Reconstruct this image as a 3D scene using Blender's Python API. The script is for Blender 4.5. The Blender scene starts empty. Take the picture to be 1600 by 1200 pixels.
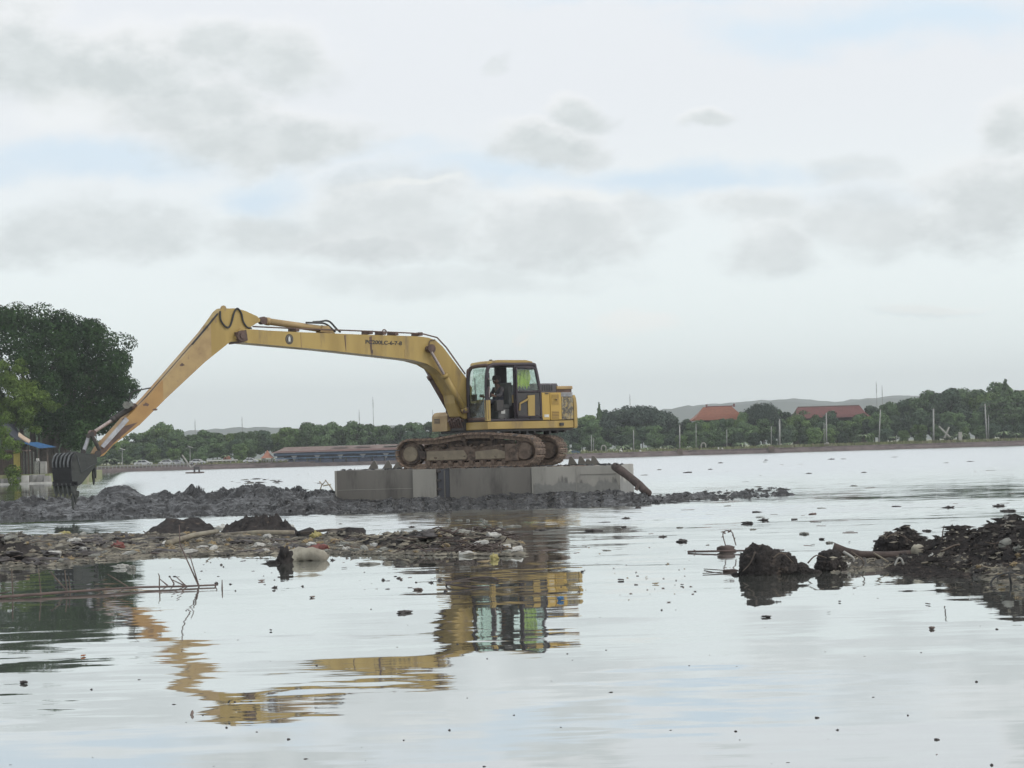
import bpy, bmesh, math, random
import numpy as np
from mathutils import Vector, Matrix, noise
from mathutils.geometry import tessellate_polygon
S = bpy.context.scene
COL = S.collection
rad = math.radians

# ------------------------------------------------------------------ camera
FPX = 3120.0                       # focal length in pixels of a 1600 px wide picture
CAM = Vector((0, 0, 1.5))
ROLL = math.atan(0.0292)
PITCH = math.atan(math.cos(ROLL) * 105 / FPX)
Fw = Vector((0, math.cos(PITCH), math.sin(PITCH)))
R0 = Vector((1, 0, 0)); U0 = Vector((0, -math.sin(PITCH), math.cos(PITCH)))
Rt = R0 * math.cos(ROLL) - U0 * math.sin(ROLL)
Up = R0 * math.sin(ROLL) + U0 * math.cos(ROLL)
cam_data = bpy.data.cameras.new('camera')
cam_data.sensor_width = 36; cam_data.lens = FPX / 1600 * 36
cam_data.clip_start = 0.1; cam_data.clip_end = 6000
cam = bpy.data.objects.new('camera', cam_data); COL.objects.link(cam)
cam.matrix_world = Matrix(((Rt.x, Up.x, -Fw.x, CAM.x), (Rt.y, Up.y, -Fw.y, CAM.y), (Rt.z, Up.z, -Fw.z, CAM.z), (0, 0, 0, 1)))
S.camera = cam

def ray(px, py): return Fw + Rt * ((px - 800) / FPX) + Up * ((600 - py) / FPX)
def P(px, py, Y):
    d = ray(px, py); return CAM + d * (Y / d.y)
def W(px, py, z=0.0):
    d = ray(px, py); return CAM + d * ((z - CAM.z) / d.z)
def PL(px, py, o, n):
    d = ray(px, py); return CAM + d * ((o - CAM).dot(n) / d.dot(n))

# ------------------------------------------------------------------ node helper
class NT:
    def __init__(s, tree): s.t = tree; s.l = tree.links
    def n(s, typ, **kw):
        nd = s.t.nodes.new(typ)
        for k, v in kw.items():
            if k.startswith('i_'):
                key = k[2:]
                key = int(key) if key.isdigit() else key.replace('_', ' ')
                if hasattr(v, 'is_linked') or isinstance(v, bpy.types.NodeSocket): s.l.new(v, nd.inputs[key])
                else: nd.inputs[key].default_value = v
            else: setattr(nd, k, v)
        return nd
    def math(s, op, a, b=0.0, c=None, clamp=False):
        nd = s.t.nodes.new('ShaderNodeMath'); nd.operation = op; nd.use_clamp = clamp
        for i, v in enumerate((a, b, c)):
            if v is None: continue
            if isinstance(v, bpy.types.NodeSocket): s.l.new(v, nd.inputs[i])
            else: nd.inputs[i].default_value = v
        return nd.outputs[0]
    def vm(s, op, a, b=None, out=0):
        nd = s.t.nodes.new('ShaderNodeVectorMath'); nd.operation = op
        for i, v in enumerate((a, b)):
            if v is None: continue
            if isinstance(v, bpy.types.NodeSocket): s.l.new(v, nd.inputs[i])
            else: nd.inputs[i].default_value = v
        return nd.outputs[out]
    def scale(s, v, k):
        nd = s.t.nodes.new('ShaderNodeVectorMath'); nd.operation = 'SCALE'; s.l.new(v, nd.inputs[0])
        if isinstance(k, bpy.types.NodeSocket): s.l.new(k, nd.inputs['Scale'])
        else: nd.inputs['Scale'].default_value = k
        return nd.outputs[0]
    def noise(s, vec, scale, detail=3, rough=0.5, col=False):
        nd = s.t.nodes.new('ShaderNodeTexNoise'); nd.inputs['Scale'].default_value = scale
        nd.inputs['Detail'].default_value = detail; nd.inputs['Roughness'].default_value = rough
        s.l.new(vec, nd.inputs['Vector']); return nd.outputs['Color' if col else 'Fac']
    def smooth(s, v, a, b, c=0.0, d=1.0, kind='SMOOTHSTEP'):
        nd = s.t.nodes.new('ShaderNodeMapRange'); nd.interpolation_type = kind
        s.l.new(v, nd.inputs['Value'])
        for k, x in (('From Min', a), ('From Max', b), ('To Min', c), ('To Max', d)): nd.inputs[k].default_value = x
        return nd.outputs['Result']
    def mix(s, fac, a, b):
        nd = s.t.nodes.new('ShaderNodeMix'); nd.data_type = 'RGBA'
        for v, i in ((fac, 0), (a, 6), (b, 7)):
            if isinstance(v, bpy.types.NodeSocket): s.l.new(v, nd.inputs[i])
            elif i == 0: nd.inputs[0].default_value = v
            else: nd.inputs[i].default_value = (*v[:3], 1)
        return nd.outputs[2]
    def comb(s, x, y, z):
        nd = s.t.nodes.new('ShaderNodeCombineXYZ')
        for i, v in enumerate((x, y, z)):
            if isinstance(v, bpy.types.NodeSocket): s.l.new(v, nd.inputs[i])
            else: nd.inputs[i].default_value = v
        return nd.outputs[0]

def lin(r, g, b):
    f = lambda c: (c / 255 / 12.92) if c / 255 <= 0.04045 else ((c / 255 + 0.055) / 1.055) ** 2.4
    return (f(r), f(g), f(b))

# ------------------------------------------------------------------ sky
SUN_EL, SUN_AZ = rad(48), rad(118)      # compass style: from +Y towards +X
world = bpy.data.worlds.new('World'); S.world = world; world.use_nodes = True
wt = world.node_tree; wt.nodes.clear(); N = NT(wt)
out = N.n('ShaderNodeOutputWorld'); bg = N.n('ShaderNodeBackground'); bg.inputs['Strength'].default_value = 0.1
wt.links.new(bg.outputs[0], out.inputs[0])
sky = N.n('ShaderNodeTexSky'); sky.sky_type = 'NISHITA'; sky.sun_disc = False
sky.sun_elevation = SUN_EL; sky.sun_rotation = SUN_AZ; sky.altitude = 0; sky.dust_density = 2.5
tc = N.n('ShaderNodeTexCoord'); d = tc.outputs['Generated']
sp = N.n('ShaderNodeSeparateXYZ', i_0=d)
az = N.math('ARCTAN2', sp.outputs[0], sp.outputs[1])
el = N.math('ARCSINE', sp.outputs[2])
ae = N.comb(az, el, 0.0)
# wisps: stretched along the horizon
w1 = N.noise(N.vm('MULTIPLY', ae, (13, 30, 1)), 1.0, 5, 0.5)
w2 = N.noise(N.vm('MULTIPLY', ae, (44, 66, 1)), 1.0, 6, 0.6)
wob = N.math('ADD', N.math('MULTIPLY', N.math('SUBTRACT', w1, 0.5), 1.5), N.math('MULTIPLY', N.math('SUBTRACT', w2, 0.5), .95))
wv = N.vm('SUBTRACT', N.noise(N.vm('MULTIPLY', ae, (9, 16, 1)), 1.0, 3, .5, True), (.5, .5, .5))
wv2 = N.vm('SUBTRACT', N.noise(N.vm('MULTIPLY', ae, (32, 52, 1)), 1.0, 4, .6, True), (.5, .5, .5))
aew = N.vm('ADD', N.vm('ADD', ae, N.scale(wv, .045)), N.vm('MULTIPLY', wv2, (.022, .013, 0)))
def sky_ae(px, py):
    v = ray(px, py).normalized(); return math.atan2(v.x, v.y), math.asin(v.z)
def blobs(lst, soft=0.75, wobf=1.0, amp=1.0):
    tot = None
    for (px, py, sx, sy, a) in lst:
        ca, ce = sky_ae(px, py)
        v = N.vm('MULTIPLY', N.vm('SUBTRACT', aew, (ca, ce, 0)), (FPX / sx, FPX / sy, 0))
        L = N.vm('LENGTH', v, out=1)
        L = N.math('ADD', L, N.math('MULTIPLY', wob, wobf))
        f = N.smooth(L, 1.0 + soft * 0.5, 1.0 - soft, 0, min(1, a * amp))
        tot = f if tot is None else N.math('MAXIMUM', tot, f)
    return tot
GREY = [(50, 80, 120, 62, .8), (190, 100, 150, 55, .95), (340, 60, 60, 32, .7), (430, 95, 95, 45, .7), (290, 165, 120, 50, .7), (400, 215, 170, 38, .75),
        (845, 232, 78, 32, .8), (907, 174, 46, 24, .75), (1095, 181, 42, 14, .75), (1572, 205, 46, 42, .75), (1565, 320, 110, 70, .72),
        (1350, 345, 110, 50, .5), (1190, 395, 70, 50, .55), (1180, 320, 80, 26, .5), (860, 370, 130, 52, .62), (600, 345, 150, 58, .55),
        (560, 392, 120, 28, .75), (400, 370, 120, 46, .62), (180, 365, 170, 50, .62), (60, 395, 120, 34, .6), (660, 440, 260, 30, .35),
        (1330, 250, 60, 24, .4), (770, 84, 24, 9, .4), (1000, 330, 60, 26, .4), (1430, 485, 80, 8, .25)]
BLUE = [(130, 245, 240, 36, .75), (420, 300, 80, 46, .9), (700, 280, 220, 26, .8), (1080, 272, 220, 28, .85), (1420, 30, 280, 42, .8), (1000, 5, 200, 16, .5),
        (620, 255, 120, 22, .5), (1350, 290, 120, 20, .4)]
WHITE = [(1002, 508, 62, 20, .6), (640, 305, 90, 7, .35), (90, 160, 110, 40, .25), (820, 535, 20, 8, .6), (1450, 480, 90, 7, .4), (900, 306, 80, 9, .25)]
GREY = [(x, y, a * 1.14, b * 1.14, c) for x, y, a, b, c in GREY]
lit = blobs([(x - 6, y - b * .42, a * 1.05, b * 1.0, c) for x, y, a, b, c in GREY[:17]], .5, .85, 1.0)
g = blobs(GREY, .6, .85, 1.2); b_ = blobs(BLUE, 0.85, 0.8, 1.15); w_ = blobs(WHITE, 0.6, 0.5)
# beyond the frame the same kind of broken cloud goes on
far = N.noise(N.vm('MULTIPLY', ae, (3.2, 8.0, 1)), 1.0, 6, 0.6)
ca0, ce0 = sky_ae(800, 350)
outm = N.smooth(N.vm('LENGTH', N.vm('MULTIPLY', N.vm('SUBTRACT', ae, (ca0, ce0, 0)), (3.1, 6.2, 0)), out=1), 0.85, 1.35)
gf = N.math('MAXIMUM', g, N.math('MULTIPLY', outm, N.smooth(far, 0.5, 0.66, 0, 0.8)))
bf = N.math('MAXIMUM', b_, N.math('MULTIPLY', outm, N.smooth(far, 0.46, 0.34, 0, 0.7)))
K = 10.7
def kc(r, g, b): return tuple(c * K for c in lin(r, g, b))
hi = N.smooth(el, 0.03, 0.19)
veil = N.mix(hi, kc(254, 264, 263), kc(239, 242, 245))
nis = N.n('ShaderNodeMix', data_type='RGBA', i_0=0.12, i_6=veil, i_7=sky.outputs[0]).outputs[2]
c1 = N.mix(bf, nis, kc(211, 228, 241))
c1 = N.mix(N.math('MULTIPLY', lit, .75), c1, kc(242, 243, 243))
gcol = N.mix(N.smooth(w2, 0.3, 0.7), kc(203, 210, 211), kc(217, 223, 224))
c2 = N.mix(gf, c1, gcol)
c3 = N.mix(w_, c2, kc(250, 251, 247))
wt.links.new(c3, bg.inputs['Color'])

sl = bpy.data.lights.new('sun', 'SUN'); sl.energy = 1.2; sl.angle = rad(14); sl.color = (1.0, 0.95, 0.87)
so = bpy.data.objects.new('sun', sl); COL.objects.link(so)
sd = Vector((math.sin(SUN_AZ) * math.cos(SUN_EL), math.cos(SUN_AZ) * math.cos(SUN_EL), math.sin(SUN_EL)))
so.rotation_euler = sd.to_track_quat('Z', 'Y').to_euler(); so.location = (30, 0, 60)
S.view_settings.view_transform = 'Standard'; S.view_settings.look = 'None'
S.view_settings.exposure = 0.08; S.view_settings.gamma = 1.0; S.view_settings.use_curve_mapping = False
S.cycles.max_bounces = 8; S.cycles.transparent_max_bounces = 16; S.cycles.volume_bounces = 0
S.cycles.use_denoising = True

# ------------------------------------------------------------------ materials
MATS = {}
def mat(name, c1, c2=None, scale=3.0, rough=0.6, rough2=None, bump=0.0, bscale=20.0, metal=0.0, c3=None, s3=0.5, t3=(0.55, 0.7), island=0.0, spec=0.5, streak=False):
    if name in MATS: return MATS[name]
    m = bpy.data.materials.new(name); m.use_nodes = True; t = m.node_tree; n = NT(t)
    b = t.nodes['Principled BSDF']; b.inputs['Metallic'].default_value = metal
    b.inputs['Specular IOR Level'].default_value = spec
    co = n.n('ShaderNodeTexCoord').outputs['Object']
    if streak: co = n.vm('MULTIPLY', co, (1, 1, 0.22))
    f = n.noise(co, scale, 5, 0.6)
    col = n.mix(n.smooth(f, 0.35, 0.65), c1, c2 or tuple(x * 0.75 for x in c1))
    if c3:
        f3 = n.noise(n.vm('ADD', co, (7.3, 2.1, 5.5)), s3, 6, 0.65)
        col = n.mix(n.smooth(f3, t3[0], t3[1]), col, c3)
    if island:
        g = n.n('ShaderNodeNewGeometry').outputs['Random Per Island']
        oi = n.n('ShaderNodeObjectInfo').outputs['Random']
        k = n.math('ADD', n.math('MULTIPLY', g, island), n.math('MULTIPLY', oi, island * 0.9))
        k = n.math('ADD', k, 1 - island * 0.92)
        col = n.scale(col, k)
    t.links.new(col, b.inputs['Base Color'])
    if rough2 is not None: t.links.new(n.smooth(f, 0.35, 0.65, rough, rough2), b.inputs['Roughness'])
    else: b.inputs['Roughness'].default_value = rough
    if bump:
        h = n.noise(co, bscale, 6, 0.65)
        bn = n.n('ShaderNodeBump', i_Strength=1.0, i_Distance=bump, i_Height=h)
        t.links.new(bn.outputs[0], b.inputs['Normal'])
    MATS[name] = m; return m

def leafmat(name, c1, c2, island=0.7):
    m = mat(name, c1, c2, scale=0.35, rough=0.75, island=island, spec=0.12)
    return m

mat('yellow_paint', (.40, .28, .085), (.32, .22, .068), 1.2, .42, .6, .001, 60, c3=(.19, .135, .07), s3=2.2, t3=(.52, .74), streak=True)
mat('yellow_panel', (.50, .33, .075), (.43, .28, .065), 1.5, .4, .55, c3=(.24, .15, .07), s3=3.0, t3=(.62, .8), streak=True)
mat('orange_paint', (.38, .225, .08), (.32, .185, .072), 1.6, .5, .6, c3=(.2, .12, .07), s3=2.5, t3=(.58, .75))
mat('tan_paint', (.38, .265, .12), (.31, .21, .10), 2.5, .45, .6, c3=(.2, .12, .08), s3=5, t3=(.6, .75))
mat('brown_steel', (.12, .07, .055), (.075, .048, .04), 4, .55, .7, .002, 30)
mat('dark_steel', (.035, .033, .034), (.06, .052, .048), 5, .5, .7, .002, 30)
mat('cab_black', (.028, .022, .03), (.045, .03, .036), 4, .45, .6)
mat('hood_grey', (.12, .11, .125), (.08, .075, .085), 6, .6)
mat('chrome', (.45, .38, .36), (.3, .24, .22), 8, .25, .4, metal=.6)
mat('silver', (.42, .42, .44), (.3, .3, .32), 8, .4, .5, metal=.4)
mat('track_mud', (.16, .115, .085), (.09, .065, .05), 5, .7, .85, .008, 25, c3=(.045, .033, .028), s3=2.5, t3=(.48, .62))
mat('shoe_rust', (.27, .195, .145), (.13, .095, .075), 6, .65, .8, .006, 30, c3=(.30, .22, .16), s3=5, t3=(.55, .7))
mat('idler_tan', (.25, .21, .15), (.2, .165, .12), 6, .7, .8, .003, 30)
mat('rubber', (.02, .02, .022), (.03, .03, .03), 8, .55)
mat('black_decal', (.015, .015, .02), (.03, .03, .035), 20, .5)
mat('decal_worn', (.05, .045, .045), (.16, .14, .10), 30, .6)
mat('decal_patch', (.22, .2, .16), (.38, .28, .1), 14, .7, c3=(.07, .06, .055), s3=9, t3=(.48, .6))
mat('white_decal', (.6, .6, .58), (.5, .5, .48), 10, .5)
mat('bucket_mud', (.026, .029, .028), (.045, .048, .044), 3.0, .55, .75, .02, 9, c3=(.012, .012, .014), s3=2.0)
mat('bucket_black', (.007, .007, .008), (.014, .014, .015), 3.0, .7, .8, .01, 9, spec=.25)
mat('bucket_strip', (.085, .09, .095), (.04, .045, .045), 4.0, .4, .6, .01, 20)
mat('pontoon_dark', (.16, .15, .133), (.135, .125, .112), 0.8, .55, .7, .002, 20, c3=(.06, .055, .05), s3=1.2, t3=(.55, .75), streak=True)
mat('pontoon_pale', (.32, .305, .275), (.26, .25, .225), 1.0, .55, .7, .002, 20, c3=(.12, .11, .10), s3=1.2, t3=(.58, .8), streak=True)
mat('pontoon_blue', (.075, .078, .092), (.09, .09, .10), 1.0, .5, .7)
mat('wet_mud', (.012, .012, .013), (.036, .036, .038), 4.5, .2, .65, .05, 8, c3=(.125, .125, .125), s3=6, t3=(.56, .66), spec=.4)  # pale grey patches are the wet highlights, painted into the mud colour
mat('brown_mud', (.023, .021, .021), (.050, .044, .042), 4, .7, .9, .03, 14, c3=(.10, .08, .068), s3=7, t3=(.58, .7), spec=.15)
mat('debris_bed', (.06, .054, .045), (.026, .023, .022), 5, .6, .85, .02, 25, c3=(.24, .22, .17), s3=2.5, t3=(.5, .68), island=.3)
mat('bits', (.22, .20, .155), (.065, .058, .05), 3, .7, island=1.0)
mat('stick', (.13, .10, .078), (.07, .055, .045), 6, .75, island=.4)
mat('stick_red', (.12, .085, .075), (.075, .055, .05), 6, .75)
mat('stick_pale', (.30, .27, .20), (.2, .17, .13), 6, .7, island=.4)
mat('log_brown', (.085, .062, .055), (.055, .042, .038), 6, .8, .9, .006, 40)
mat('litter_white', (.45, .45, .42), (.3, .29, .27), 8, .5, island=.4)
mat('litter_grey', (.22, .22, .195), (.13, .13, .115), 8, .6, island=.5)
mat('litter_yellow', (.38, .33, .12), (.28, .24, .1), 8, .6)
mat('litter_red', (.20, .055, .05), (.15, .06, .05), 8, .6)
mat('litter_blue', (.05, .16, .32), (.04, .12, .25), 8, .6)
mat('litter_orange', (.42, .17, .07), (.3, .12, .05), 8, .6)
mat('husk', (.16, .12, .07), (.26, .2, .11), 5, .8, island=.6)
mat('dead_leaf', (.085, .062, .055), (.13, .095, .08), 10, .6, island=.6)
mat('dark_scrap', (.03, .027, .027), (.06, .05, .048), 10, .6, island=.5)
mat('sack', (.33, .31, .25), (.23, .21, .17), 5, .7, .8, .01, 25, c3=(.12, .105, .08), s3=4, t3=(.55, .7))
mat('bark', (.11, .09, .075), (.07, .06, .05), 3, .85)
mat('bark_pale', (.34, .33, .30), (.26, .25, .23), 3, .85)
leafmat('leaf_banyan', (.016, .038, .013), (.036, .072, .022), .85)
leafmat('leaf_light', (.07, .115, .025), (.125, .19, .038), .8)
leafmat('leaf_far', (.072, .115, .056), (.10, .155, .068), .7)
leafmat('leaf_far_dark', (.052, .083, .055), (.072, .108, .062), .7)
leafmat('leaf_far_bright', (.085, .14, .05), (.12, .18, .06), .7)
leafmat('leaf_dome', (.042, .060, .048), (.055, .075, .055), .5)
leafmat('leaf_palm', (.10, .14, .08), (.15, .19, .11), .7)
mat('grass', (.12, .14, .055), (.16, .17, .08), 1.5, .9, c3=(.2, .18, .12), s3=.4, t3=(.5, .65), island=.5)
mat('soil', (.16, .14, .10), (.10, .12, .06), .3, .9)
mat('hill', (.055, .075, .05), (.075, .095, .06), .02, .9)
mat('shore_wall', (.10, .08, .078), (.15, .12, .115), .8, .85, .9, .02, 3)
mat('concrete', (.32, .31, .29), (.22, .21, .2), 1.2, .85, c3=(.1, .1, .09), s3=.8, t3=(.5, .65))
mat('concrete_pale', (.46, .45, .42), (.36, .35, .33), 2, .8)
mat('post', (.30, .30, .29), (.22, .22, .21), 2, .7)
mat('roof_red', (.32, .14, .09), (.27, .12, .08), 2, .8)
mat('roof_maroon', (.19, .08, .075), (.16, .075, .07), 2, .8)
mat('roof_brown', (.16, .11, .10), (.2, .15, .13), 1, .8)
mat('house_blue', (.055, .075, .12), (.045, .055, .085), 1, .7)
mat('house_dark', (.04, .045, .055), (.055, .055, .065), 1, .8)
mat('rail_blue', (.09, .16, .25), (.07, .12, .2), 1, .6)
mat('wall_white', (.62, .62, .60), (.5, .5, .48), 1, .7)
mat('car_white', (.50, .51, .52), (.46, .47, .48), 1, .3)
mat('car_blue', (.03, .10, .16), (.03, .09, .14), 1, .3)
mat('car_glass', (.02, .025, .03), (.02, .025, .03), 1, .1)
mat('hut_yellow', (.55, .45, .12), (.45, .36, .1), 2, .7)
mat('hut_wood', (.12, .09, .07), (.08, .06, .05), 3, .8)
mat('tarp_dark', (.04, .045, .06), (.06, .065, .085), 2, .6)
mat('tarp_blue', (.04, .15, .34), (.035, .12, .28), 2, .5)
mat('tarp_tan', (.45, .36, .27), (.4, .3, .22), 2, .6)
mat('skin', (.12, .068, .048), (.10, .055, .04), 8, .6)
mat('shirt', (.035, .033, .04), (.055, .05, .055), 12, .8, c3=(.13, .115, .10), s3=4, t3=(.6, .68))
mat('trousers', (.03, .03, .045), (.04, .04, .055), 8, .85)
mat('cap', (.03, .028, .03), (.05, .04, .04), 8, .8)
mat('vest', (.50, .62, .02), (.36, .46, .02), 6, .7, c3=(.08, .09, .03), s3=5, t3=(.55, .68))
mat('seat_grey', (.14, .135, .13), (.1, .1, .1), 8, .7)

def glass_mat(name, tint, gloss=0.25):
    m = bpy.data.materials.new(name); m.use_nodes = True; t = m.node_tree; t.nodes.clear(); n = NT(t)
    o = n.n('ShaderNodeOutputMaterial'); tr = n.n('ShaderNodeBsdfTransparent'); tr.inputs[0].default_value = (*tint, 1)
    gl = n.n('ShaderNodeBsdfGlossy'); gl.inputs['Roughness'].default_value = .06
    lw = n.n('ShaderNodeLayerWeight', i_Blend=.5); mx = n.n('ShaderNodeMixShader')
    co = n.n('ShaderNodeTexCoord').outputs['Object']
    f = n.math('MULTIPLY_ADD', n.math('POWER', lw.outputs['Facing'], 4.0), .5, 0.05); t.links.new(f, mx.inputs[0])
    t.links.new(tr.outputs[0], mx.inputs[1]); t.links.new(gl.outputs[0], mx.inputs[2])
    df = n.n('ShaderNodeBsdfDiffuse'); df.inputs[0].default_value = (.35, .36, .33, 1)
    m2 = n.n('ShaderNodeMixShader'); t.links.new(n.smooth(n.noise(co, 5, 5, .6), .45, .75, .03, gloss), m2.inputs[0])
    t.links.new(mx.outputs[0], m2.inputs[1]); t.links.new(df.outputs[0], m2.inputs[2])
    t.links.new(m2.outputs[0], o.inputs[0]); MATS[name] = m
glass_mat('cab_glass', (.88, .94, .91), .25)

# water
def make_water():
    m = bpy.data.materials.new('lake_water'); m.use_nodes = True; t = m.node_tree; t.nodes.clear(); n = NT(t)
    o = n.n('ShaderNodeOutputMaterial')
    pos = n.n('ShaderNodeNewGeometry').outputs['Position']
    sp = n.n('ShaderNodeSeparateXYZ', i_0=pos)
    y = sp.outputs[1]; x = sp.outputs[0]
    # calm lanes and ruffled lanes
    patch = n.noise(n.vm('MULTIPLY', pos, (.10, .30, 1)), 1.0, 3, .5)
    patch2 = n.noise(n.vm('MULTIPLY', pos, (.5, 1.6, 1)), 1.0, 3, .5)
    amp = n.smooth(n.math('ADD', n.math('MULTIPLY', patch, .6), n.math('MULTIPLY', patch2, .4)), .40, .62, .26, 1.0)
    # water stirred up by the bucket and round the floating machine
    dst = n.vm('LENGTH', n.vm('MULTIPLY', n.vm('SUBTRACT', pos, (-24., 90, 0)), (1/12., 1/45., 0)), out=1)
    stir = n.smooth(dst, 1.2, .6, 0, .5); calm = n.math('MAXIMUM', n.smooth(n.math('MULTIPLY_ADD', y, .195, x), -1.6, 1.2, .10, 1.0), n.smooth(y, 62, 54, 0, 1))
    dst2 = n.vm('LENGTH', n.vm('MULTIPLY', n.vm('SUBTRACT', pos, (-6.0, 45.5, 0)), (1/17., 1/7., 0)), out=1)
    stir2 = n.smooth(dst2, 1.3, .7, 0, 3.0)
    c1 = n.vm('SUBTRACT', n.noise(n.vm('MULTIPLY', pos, (.42, 1.6, 1)), 3.0, 2, .5, True), (.5, .5, .5))
    c2 = n.vm('SUBTRACT', n.noise(n.vm('MULTIPLY', pos, (.38, 1.35, 1)), 0.95, 2, .5, True), (.5, .5, .5))
    c3 = n.vm('SUBTRACT', n.noise(n.vm('MULTIPLY', pos, (.5, 1.8, 1)), 9.0, 1, .5, True), (.5, .5, .5))
    farr = n.math('MULTIPLY', n.smooth(y, 26, 80, 0.0, 1.6, 'LINEAR'), calm); a1 = n.math('MULTIPLY', n.math('ADD', n.math('ADD', n.math('ADD', amp, stir), stir2), farr), .046)
    v = n.scale(c1, a1)
    v2 = n.scale(c2, n.math('MULTIPLY', n.math('ADD', amp, .45), .037))
    v3 = n.scale(c3, n.math('MULTIPLY', a1, .35))
    v = n.vm('ADD', n.vm('ADD', v, v2), v3)
    v = n.vm('MULTIPLY', v, (.55, 1.0, 0))
    v = n.vm('ADD', v, n.comb(0, n.math('MULTIPLY', n.smooth(y, 56, 110, 0, -.065, 'LINEAR'), calm), 0))
    v = n.vm('ADD', v, n.comb(0, n.math('MULTIPLY', stir2, -.014), 0))   # distant ripples show mostly their near faces
    nrm = n.vm('NORMALIZE', n.vm('ADD', v, (0, 0, 1)))
    rgh = n.math('MULTIPLY', n.smooth(y, 50, 120, .02, .22, 'LINEAR'), calm)
    gl = n.n('ShaderNodeBsdfGlossy'); gl.inputs['Color'].default_value = (.95, .965, .965, 1)
    t.links.new(rgh, gl.inputs['Roughness']); t.links.new(nrm, gl.inputs['Normal'])
    df = n.n('ShaderNodeBsdfDiffuse')
    murk = n.noise(pos, .15, 3, .5)
    t.links.new(n.mix(murk, (.12, .13, .115), (.15, .155, .14)), df.inputs['Color'])
    fr = n.n('ShaderNodeFresnel', i_IOR=1.33); t.links.new(nrm, fr.inputs['Normal'])
    f = n.math('POWER', fr.outputs[0], .28, clamp=True)
    mx = n.n('ShaderNodeMixShader'); t.links.new(f, mx.inputs[0]); t.links.new(df.outputs[0], mx.inputs[1]); t.links.new(gl.outputs[0], mx.inputs[2])
    t.links.new(mx.outputs[0], o.inputs[0]); MATS['lake_water'] = m
make_water()

# ------------------------------------------------------------------ object helpers
def org(o):
    v = Vector((0, 0, 0))
    while o: v += o.location; o = o.parent
    return v
def props(o, label=None, cat=None, group=None, kind=None):
    if label: o['label'] = label
    if cat: o['category'] = cat
    if group: o['group'] = group
    if kind: o['kind'] = kind
    return o
def empty(name, loc, label=None, cat=None, group=None):
    o = bpy.data.objects.new(name, None); o.empty_display_size = .3; o.location = loc; COL.objects.link(o)
    return props(o, label, cat, group)
def finish(name, me, m, parent=None, smooth=False):
    ms = m if isinstance(m, (list, tuple)) else [m]
    for k in ms: me.materials.append(MATS[k])
    if smooth: me.polygons.foreach_set('use_smooth', [True] * len(me.polygons))
    o = bpy.data.objects.new(name, me); COL.objects.link(o)
    if parent: o.parent = parent
    return o
def obj(name, bm, m, parent=None, smooth=False, at=None):
    """bm is in world coordinates; at = origin of a top-level mesh object"""
    off = org(parent) if parent else (at or Vector((0, 0, 0)))
    bmesh.ops.recalc_face_normals(bm, faces=bm.faces)
    bmesh.ops.translate(bm, verts=bm.verts, vec=-Vector(off))
    me = bpy.data.meshes.new(name); bm.to_mesh(me); bm.free()
    o = finish(name, me, m, parent, smooth)
    if not parent: o.location = off
    return o
def inst(src, parent=None, loc=None, rot=None, scale=None, name=None):
    o = src.copy(); COL.objects.link(o)
    if parent is not None: o.parent = parent
    if loc is not None: o.location = loc
    if rot is not None: o.rotation_euler = rot
    if scale is not None: o.scale = scale
    return o
class Fr:
    def __init__(s, o, x, y, z=None):
        s.o = Vector(o); s.x = Vector(x).normalized(); s.y = Vector(y).normalized(); s.z = Vector(z).normalized() if z else s.x.cross(s.y)
    def p(s, a, b, c): return s.o + s.x * a + s.y * b + s.z * c
def box(bm, fr, x0, x1, y0, y1, z0, z1, bev=0.0):
    vs = [bm.verts.new(fr.p(x, y, z)) for z in (z0, z1) for y in (y0, y1) for x in (x0, x1)]
    fs = [bm.faces.new([vs[i] for i in q]) for q in ((0, 1, 3, 2), (4, 6, 7, 5), (0, 4, 5, 1), (2, 3, 7, 6), (0, 2, 6, 4), (1, 5, 7, 3))]
    if bev:
        es = list({e for f in fs for e in f.edges})
        bmesh.ops.bevel(bm, geom=es, offset=bev, segments=2, affect='EDGES', profile=.6)
def prism(bm, fr, pts, y0, y1, bev=0.0):
    """pts are (x, z) in the frame, extruded from y0 to y1"""
    n = len(pts)
    a = [bm.verts.new(fr.p(x, y0, z)) for x, z in pts]; b = [bm.verts.new(fr.p(x, y1, z)) for x, z in pts]
    tri = tessellate_polygon([[Vector((x, z, 0)) for x, z in pts]])
    fs = []
    if bev:
        fs = [bm.faces.new(a), bm.faces.new(b[::-1])]
    else:
        for t in tri:
            try: bm.faces.new([a[i] for i in t]); bm.faces.new([b[i] for i in t])
            except ValueError: pass
    for i in range(n):
        bm.faces.new((a[i], a[(i + 1) % n], b[(i + 1) % n], b[i]))
    if bev:
        es = [e for f in fs for e in f.edges]
        bmesh.ops.bevel(bm, geom=es, offset=bev, segments=2, affect='EDGES', profile=.6)
        big = [f for f in bm.faces if len(f.verts) > 4]
        bmesh.ops.triangulate(bm, faces=big)
def basis(d):
    d = Vector(d).normalized(); a = Vector((0, 0, 1)) if abs(d.z) < .9 else Vector((1, 0, 0))
    x = d.cross(a).normalized(); return x, d.cross(x).normalized()
def cyl(bm, p0, p1, r0, r1=None, seg=12, caps=True):
    r1 = r0 if r1 is None else r1; p0 = Vector(p0); p1 = Vector(p1); x, y = basis(p1 - p0)
    ra = []; rb = []
    for i in range(seg):
        t = 2 * math.pi * i / seg; d = x * math.cos(t) + y * math.sin(t)
        ra.append(bm.verts.new(p0 + d * r0)); rb.append(bm.verts.new(p1 + d * r1))
    for i in range(seg): bm.faces.new((ra[i], ra[(i + 1) % seg], rb[(i + 1) % seg], rb[i]))
    if caps: bm.faces.new(ra[::-1]); bm.faces.new(rb)
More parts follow.
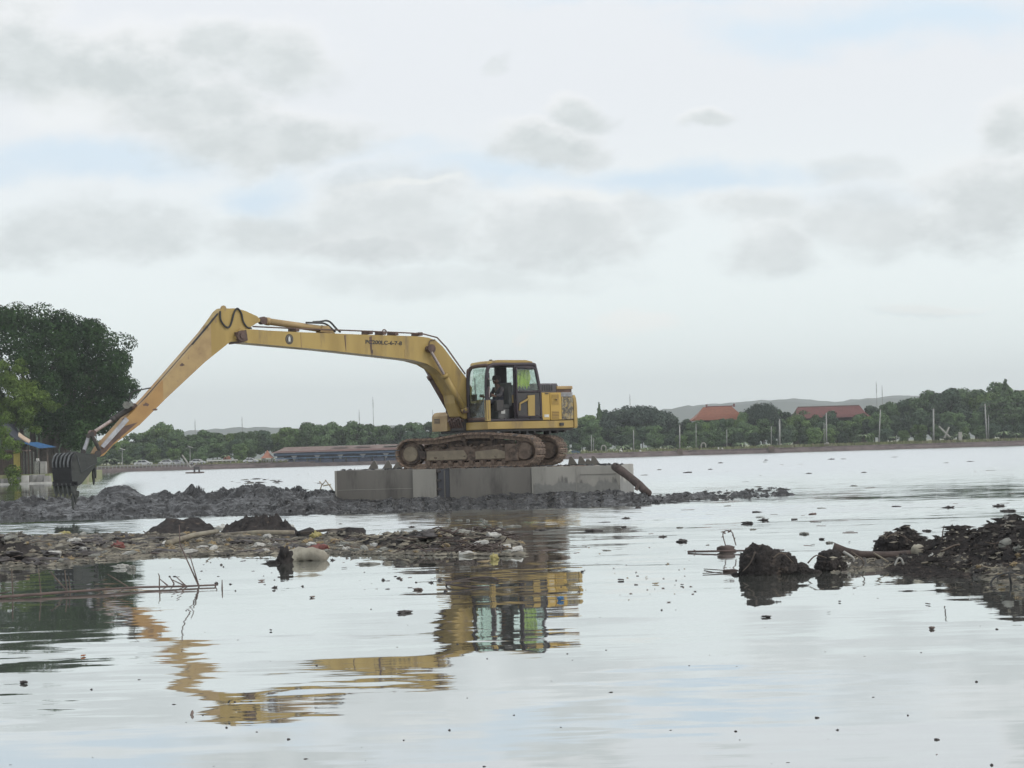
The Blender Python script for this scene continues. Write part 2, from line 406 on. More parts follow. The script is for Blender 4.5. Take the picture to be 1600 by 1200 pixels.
def tube(bm, pts, r, seg=6, r_end=None):
    pts = [Vector(p) for p in pts]; rings = []
    for i, p in enumerate(pts):
        d = (pts[min(i + 1, len(pts) - 1)] - pts[max(i - 1, 0)]); x, y = basis(d)
        if rings:
            px = prev - d.normalized() * prev.dot(d.normalized())
            if px.length > 1e-5: x = px.normalized(); y = d.normalized().cross(x)
        prev = x
        rr = r if r_end is None else r + (r_end - r) * i / (len(pts) - 1)
        rings.append([bm.verts.new(p + (x * math.cos(2 * math.pi * k / seg) + y * math.sin(2 * math.pi * k / seg)) * rr) for k in range(seg)])
    for a, b in zip(rings, rings[1:]):
        for k in range(seg): bm.faces.new((a[k], a[(k + 1) % seg], b[(k + 1) % seg], b[k]))
    bm.faces.new(rings[0][::-1]); bm.faces.new(rings[-1])
def spline(pts, n=8):
    pts = [Vector(p) for p in pts]; q = [pts[0]] + pts + [pts[-1]]; out = []
    for i in range(1, len(q) - 2):
        for k in range(n):
            t = k / n; a, b, c, d = q[i - 1], q[i], q[i + 1], q[i + 2]
            out.append(.5 * ((2 * b) + (c - a) * t + (2 * a - 5 * b + 4 * c - d) * t * t + (3 * b - a - 3 * c + d) * t ** 3))
    out.append(pts[-1]); return out
def lump(bm, c, r, sub=2, rough=.35, seed=0.0, squash=(1, 1, 1), freq=1.6):
    v0 = len(bm.verts)
    res = bmesh.ops.create_icosphere(bm, subdivisions=sub, radius=1.0)
    for v in res['verts']:
        n = noise.fractal(v.co * freq + Vector((seed, seed * 1.7, -seed)), 1.0, 2.0, 4)
        k = r * (1 + rough * n)
        v.co = Vector((v.co.x * k * squash[0], v.co.y * k * squash[1], v.co.z * k * squash[2])) + Vector(c)
def text_obj(name, body, size, fr, x, z, y, depth, m, parent, width=None, slant=0.0):
    cu = bpy.data.curves.new('t', 'FONT'); cu.body = body; cu.size = size; cu.extrude = depth; cu.offset = size * 0.022; cu.shear = slant
    cu.align_x = 'CENTER'; cu.align_y = 'CENTER'; cu.resolution_u = 3
    to = bpy.data.objects.new('t', cu); COL.objects.link(to)
    dg = bpy.context.evaluated_depsgraph_get(); me = bpy.data.meshes.new_from_object(to.evaluated_get(dg))
    bpy.data.objects.remove(to); bpy.data.curves.remove(cu)
    xs = [v.co.x for v in me.vertices]; k = (width / (max(xs) - min(xs))) if width else 1
    off = org(parent)
    for v in me.vertices:
        a, b, c = v.co; v.co = fr.p(x + a * k * fr.tx, y + c, z + b) - off
    me.name = name; me.materials.clear()
    return finish(name, me, m, parent)
# ------------------------------------------------------------------ excavator
CX = P(756, 784, 60); C = Vector((CX.x, 60, 0))
BY = rad(35); TY = rad(20)
FWD = Vector((-math.cos(BY), -math.sin(BY), 0)); LFT = Vector((math.sin(BY), -math.cos(BY), 0)); UZ = Vector((0, 0, 1))
UF = Fr(C, FWD, LFT, UZ); UF.tx = -1
def sp_(px, py, l=0.0):
    q = PL(px, py, C + LFT * l, LFT) - C; return (q.dot(FWD), q.z)
def fp_(px, py, f=0.82):
    q = PL(px, py, C + FWD * f, FWD) - C; return (q.dot(LFT), q.z)
def sw(px, py, l=0.0): return PL(px, py, C + LFT * l, LFT)
DECK = 1.06
EXC = empty('excavator', C + Vector((0, 0, DECK)), 'yellow long-reach crawler excavator standing on the grey pontoons, bucket hanging at left', 'excavator')

# --- tracks
def build_track(off, first=None):
    A = Vector((math.cos(TY), -math.sin(TY), 0)); NN = Vector((-math.sin(TY), -math.cos(TY), 0))
    T = C + NN * off + Vector((0, 0, DECK)); F = Fr(T, A, NN, UZ)
    rt = empty('track', T - org(EXC)); rt.parent = EXC
    # closed path of the chain (a, z): flat below, sagging above over the carrier rollers
    pts = []
    rI, rS, ci, cs = .40, .40, (-1.82, .44), (1.80, .44)
    for k in range(13):
        t = math.pi * 1.5 - math.pi * k / 12; pts.append((ci[0] + rI * math.cos(t), ci[1] + rI * math.sin(t)))
    top = [(-1.45, .83), (-1.0, .83), (-.5, .90), (-.1, .955), (.3, .965), (.7, .955), (1.2, .91), (1.55, .86)]
    pts += top
    for k in range(13):
        t = math.pi / 2 - math.pi * k / 12; pts.append((cs[0] + rS * math.cos(t), cs[1] + rS * math.sin(t)))
    pts.append(pts[0])
    ln = [0]
    for a, b in zip(pts, pts[1:]): ln.append(ln[-1] + math.dist(a, b))
    n = 52; tot = ln[-1]
    def at(s):
        s %= tot
        for i in range(len(pts) - 1):
            if ln[i] <= s <= ln[i + 1]:
                k = (s - ln[i]) / max(1e-9, ln[i + 1] - ln[i]); a, b = pts[i], pts[i + 1]
                return (a[0] + (b[0] - a[0]) * k, a[1] + (b[1] - a[1]) * k)
    mesh = None; prev = None
    for i in range(n):
        s = tot * i / n; a = at(s); b = at(s + tot / n)
        ang = math.atan2(b[1] - a[1], b[0] - a[0]); mid = ((a[0] + b[0]) / 2, (a[1] + b[1]) / 2)
        if prev is None:
            bm = bmesh.new(); L = tot / n
            sf = Fr((0, 0, 0), (1, 0, 0), (0, 1, 0), (0, 0, 1))
            box(bm, sf, -L / 2 + .012, L / 2 - .012, -.36, .36, .0, .028)
            for gx in (-L / 2 + .03, -.005, L / 2 - .05): box(bm, sf, gx, gx + .018, -.36, .36, .028, .062)
            for gy in (-.10, .10): box(bm, sf, -L / 2, L / 2, gy - .025, gy + .025, -.11, -.001)
            for bx in (-.04, .04):
                for by in (-.2, .2): box(bm, sf, bx - .018, bx + .018, by - .02, by + .02, .028, .05)
            bmesh.ops.recalc_face_normals(bm, faces=bm.faces)
            me = bpy.data.meshes.new('shoe'); bm.to_mesh(me); bm.free(); me.materials.append(MATS['shoe_rust'])
            o = bpy.data.objects.new('shoe', me); COL.objects.link(o); o.parent = rt
            prev = o
        else: o = inst(prev)
        # outward normal of the clockwise path
        tx = A * math.cos(ang) + UZ * math.sin(ang); nz = NN.cross(tx) * -1
        nz = (UZ * math.cos(ang) - A * math.sin(ang))
        yy = nz.cross(tx)
        M = Matrix((tx, yy, nz)).transposed().to_4x4()
        M.translation = F.p(mid[0], 0, mid[1]) - T
        o.matrix_local = M
    bm = bmesh.new()       # side frame
    prism(bm, F, [(-1.35, .20), (1.20, .20), (1.32, .30), (1.32, .62), (1.05, .66), (.5, .60), (-.2, .62), (-.7, .56), (-1.35, .54)], -.17, .19, .02)
    prism(bm, F, [(-1.5, .3), (-1.34, .28), (-1.34, .5), (-1.5, .52)], -.22, .24)
    obj('track_frame', bm, 'track_mud', rt)
    bm = bmesh.new(); prism(bm, F, [(-1.30, .24), (-.05, .24), (.0, .34), (-.12, .52), (-1.30, .50)], .191, .215, .008)
    prism(bm, F, [(.25, .24), (1.18, .24), (1.18, .44), (.9, .52), (.25, .46)], .191, .21, .008); obj('frame_plate', bm, 'idler_tan', rt)
    bm = bmesh.new(); prism(bm, F, [(1.20, .16), (1.62, .16), (1.62, .66), (1.20, .66)], .20, .30, .03)
    cyl(bm, F.p(1.42, .30, .46), F.p(1.42, .33, .46), .05); obj('travel_motor', bm, 'track_mud', rt)
    bm = bmesh.new(); cyl(bm, F.p(ci[0], -.12, ci[1]), F.p(ci[0], .14, ci[1]), .37, seg=28); cyl(bm, F.p(ci[0], .14, ci[1]), F.p(ci[0], .19, ci[1]), .34, .30, 28)
    obj('idler', bm, 'track_mud', rt)
    bm = bmesh.new(); cyl(bm, F.p(ci[0], .185, ci[1]), F.p(ci[0], .225, ci[1]), .235, .22, 24)
    wf = Fr(F.p(ci[0], .225, ci[1]), A + UZ * .62, NN); box(bm, wf, -.2, .2, -.0, .006, -.012, .012); obj('idler_cap', bm, 'idler_tan', rt)
    bm = bmesh.new(); cyl(bm, F.p(cs[0], -.1, cs[1]), F.p(cs[0], .12, cs[1]), .36, seg=28)
    for k in range(21):
        t = k / 21 * math.tau; q = F.p(cs[0] + .37 * math.cos(t), 0, cs[1] + .37 * math.sin(t)); tf = Fr(q, A * math.cos(t) + UZ * math.sin(t), NN)
        box(bm, tf, -.02, .05, -.04, .04, -.03, .03)
    cyl(bm, F.p(cs[0], .12, cs[1]), F.p(cs[0], .27, cs[1]), .28, .24, 24); obj('sprocket', bm, 'track_mud', rt)
    pr = None
    for k in range(8):
        x = -1.25 + k * .34
        if pr is None:
            bm = bmesh.new(); cyl(bm, F.p(x, -.15, .155), F.p(x, -.06, .155), .105, seg=14); cyl(bm, F.p(x, .06, .155), F.p(x, .15, .155), .105, seg=14); cyl(bm, F.p(x, -.17, .155), F.p(x, .2, .155), .06, seg=12)
            pr = obj('roller', bm, 'track_mud', rt)
        else: inst(pr, loc=A * (.34 * k))
    for x in (-.15, .75):
        bm = bmesh.new(); cyl(bm, F.p(x, -.12, .84), F.p(x, .14, .84), .075, seg=12); box(bm, F, x - .04, x + .04, -.1, .0, .55, .84)
        obj('carrier_roller', bm, 'track_mud', rt)
    bm = bmesh.new()      # caked mud on the side frame
    rr = random.Random(int(off * 10) + 40)
    for k in range(60):
        x = rr.uniform(-1.3, 1.35); lump(bm, F.p(x, rr.uniform(.02, .2), rr.uniform(.54, .66) if rr.random() < .7 else rr.uniform(.2, .6)), rr.uniform(.03, .085), 1, .5, k, (1.4, 1, .7))
    for k in range(50):
        x = rr.uniform(-2.1, 1.9); lump(bm, F.p(x, rr.uniform(-.3, .37), .02), rr.uniform(.03, .07), 1, .5, k, (1.6, 1, .5))
    o = obj('caked_mud', bm, 'track_mud', rt, True); o['kind'] = 'stuff'
    return rt
build_track(1.03); build_track(-1.03)

bm = bmesh.new()
TF = Fr(C + Vector((0, 0, DECK)), (math.cos(TY), -math.sin(TY), 0), (-math.sin(TY), -math.cos(TY), 0), UZ)
box(bm, TF, -.75, .75, -.9, .9, .32, .78, .03); cyl(bm, TF.p(0, 0, .78), TF.p(0, 0, .93), .68, seg=36)
obj('undercarriage', bm, 'track_mud', EXC)
bm = bmesh.new(); cyl(bm, TF.p(0, 0, .93), TF.p(0, 0, 1.02), .78, seg=40); cyl(bm, TF.p(0, 0, 1.02), TF.p(0, 0, 1.13), .64, seg=40)
obj('slew_ring', bm, 'dark_steel', EXC)

# --- upper structure.  f0 = front, rear of the side panels, z levels read off the side plane
SL = 1.35
fF, zB = sp_(762, 671, SL); zD = sp_(800, 657.5, SL)[1]; fR = sp_(897, 660, SL)[0]; fT = sp_(903.5, 640, 1.0)[0]
zTop = sp_(870, 613, SL)[1]
fCabR = sp_(847, 640, SL)[0]
bm = bmesh.new()
box(bm, UF, fR, fF, -1.32, SL - .03, zB + .0, zD - .012, .02); obj('deck_frame', bm, 'yellow_paint', EXC)
bm = bmesh.new(); box(bm, UF, fR + .02, fF, SL - .03, SL, zB + .005, zD - .02, .012)
obj('side_skirt', bm, 'yellow_paint', EXC)
bm = bmesh.new(); box(bm, UF, fR - .02, fF - .05, -1.25, 1.25, zB - .07, zB, 0)
for k in range(9): box(bm, UF, fR + .2 + k * .28, fR + .27 + k * .28, .9, 1.2, zB - .12 - .03 * (k % 3), zB - .07)
obj('belly_pan', bm, 'dark_steel', EXC)
# dark slot behind boom foot
# counterweight: rounded plan, vertical sides
bm = bmesh.new(); cw = []
for k in range(17):
    t = -math.pi / 2 + math.pi * k / 16; cw.append((fR - .02 - .42 * max(0, math.cos(t)) ** .8, 1.34 * math.sin(t)))
za, zb_ = zB - .01, sp_(898, 617, SL)[1]
lv = [(za, .93), (za + .06, 1.0), (zb_ - .35, 1.0), (zb_ - .1, .93), (zb_, .80)]
rings = []
for z, k in lv:
    rings.append([bm.verts.new(UF.p(fR - .02 + (x - fR + .02) * k, y * (1 if k > .95 else .985 if k > .9 else .96), z)) for x, y in cw])
for a, b in zip(rings, rings[1:]):
    for i in range(16): bm.faces.new((a[i], a[i + 1], b[i + 1], b[i]))
    bm.faces.new((a[0], b[0], b[16], a[16]))
bm.faces.new(rings[0]); bm.faces.new(rings[-1][::-1])
obj('counterweight', bm, 'yellow_paint', EXC, False)
# engine bay body
bm = bmesh.new(); box(bm, UF, fR, fCabR - .03, -1.30, SL - .05, zD, zTop, .03)
obj('engine_housing', bm, 'yellow_paint', EXC)
f1 = sp_(860, 640, SL)[0]; f2 = sp_(877.5, 640, SL)[0]
bm = bmesh.new(); box(bm, UF, f1 + .01, fCabR - .01, SL - .05, SL - .005, zD + .01, zTop - .01, .008)
dr = obj('access_door', bm, 'yellow_panel', EXC)
bm = bmesh.new(); box(bm, UF, fCabR - .25, fCabR - .12, SL - .004, SL + .015, zD + .78, zD + .81); obj('handle', bm, 'dark_steel', dr)
bm = bmesh.new(); box(bm, UF, fCabR - .25, fCabR - .08, SL - .004, SL, zD + .09, zD + .17); obj('sticker', bm, 'white_decal', dr)
bm = bmesh.new(); box(bm, UF, f2 + .0, f1 - .01, SL - .05, SL - .001, zD + .01, zTop - .01, .008)
dr = obj('vented_door', bm, 'yellow_panel', EXC)
zz = [sp_(870, y, SL)[1] for y in (616, 623.5, 625, 632, 642.5, 654)]
for (lo, hi, n) in ((zz[1], zz[0], 4), (zz[3], zz[2], 4), (zz[5], zz[4], 5)):
    bm = bmesh.new(); box(bm, UF, f2 + .10, f1 - .06, SL - .03, SL + .001, lo, hi); v = obj('vent', bm, 'brown_steel', dr)
for (lo, hi, n) in ((zz[1], zz[0], 4), (zz[3], zz[2], 4), (zz[5], zz[4], 5)):
    for k in range(n):
        z = lo + (hi - lo) * (k + .5) / n
        bm = bmesh.new(); box(bm, UF, f2 + .09, f1 - .05, SL - .002, SL + .014, z - .012, z + .012); obj('louvre', bm, 'yellow_panel', dr)
bm = bmesh.new(); box(bm, UF, fR + .01, f2 - .012, SL - .05, SL - .003, zD + .01, zTop - .14, .008)
dr = obj('rear_door', bm, 'decal_patch', EXC); dr['label'] = 'rear side panel with peeling grey lettering patch'
text_obj('lettering', 'PC', .26, UF, (fR + f2) / 2, zD + .60, SL - .001, .004, 'decal_worn', dr, .30)
text_obj('lettering', '200', .24, UF, (fR + f2) / 2 + .02, zD + .27, SL - .001, .004, 'decal_worn', dr, .36)
for k in range(5):
    bm = bmesh.new(); box(bm, UF, fR + .02, f2, SL - .05, SL + .005 - .002 * k, zTop - .125 + k * .026, zTop - .108 + k * .026); obj('louvre', bm, 'silver', EXC)
# towing eye on skirt
bm = bmesh.new(); q = sp_(877, 663, SL); box(bm, UF, q[0] - .07, q[0] + .07, SL, SL + .05, q[1] - .04, q[1] + .05, .01); obj('step', bm, 'dark_steel', EXC)
# hood and muffler cover
h1 = sp_(843, 609, 1.0); h2 = sp_(871, 600, 1.0)
hz = sp_(860, 599, 1.0)[1]
bm = bmesh.new(); prism(bm, UF, [(fCabR + .05, zTop - .01), (fCabR + .05, hz), (h2[0] + .05, hz), (h2[0] - .12, zTop - .01)], -.9, 1.05, .04)
hd = obj('engine_hood', bm, 'hood_grey', EXC)
for k in range(7):
    bm = bmesh.new(); x = fCabR - .08 - k * .085; box(bm, UF, x - .03, x + .03, 1.051, 1.056, zTop + .06, hz - .05); obj('vent', bm, 'rubber', hd)
m1 = sp_(871, 606, 1.1); m2 = sp_(895, 606, 1.1)
zm = sp_(880, 603, 1.1)[1]
bm = bmesh.new(); box(bm, UF, m2[0], m1[0] + .02, -.8, 1.1, zTop + .10, zm, .03); obj('rear_hood', bm, 'tan_paint', EXC)
bm = bmesh.new(); box(bm, UF, m2[0] + .02, m1[0], -.75, 1.06, zTop, zTop + .10, .01); obj('hood_base', bm, 'brown_steel', EXC)
# right-hand front tool box and tank
bm = bmesh.new(); TBX = [(fF + .02, zB + .02)]
a0 = fp_(681, 660, .86); a1 = fp_(709, 643, .86)
zt = a1[1]
prism(bm, UF, [(.9, zB + .0), (.9, zD - .03), (.9, zt - .12), (.82, zt - .02), (.72, zt), (-.1, zt + .0), (-.1, zB)], -1.36, -.52, .03)
tb = obj('tool_box', bm, 'tan_paint', EXC); tb['label'] = 'tan rounded tool box in front of the boom foot'
bm = bmesh.new(); box(bm, UF, .90, .905, -1.22, -.92, zt - .34, zt - .2); vn = obj('vent', bm, 'dark_steel', tb)
for k in range(3):
    bm = bmesh.new(); box(bm, UF, .905, .915, -1.22, -.92, zt - .325 + .04 * k, zt - .31 + .04 * k); obj('louvre', bm, 'tan_paint', tb)
bm = bmesh.new(); prism(bm, UF, [(-.12, zD), (-.12, zt + .35), (-1.3, zt + .35), (-1.3, zD)], -1.32, -.45, .03); obj('fuel_tank', bm, 'yellow_paint', EXC)
bm = bmesh.new(); box(bm, UF, .5, .80, -.50, .22, zB - .0, zD + .12, .01); obj('boom_bracket', bm, 'dark_steel', EXC)
bm = bmesh.new()
for k in range(6):
    l = -.45 + .12 * k; tube(bm, spline([UF.p(.55, l, zD + .8), UF.p(.88 + .03 * (k % 2), l + .02, zD + .45), UF.p(.86, l + .03, zD - .05), UF.p(.7, l, zB + .02)], 6), .028, 6)
for k in range(7): cyl(bm, UF.p(.82, -.42 + .11 * k, zD + .05 + .04 * (k % 3)), UF.p(.92, -.42 + .11 * k, zD + .07 + .04 * (k % 3)), .045, seg=8)
obj('hose_bundle', bm, 'brown_steel', EXC)

# --- cab
cL = fp_(729, 600, fF)[0]; cR = SL
zc0 = zD + .0; zc1 = sp_(800, 564, SL)[1]; zcf = fp_(745, 566, fF)[1]
fr0 = sp_(767, 600, SL)[0]; fr1 = sp_(844, 600, SL)[0]; fr1t = sp_(838, 572, SL)[0]; fr1b = sp_(848.5, 650, SL)[0]
fm = sp_(806, 600, SL)[0]
zw = sp_(800, 612, SL)[1]; zwin0 = sp_(760, 650, SL)[1]
bm = bmesh.new(); box(bm, UF, fr1b, fF, cL, cR, zc0, zc0 + .06, .01); cab = obj('cab', bm, 'cab_black', EXC); cab['label'] = 'dark framed operator cab with side door swung open'
def part(name, m, parent, *boxes, bev=.012):
    bm = bmesh.new()
    for b in boxes: box(bm, UF, *b, bev)
    return obj(name, bm, m, parent)
def bar(name, m, parent, pts, w, d=None):
    """square-ish bar along points (f, l, z)"""
    bm = bmesh.new(); tube(bm, [UF.p(*p) for p in pts], w, 8); return obj(name, bm, m, parent, True)
# portal frames: near side and far side, rounded at the front top
for l, nm in ((cR - .04, 'side_frame'), (cL + .04, 'side_frame')):
    zt_ = zc1 - .10
    pts = spline([(fF - .03, l, zc0 + .05), (fF - .02, l, zc0 + .9), (fF - .05, l, zt_ - .28), (fF - .16, l, zt_ - .05), (fF - .45, l, zt_), (fm, l, zt_), (fr1t + .12, l, zt_), (fr1t + .02, l, zt_ - .10), (fr1 + .02, l, zt_ - .7), (fr1b + .05, l, zc0 + .05)], 6)
    pts = [tuple(p) for p in pts]
    bar(nm, 'cab_black', cab, pts, .055)
    part('pillar', 'cab_black', cab, (fm - .05, fm + .05, l - .04, l + .04, zc0 + .04, zt_))
part('pillar', 'cab_black', cab, (fF - .13, fF - .06, cR - .075, cR - .004, zc0 + .04, zc1 - .35))
p = part('pillar', 'yellow_paint', cab, (fF - .12, fF + .025, cR - .10, cR + .012, zc0 + .0, zc0 + .62)); p['label'] = 'yellow lower front corner post'
part('grab_rail', 'chrome', cab, (fF - .075, fF - .055, cR + .03, cR + .05, zc0 + .7, zc1 - .5), (fF - .075, fF - .055, cR - .02, cR + .05, zc0 + .7, zc0 + .72), (fF - .075, fF - .055, cR - .02, cR + .05, zc1 - .52, zc1 - .5), bev=.004)
# front portal
bm = bmesh.new()
zt_ = zc1 - .12
pl = [(cL + .03, zc0 + .05), (cL + .03, zt_ - .25), (cL + .07, zt_ - .10), (cL + .16, zt_ - .02), (cR - .2, zt_), (cR - .05, zt_ - .03)]
for q in (1,):
    tube(bm, spline([UF.p(fF - .03 - max(0, z - zt_ + .28) * .35, l, z) for l, z in pl], 5), .055, 8)
tube(bm, [UF.p(fF - .02, cL + .02, zc0 + .07), UF.p(fF - .02, cR - .02, zc0 + .07)], .05, 8)
obj('front_frame', bm, 'brown_steel', cab, True)
# roof
bm = bmesh.new(); prism(bm, UF, [(fF - .10, zc1 - .09), (fF - .16, zc1 - .015), (fF - .45, zc1 + .03), (fr1t + .35, zc1 + .03), (fr1t + .12, zc1 - .01), (fr1t + .08, zc1 - .09)], cL + .03, cR - .03, .02)
rf = obj('roof', bm, 'yellow_paint', cab)
part('roof_liner', 'cab_black', cab, (fr1t + .05, fF - .3, cL + .06, cR - .06, zc1 - .15, zc1 - .09))
part('rear_wall', 'cab_black', cab, (fr1b + .02, fr1b + .07, cL + .06, cR - .06, zc0 + .05, zw + .05))
part('header', 'cab_black', cab, (fr1t + .1, fm - .06, cR - .07, cR - .008, zc1 - .26, zc1 - .12))
# glazing
def pane(name, pts3, parent=cab):
    bm = bmesh.new(); pts3 = [Vector(p) for p in pts3]; nn = (pts3[1] - pts3[0]).cross(pts3[2] - pts3[0]).normalized() * .006
    a = [bm.verts.new(p - nn) for p in pts3]; b = [bm.verts.new(p + nn) for p in pts3]; n = len(pts3)
    bm.faces.new(a); bm.faces.new(b[::-1])
    for i in range(n): bm.faces.new((a[i], b[i], b[(i + 1) % n], a[(i + 1) % n]))
    return obj(name, bm, 'cab_glass', parent)
pane('windscreen', [UF.p(fF - .03, cL + .08, zc0 + .62), UF.p(fF - .03, cR - .10, zc0 + .62), UF.p(fF - .03, cR - .10, zt_ - .3), UF.p(fF - .12, cR - .10, zt_ - .05), UF.p(fF - .12, cL + .12, zt_ - .05), UF.p(fF - .03, cL + .08, zt_ - .3)][0:3] + [UF.p(fF - .03, cL + .08, zt_ - .3)])
pane('windscreen', [UF.p(fF - .03, cL + .08, zt_ - .3), UF.p(fF - .03, cR - .10, zt_ - .3), UF.p(fF - .12, cR - .10, zt_ - .05), UF.p(fF - .12, cL + .12, zt_ - .05)])
pane('lower_windscreen', [UF.p(fF - .03, cL + .08, zc0 + .12), UF.p(fF - .03, cR - .10, zc0 + .12), UF.p(fF - .03, cR - .10, zc0 + .60), UF.p(fF - .03, cL + .08, zc0 + .60)])
pane('far_window', [UF.p(fF - .1, cL + .03, zc0 + .55), UF.p(fm + .06, cL + .03, zc0 + .55), UF.p(fm + .06, cL + .03, zc1 - .17), UF.p(fF - .25, cL + .03, zc1 - .17)])
pane('far_window', [UF.p(fm - .06, cL + .03, zw), UF.p(fr1 + .05, cL + .03, zw), UF.p(fr1t + .1, cL + .03, zc1 - .17), UF.p(fm - .06, cL + .03, zc1 - .17)])
pane('rear_window', [UF.p(fr1b + .05, cL + .1, zw + .06), UF.p(fr1b + .05, cR - .1, zw + .06), UF.p(fr1t + .06, cR - .1, zc1 - .2), UF.p(fr1t + .06, cL + .1, zc1 - .2)])
part('pillar', 'cab_black', cab, (fm - .35, fm + .02, cL + .05, cL + .09, zc0 + .5, zc1 - .15))
part('lower_panel', 'cab_black', cab, (fr1b + .05, fF - .1, cL + .02, cL + .05, zc0 + .05, zc0 + .56))
part('lower_panel', 'hood_grey', cab, (fr1b + .06, fm - .04, cR - .055, cR - .02, zc0 + .04, zw - .02))
# door swung back flat against the rear side of the cab
dl = cR + .03
dz1 = zc1 - .2
bm = bmesh.new()
tube(bm, spline([UF.p(fm + .0, dl, zc0 + .12), UF.p(fm + .0, dl, zc0 + 1.0), UF.p(fm + .0, dl, dz1)], 4), .035, 6)
tube(bm, [UF.p(fm, dl, dz1), UF.p(fr1t + .14, dl, dz1), UF.p(fr1t + .06, dl, dz1 - .06), UF.p(fr1 + .04, dl, zw), UF.p(fr1b + .08, dl, zc0 + .12), UF.p(fm, dl, zc0 + .12)], .035, 6)
tube(bm, [UF.p(fm, dl, zw), UF.p(fr1 + .03, dl, zw)], .032, 6)
door = obj('door', bm, 'cab_black', cab, True); door['label'] = 'cab door folded open against the rear window'
pane('door_glass', [UF.p(fm - .03, dl, zw + .03), UF.p(fr1 + .06, dl, zw + .03), UF.p(fr1t + .1, dl, dz1 - .04), UF.p(fm - .03, dl, dz1 - .03)], cab)
part('door_panel', 'dark_steel', cab, (fr1b + .12, fm - .03, dl - .012, dl + .006, zc0 + .13, zw - .03))
bm = bmesh.new(); tube(bm, [UF.p(fm - .06, dl + .04, zc0 + .30), UF.p(fm - .08, dl + .04, zc0 + .50), UF.p(fm - .40, dl + .04, zw - .22)], .03, 6)
prism(bm, UF, [(fm - .38, zc0 + .14), (fm - .38, zw - .12), (fm - .64, zw - .10), (fm - .62, zc0 + .14)], dl + .01, dl + .03)
o = obj('door_trim', bm, 'yellow_paint', cab); o['label'] = 'yellow inner trim of the open door'
# small fittings
part('wiper', 'rubber', cab, (fF + .0, fF + .012, .75, .775, zc0 + .7, zc0 + 1.3), bev=.002)
part('mirror', 'rubber', cab, (fF - .05, fF + .0, cR + .02, cR + .12, zc1 - .75, zc1 - .55))
part('seat', 'seat_grey', cab, (-.35, .12, .52, 1.0, zc0 + .38, zc0 + .5), (-.45, -.33, .52, 1.0, zc0 + .45, zc0 + 1.15), bev=.03)
o = part('seat_base', 'seat_grey', cab, (-.3, .1, .6, 1.05, zc0 + .06, zc0 + .37), bev=.02)
part('sticker', 'white_decal', cab, (-.14, .0, 1.05, 1.056, zc0 + .22, zc0 + .33), bev=0)
part('console', 'dark_steel', cab, (.0, .25, 1.02, 1.2, zc0 + .3, zc0 + .62), (.0, .25, .35, .48, zc0 + .1, zc0 + .62), bev=.02)
part('monitor', 'rubber', cab, (.55, .62, .4, .62, zc0 + .62, zc0 + .82), bev=.01)
bm = bmesh.new()
for l in (1.1, .42): tube(bm, [UF.p(.17, l, zc0 + .6), UF.p(.2, l, zc0 + .78)], .012, 6); lump(bm, UF.p(.2, l, zc0 + .8), .035, 1, 0)
for l in (.7, .85): tube(bm, [UF.p(.6, l, zc0 + .06), UF.p(.5, l, zc0 + .7)], .012, 6)
obj('control_lever', bm, 'rubber', cab)
part('hatch_lamp', 'dark_steel', cab, (fF - .5, fF - .42, .9, .98, zc1 + .03, zc1 + .06))

# --- boom
bl = .29
def spl(lst, l=bl): return [sp_(x, y, l) for x, y in lst]
BOOM = spl([(369, 520), (376, 514), (386, 514), (420, 516.5), (470, 519), (560, 522.5), (640, 525), (656, 525.6), (670, 527.5), (681, 531.5), (692, 541.5), (727.5, 589), (738, 606), (736, 650), (727, 655), (718, 650), (711, 630), (709.5, 617), (690, 584), (680, 575), (667, 567.5), (647, 562.8), (635, 561), (560, 552.5), (500, 546), (384, 535.5), (374, 534), (368, 528)])
bm = bmesh.new(); prism(bm, UF, BOOM, -bl, bl, .015)
boom = obj('boom', bm, 'yellow_paint', EXC)
# weld strips and seams on the side plate
for (xa, ya, xb, yb) in ((633, 546, 633, 561), (540, 522, 541, 549), (470, 520, 471, 543)):
    a = sp_(xa, ya, bl); b = sp_(xb, yb, bl)
    bm = bmesh.new(); tube(bm, [UF.p(a[0], bl, a[1]), UF.p(b[0], bl, b[1])], .012, 5); obj('weld_seam', bm, 'tan_paint', boom)
# worn streaks where mud ran down
for (xa, ya, wd, ln_) in ((541, 522, .07, .48), (581, 524, .09, .62), (583, 545, .06, .2)):
    a = sp_(xa, ya, bl); bm = bmesh.new(); prism(bm, UF, [(a[0], a[1] - .02), (a[0] + wd, a[1] - .04), (a[0] + wd * .7, a[1] - ln_ * .6), (a[0] + wd * .4, a[1] - ln_), (a[0] + .01, a[1] - ln_ * .7)], bl - .001, bl + .003)
    obj('rust_streak', bm, 'brown_steel', boom)
tc_ = sp_(599.5, 535.6, bl)
sl_ = (sp_(571, 534.6, bl), sp_(628, 537, bl))
TFm = Fr(UF.p(tc_[0], bl, tc_[1]), (UF.p(*[sl_[0][0], bl, sl_[0][1]]) - UF.p(*[sl_[1][0], bl, sl_[1][1]])), LFT); TFm.z = TFm.x.cross(TFm.y); TFm.tx = -1
text_obj('lettering', 'PC200LC-6-7-8', .155, TFm, 0, 0, .004, .004, 'black_decal', boom, math.dist(*sl_))
q = sp_(452, 530, bl)
bm = bmesh.new()
def ell(bm, c, a, b, y0, y1, seg=24): prism(bm, UF, [(c[0] + a * math.cos(t * math.tau / seg), c[1] + b * math.sin(t * math.tau / seg)) for t in range(seg)], y0, y1)
ell(bm, q, .125, .145, bl, bl + .006); em = obj('emblem', bm, 'black_decal', boom)
bm = bmesh.new(); ell(bm, q, .095, .115, bl + .006, bl + .008); obj('emblem_ring', bm, 'idler_tan', boom)
bm = bmesh.new(); ell(bm, q, .08, .10, bl + .008, bl + .010); obj('emblem_field', bm, 'black_decal', boom)
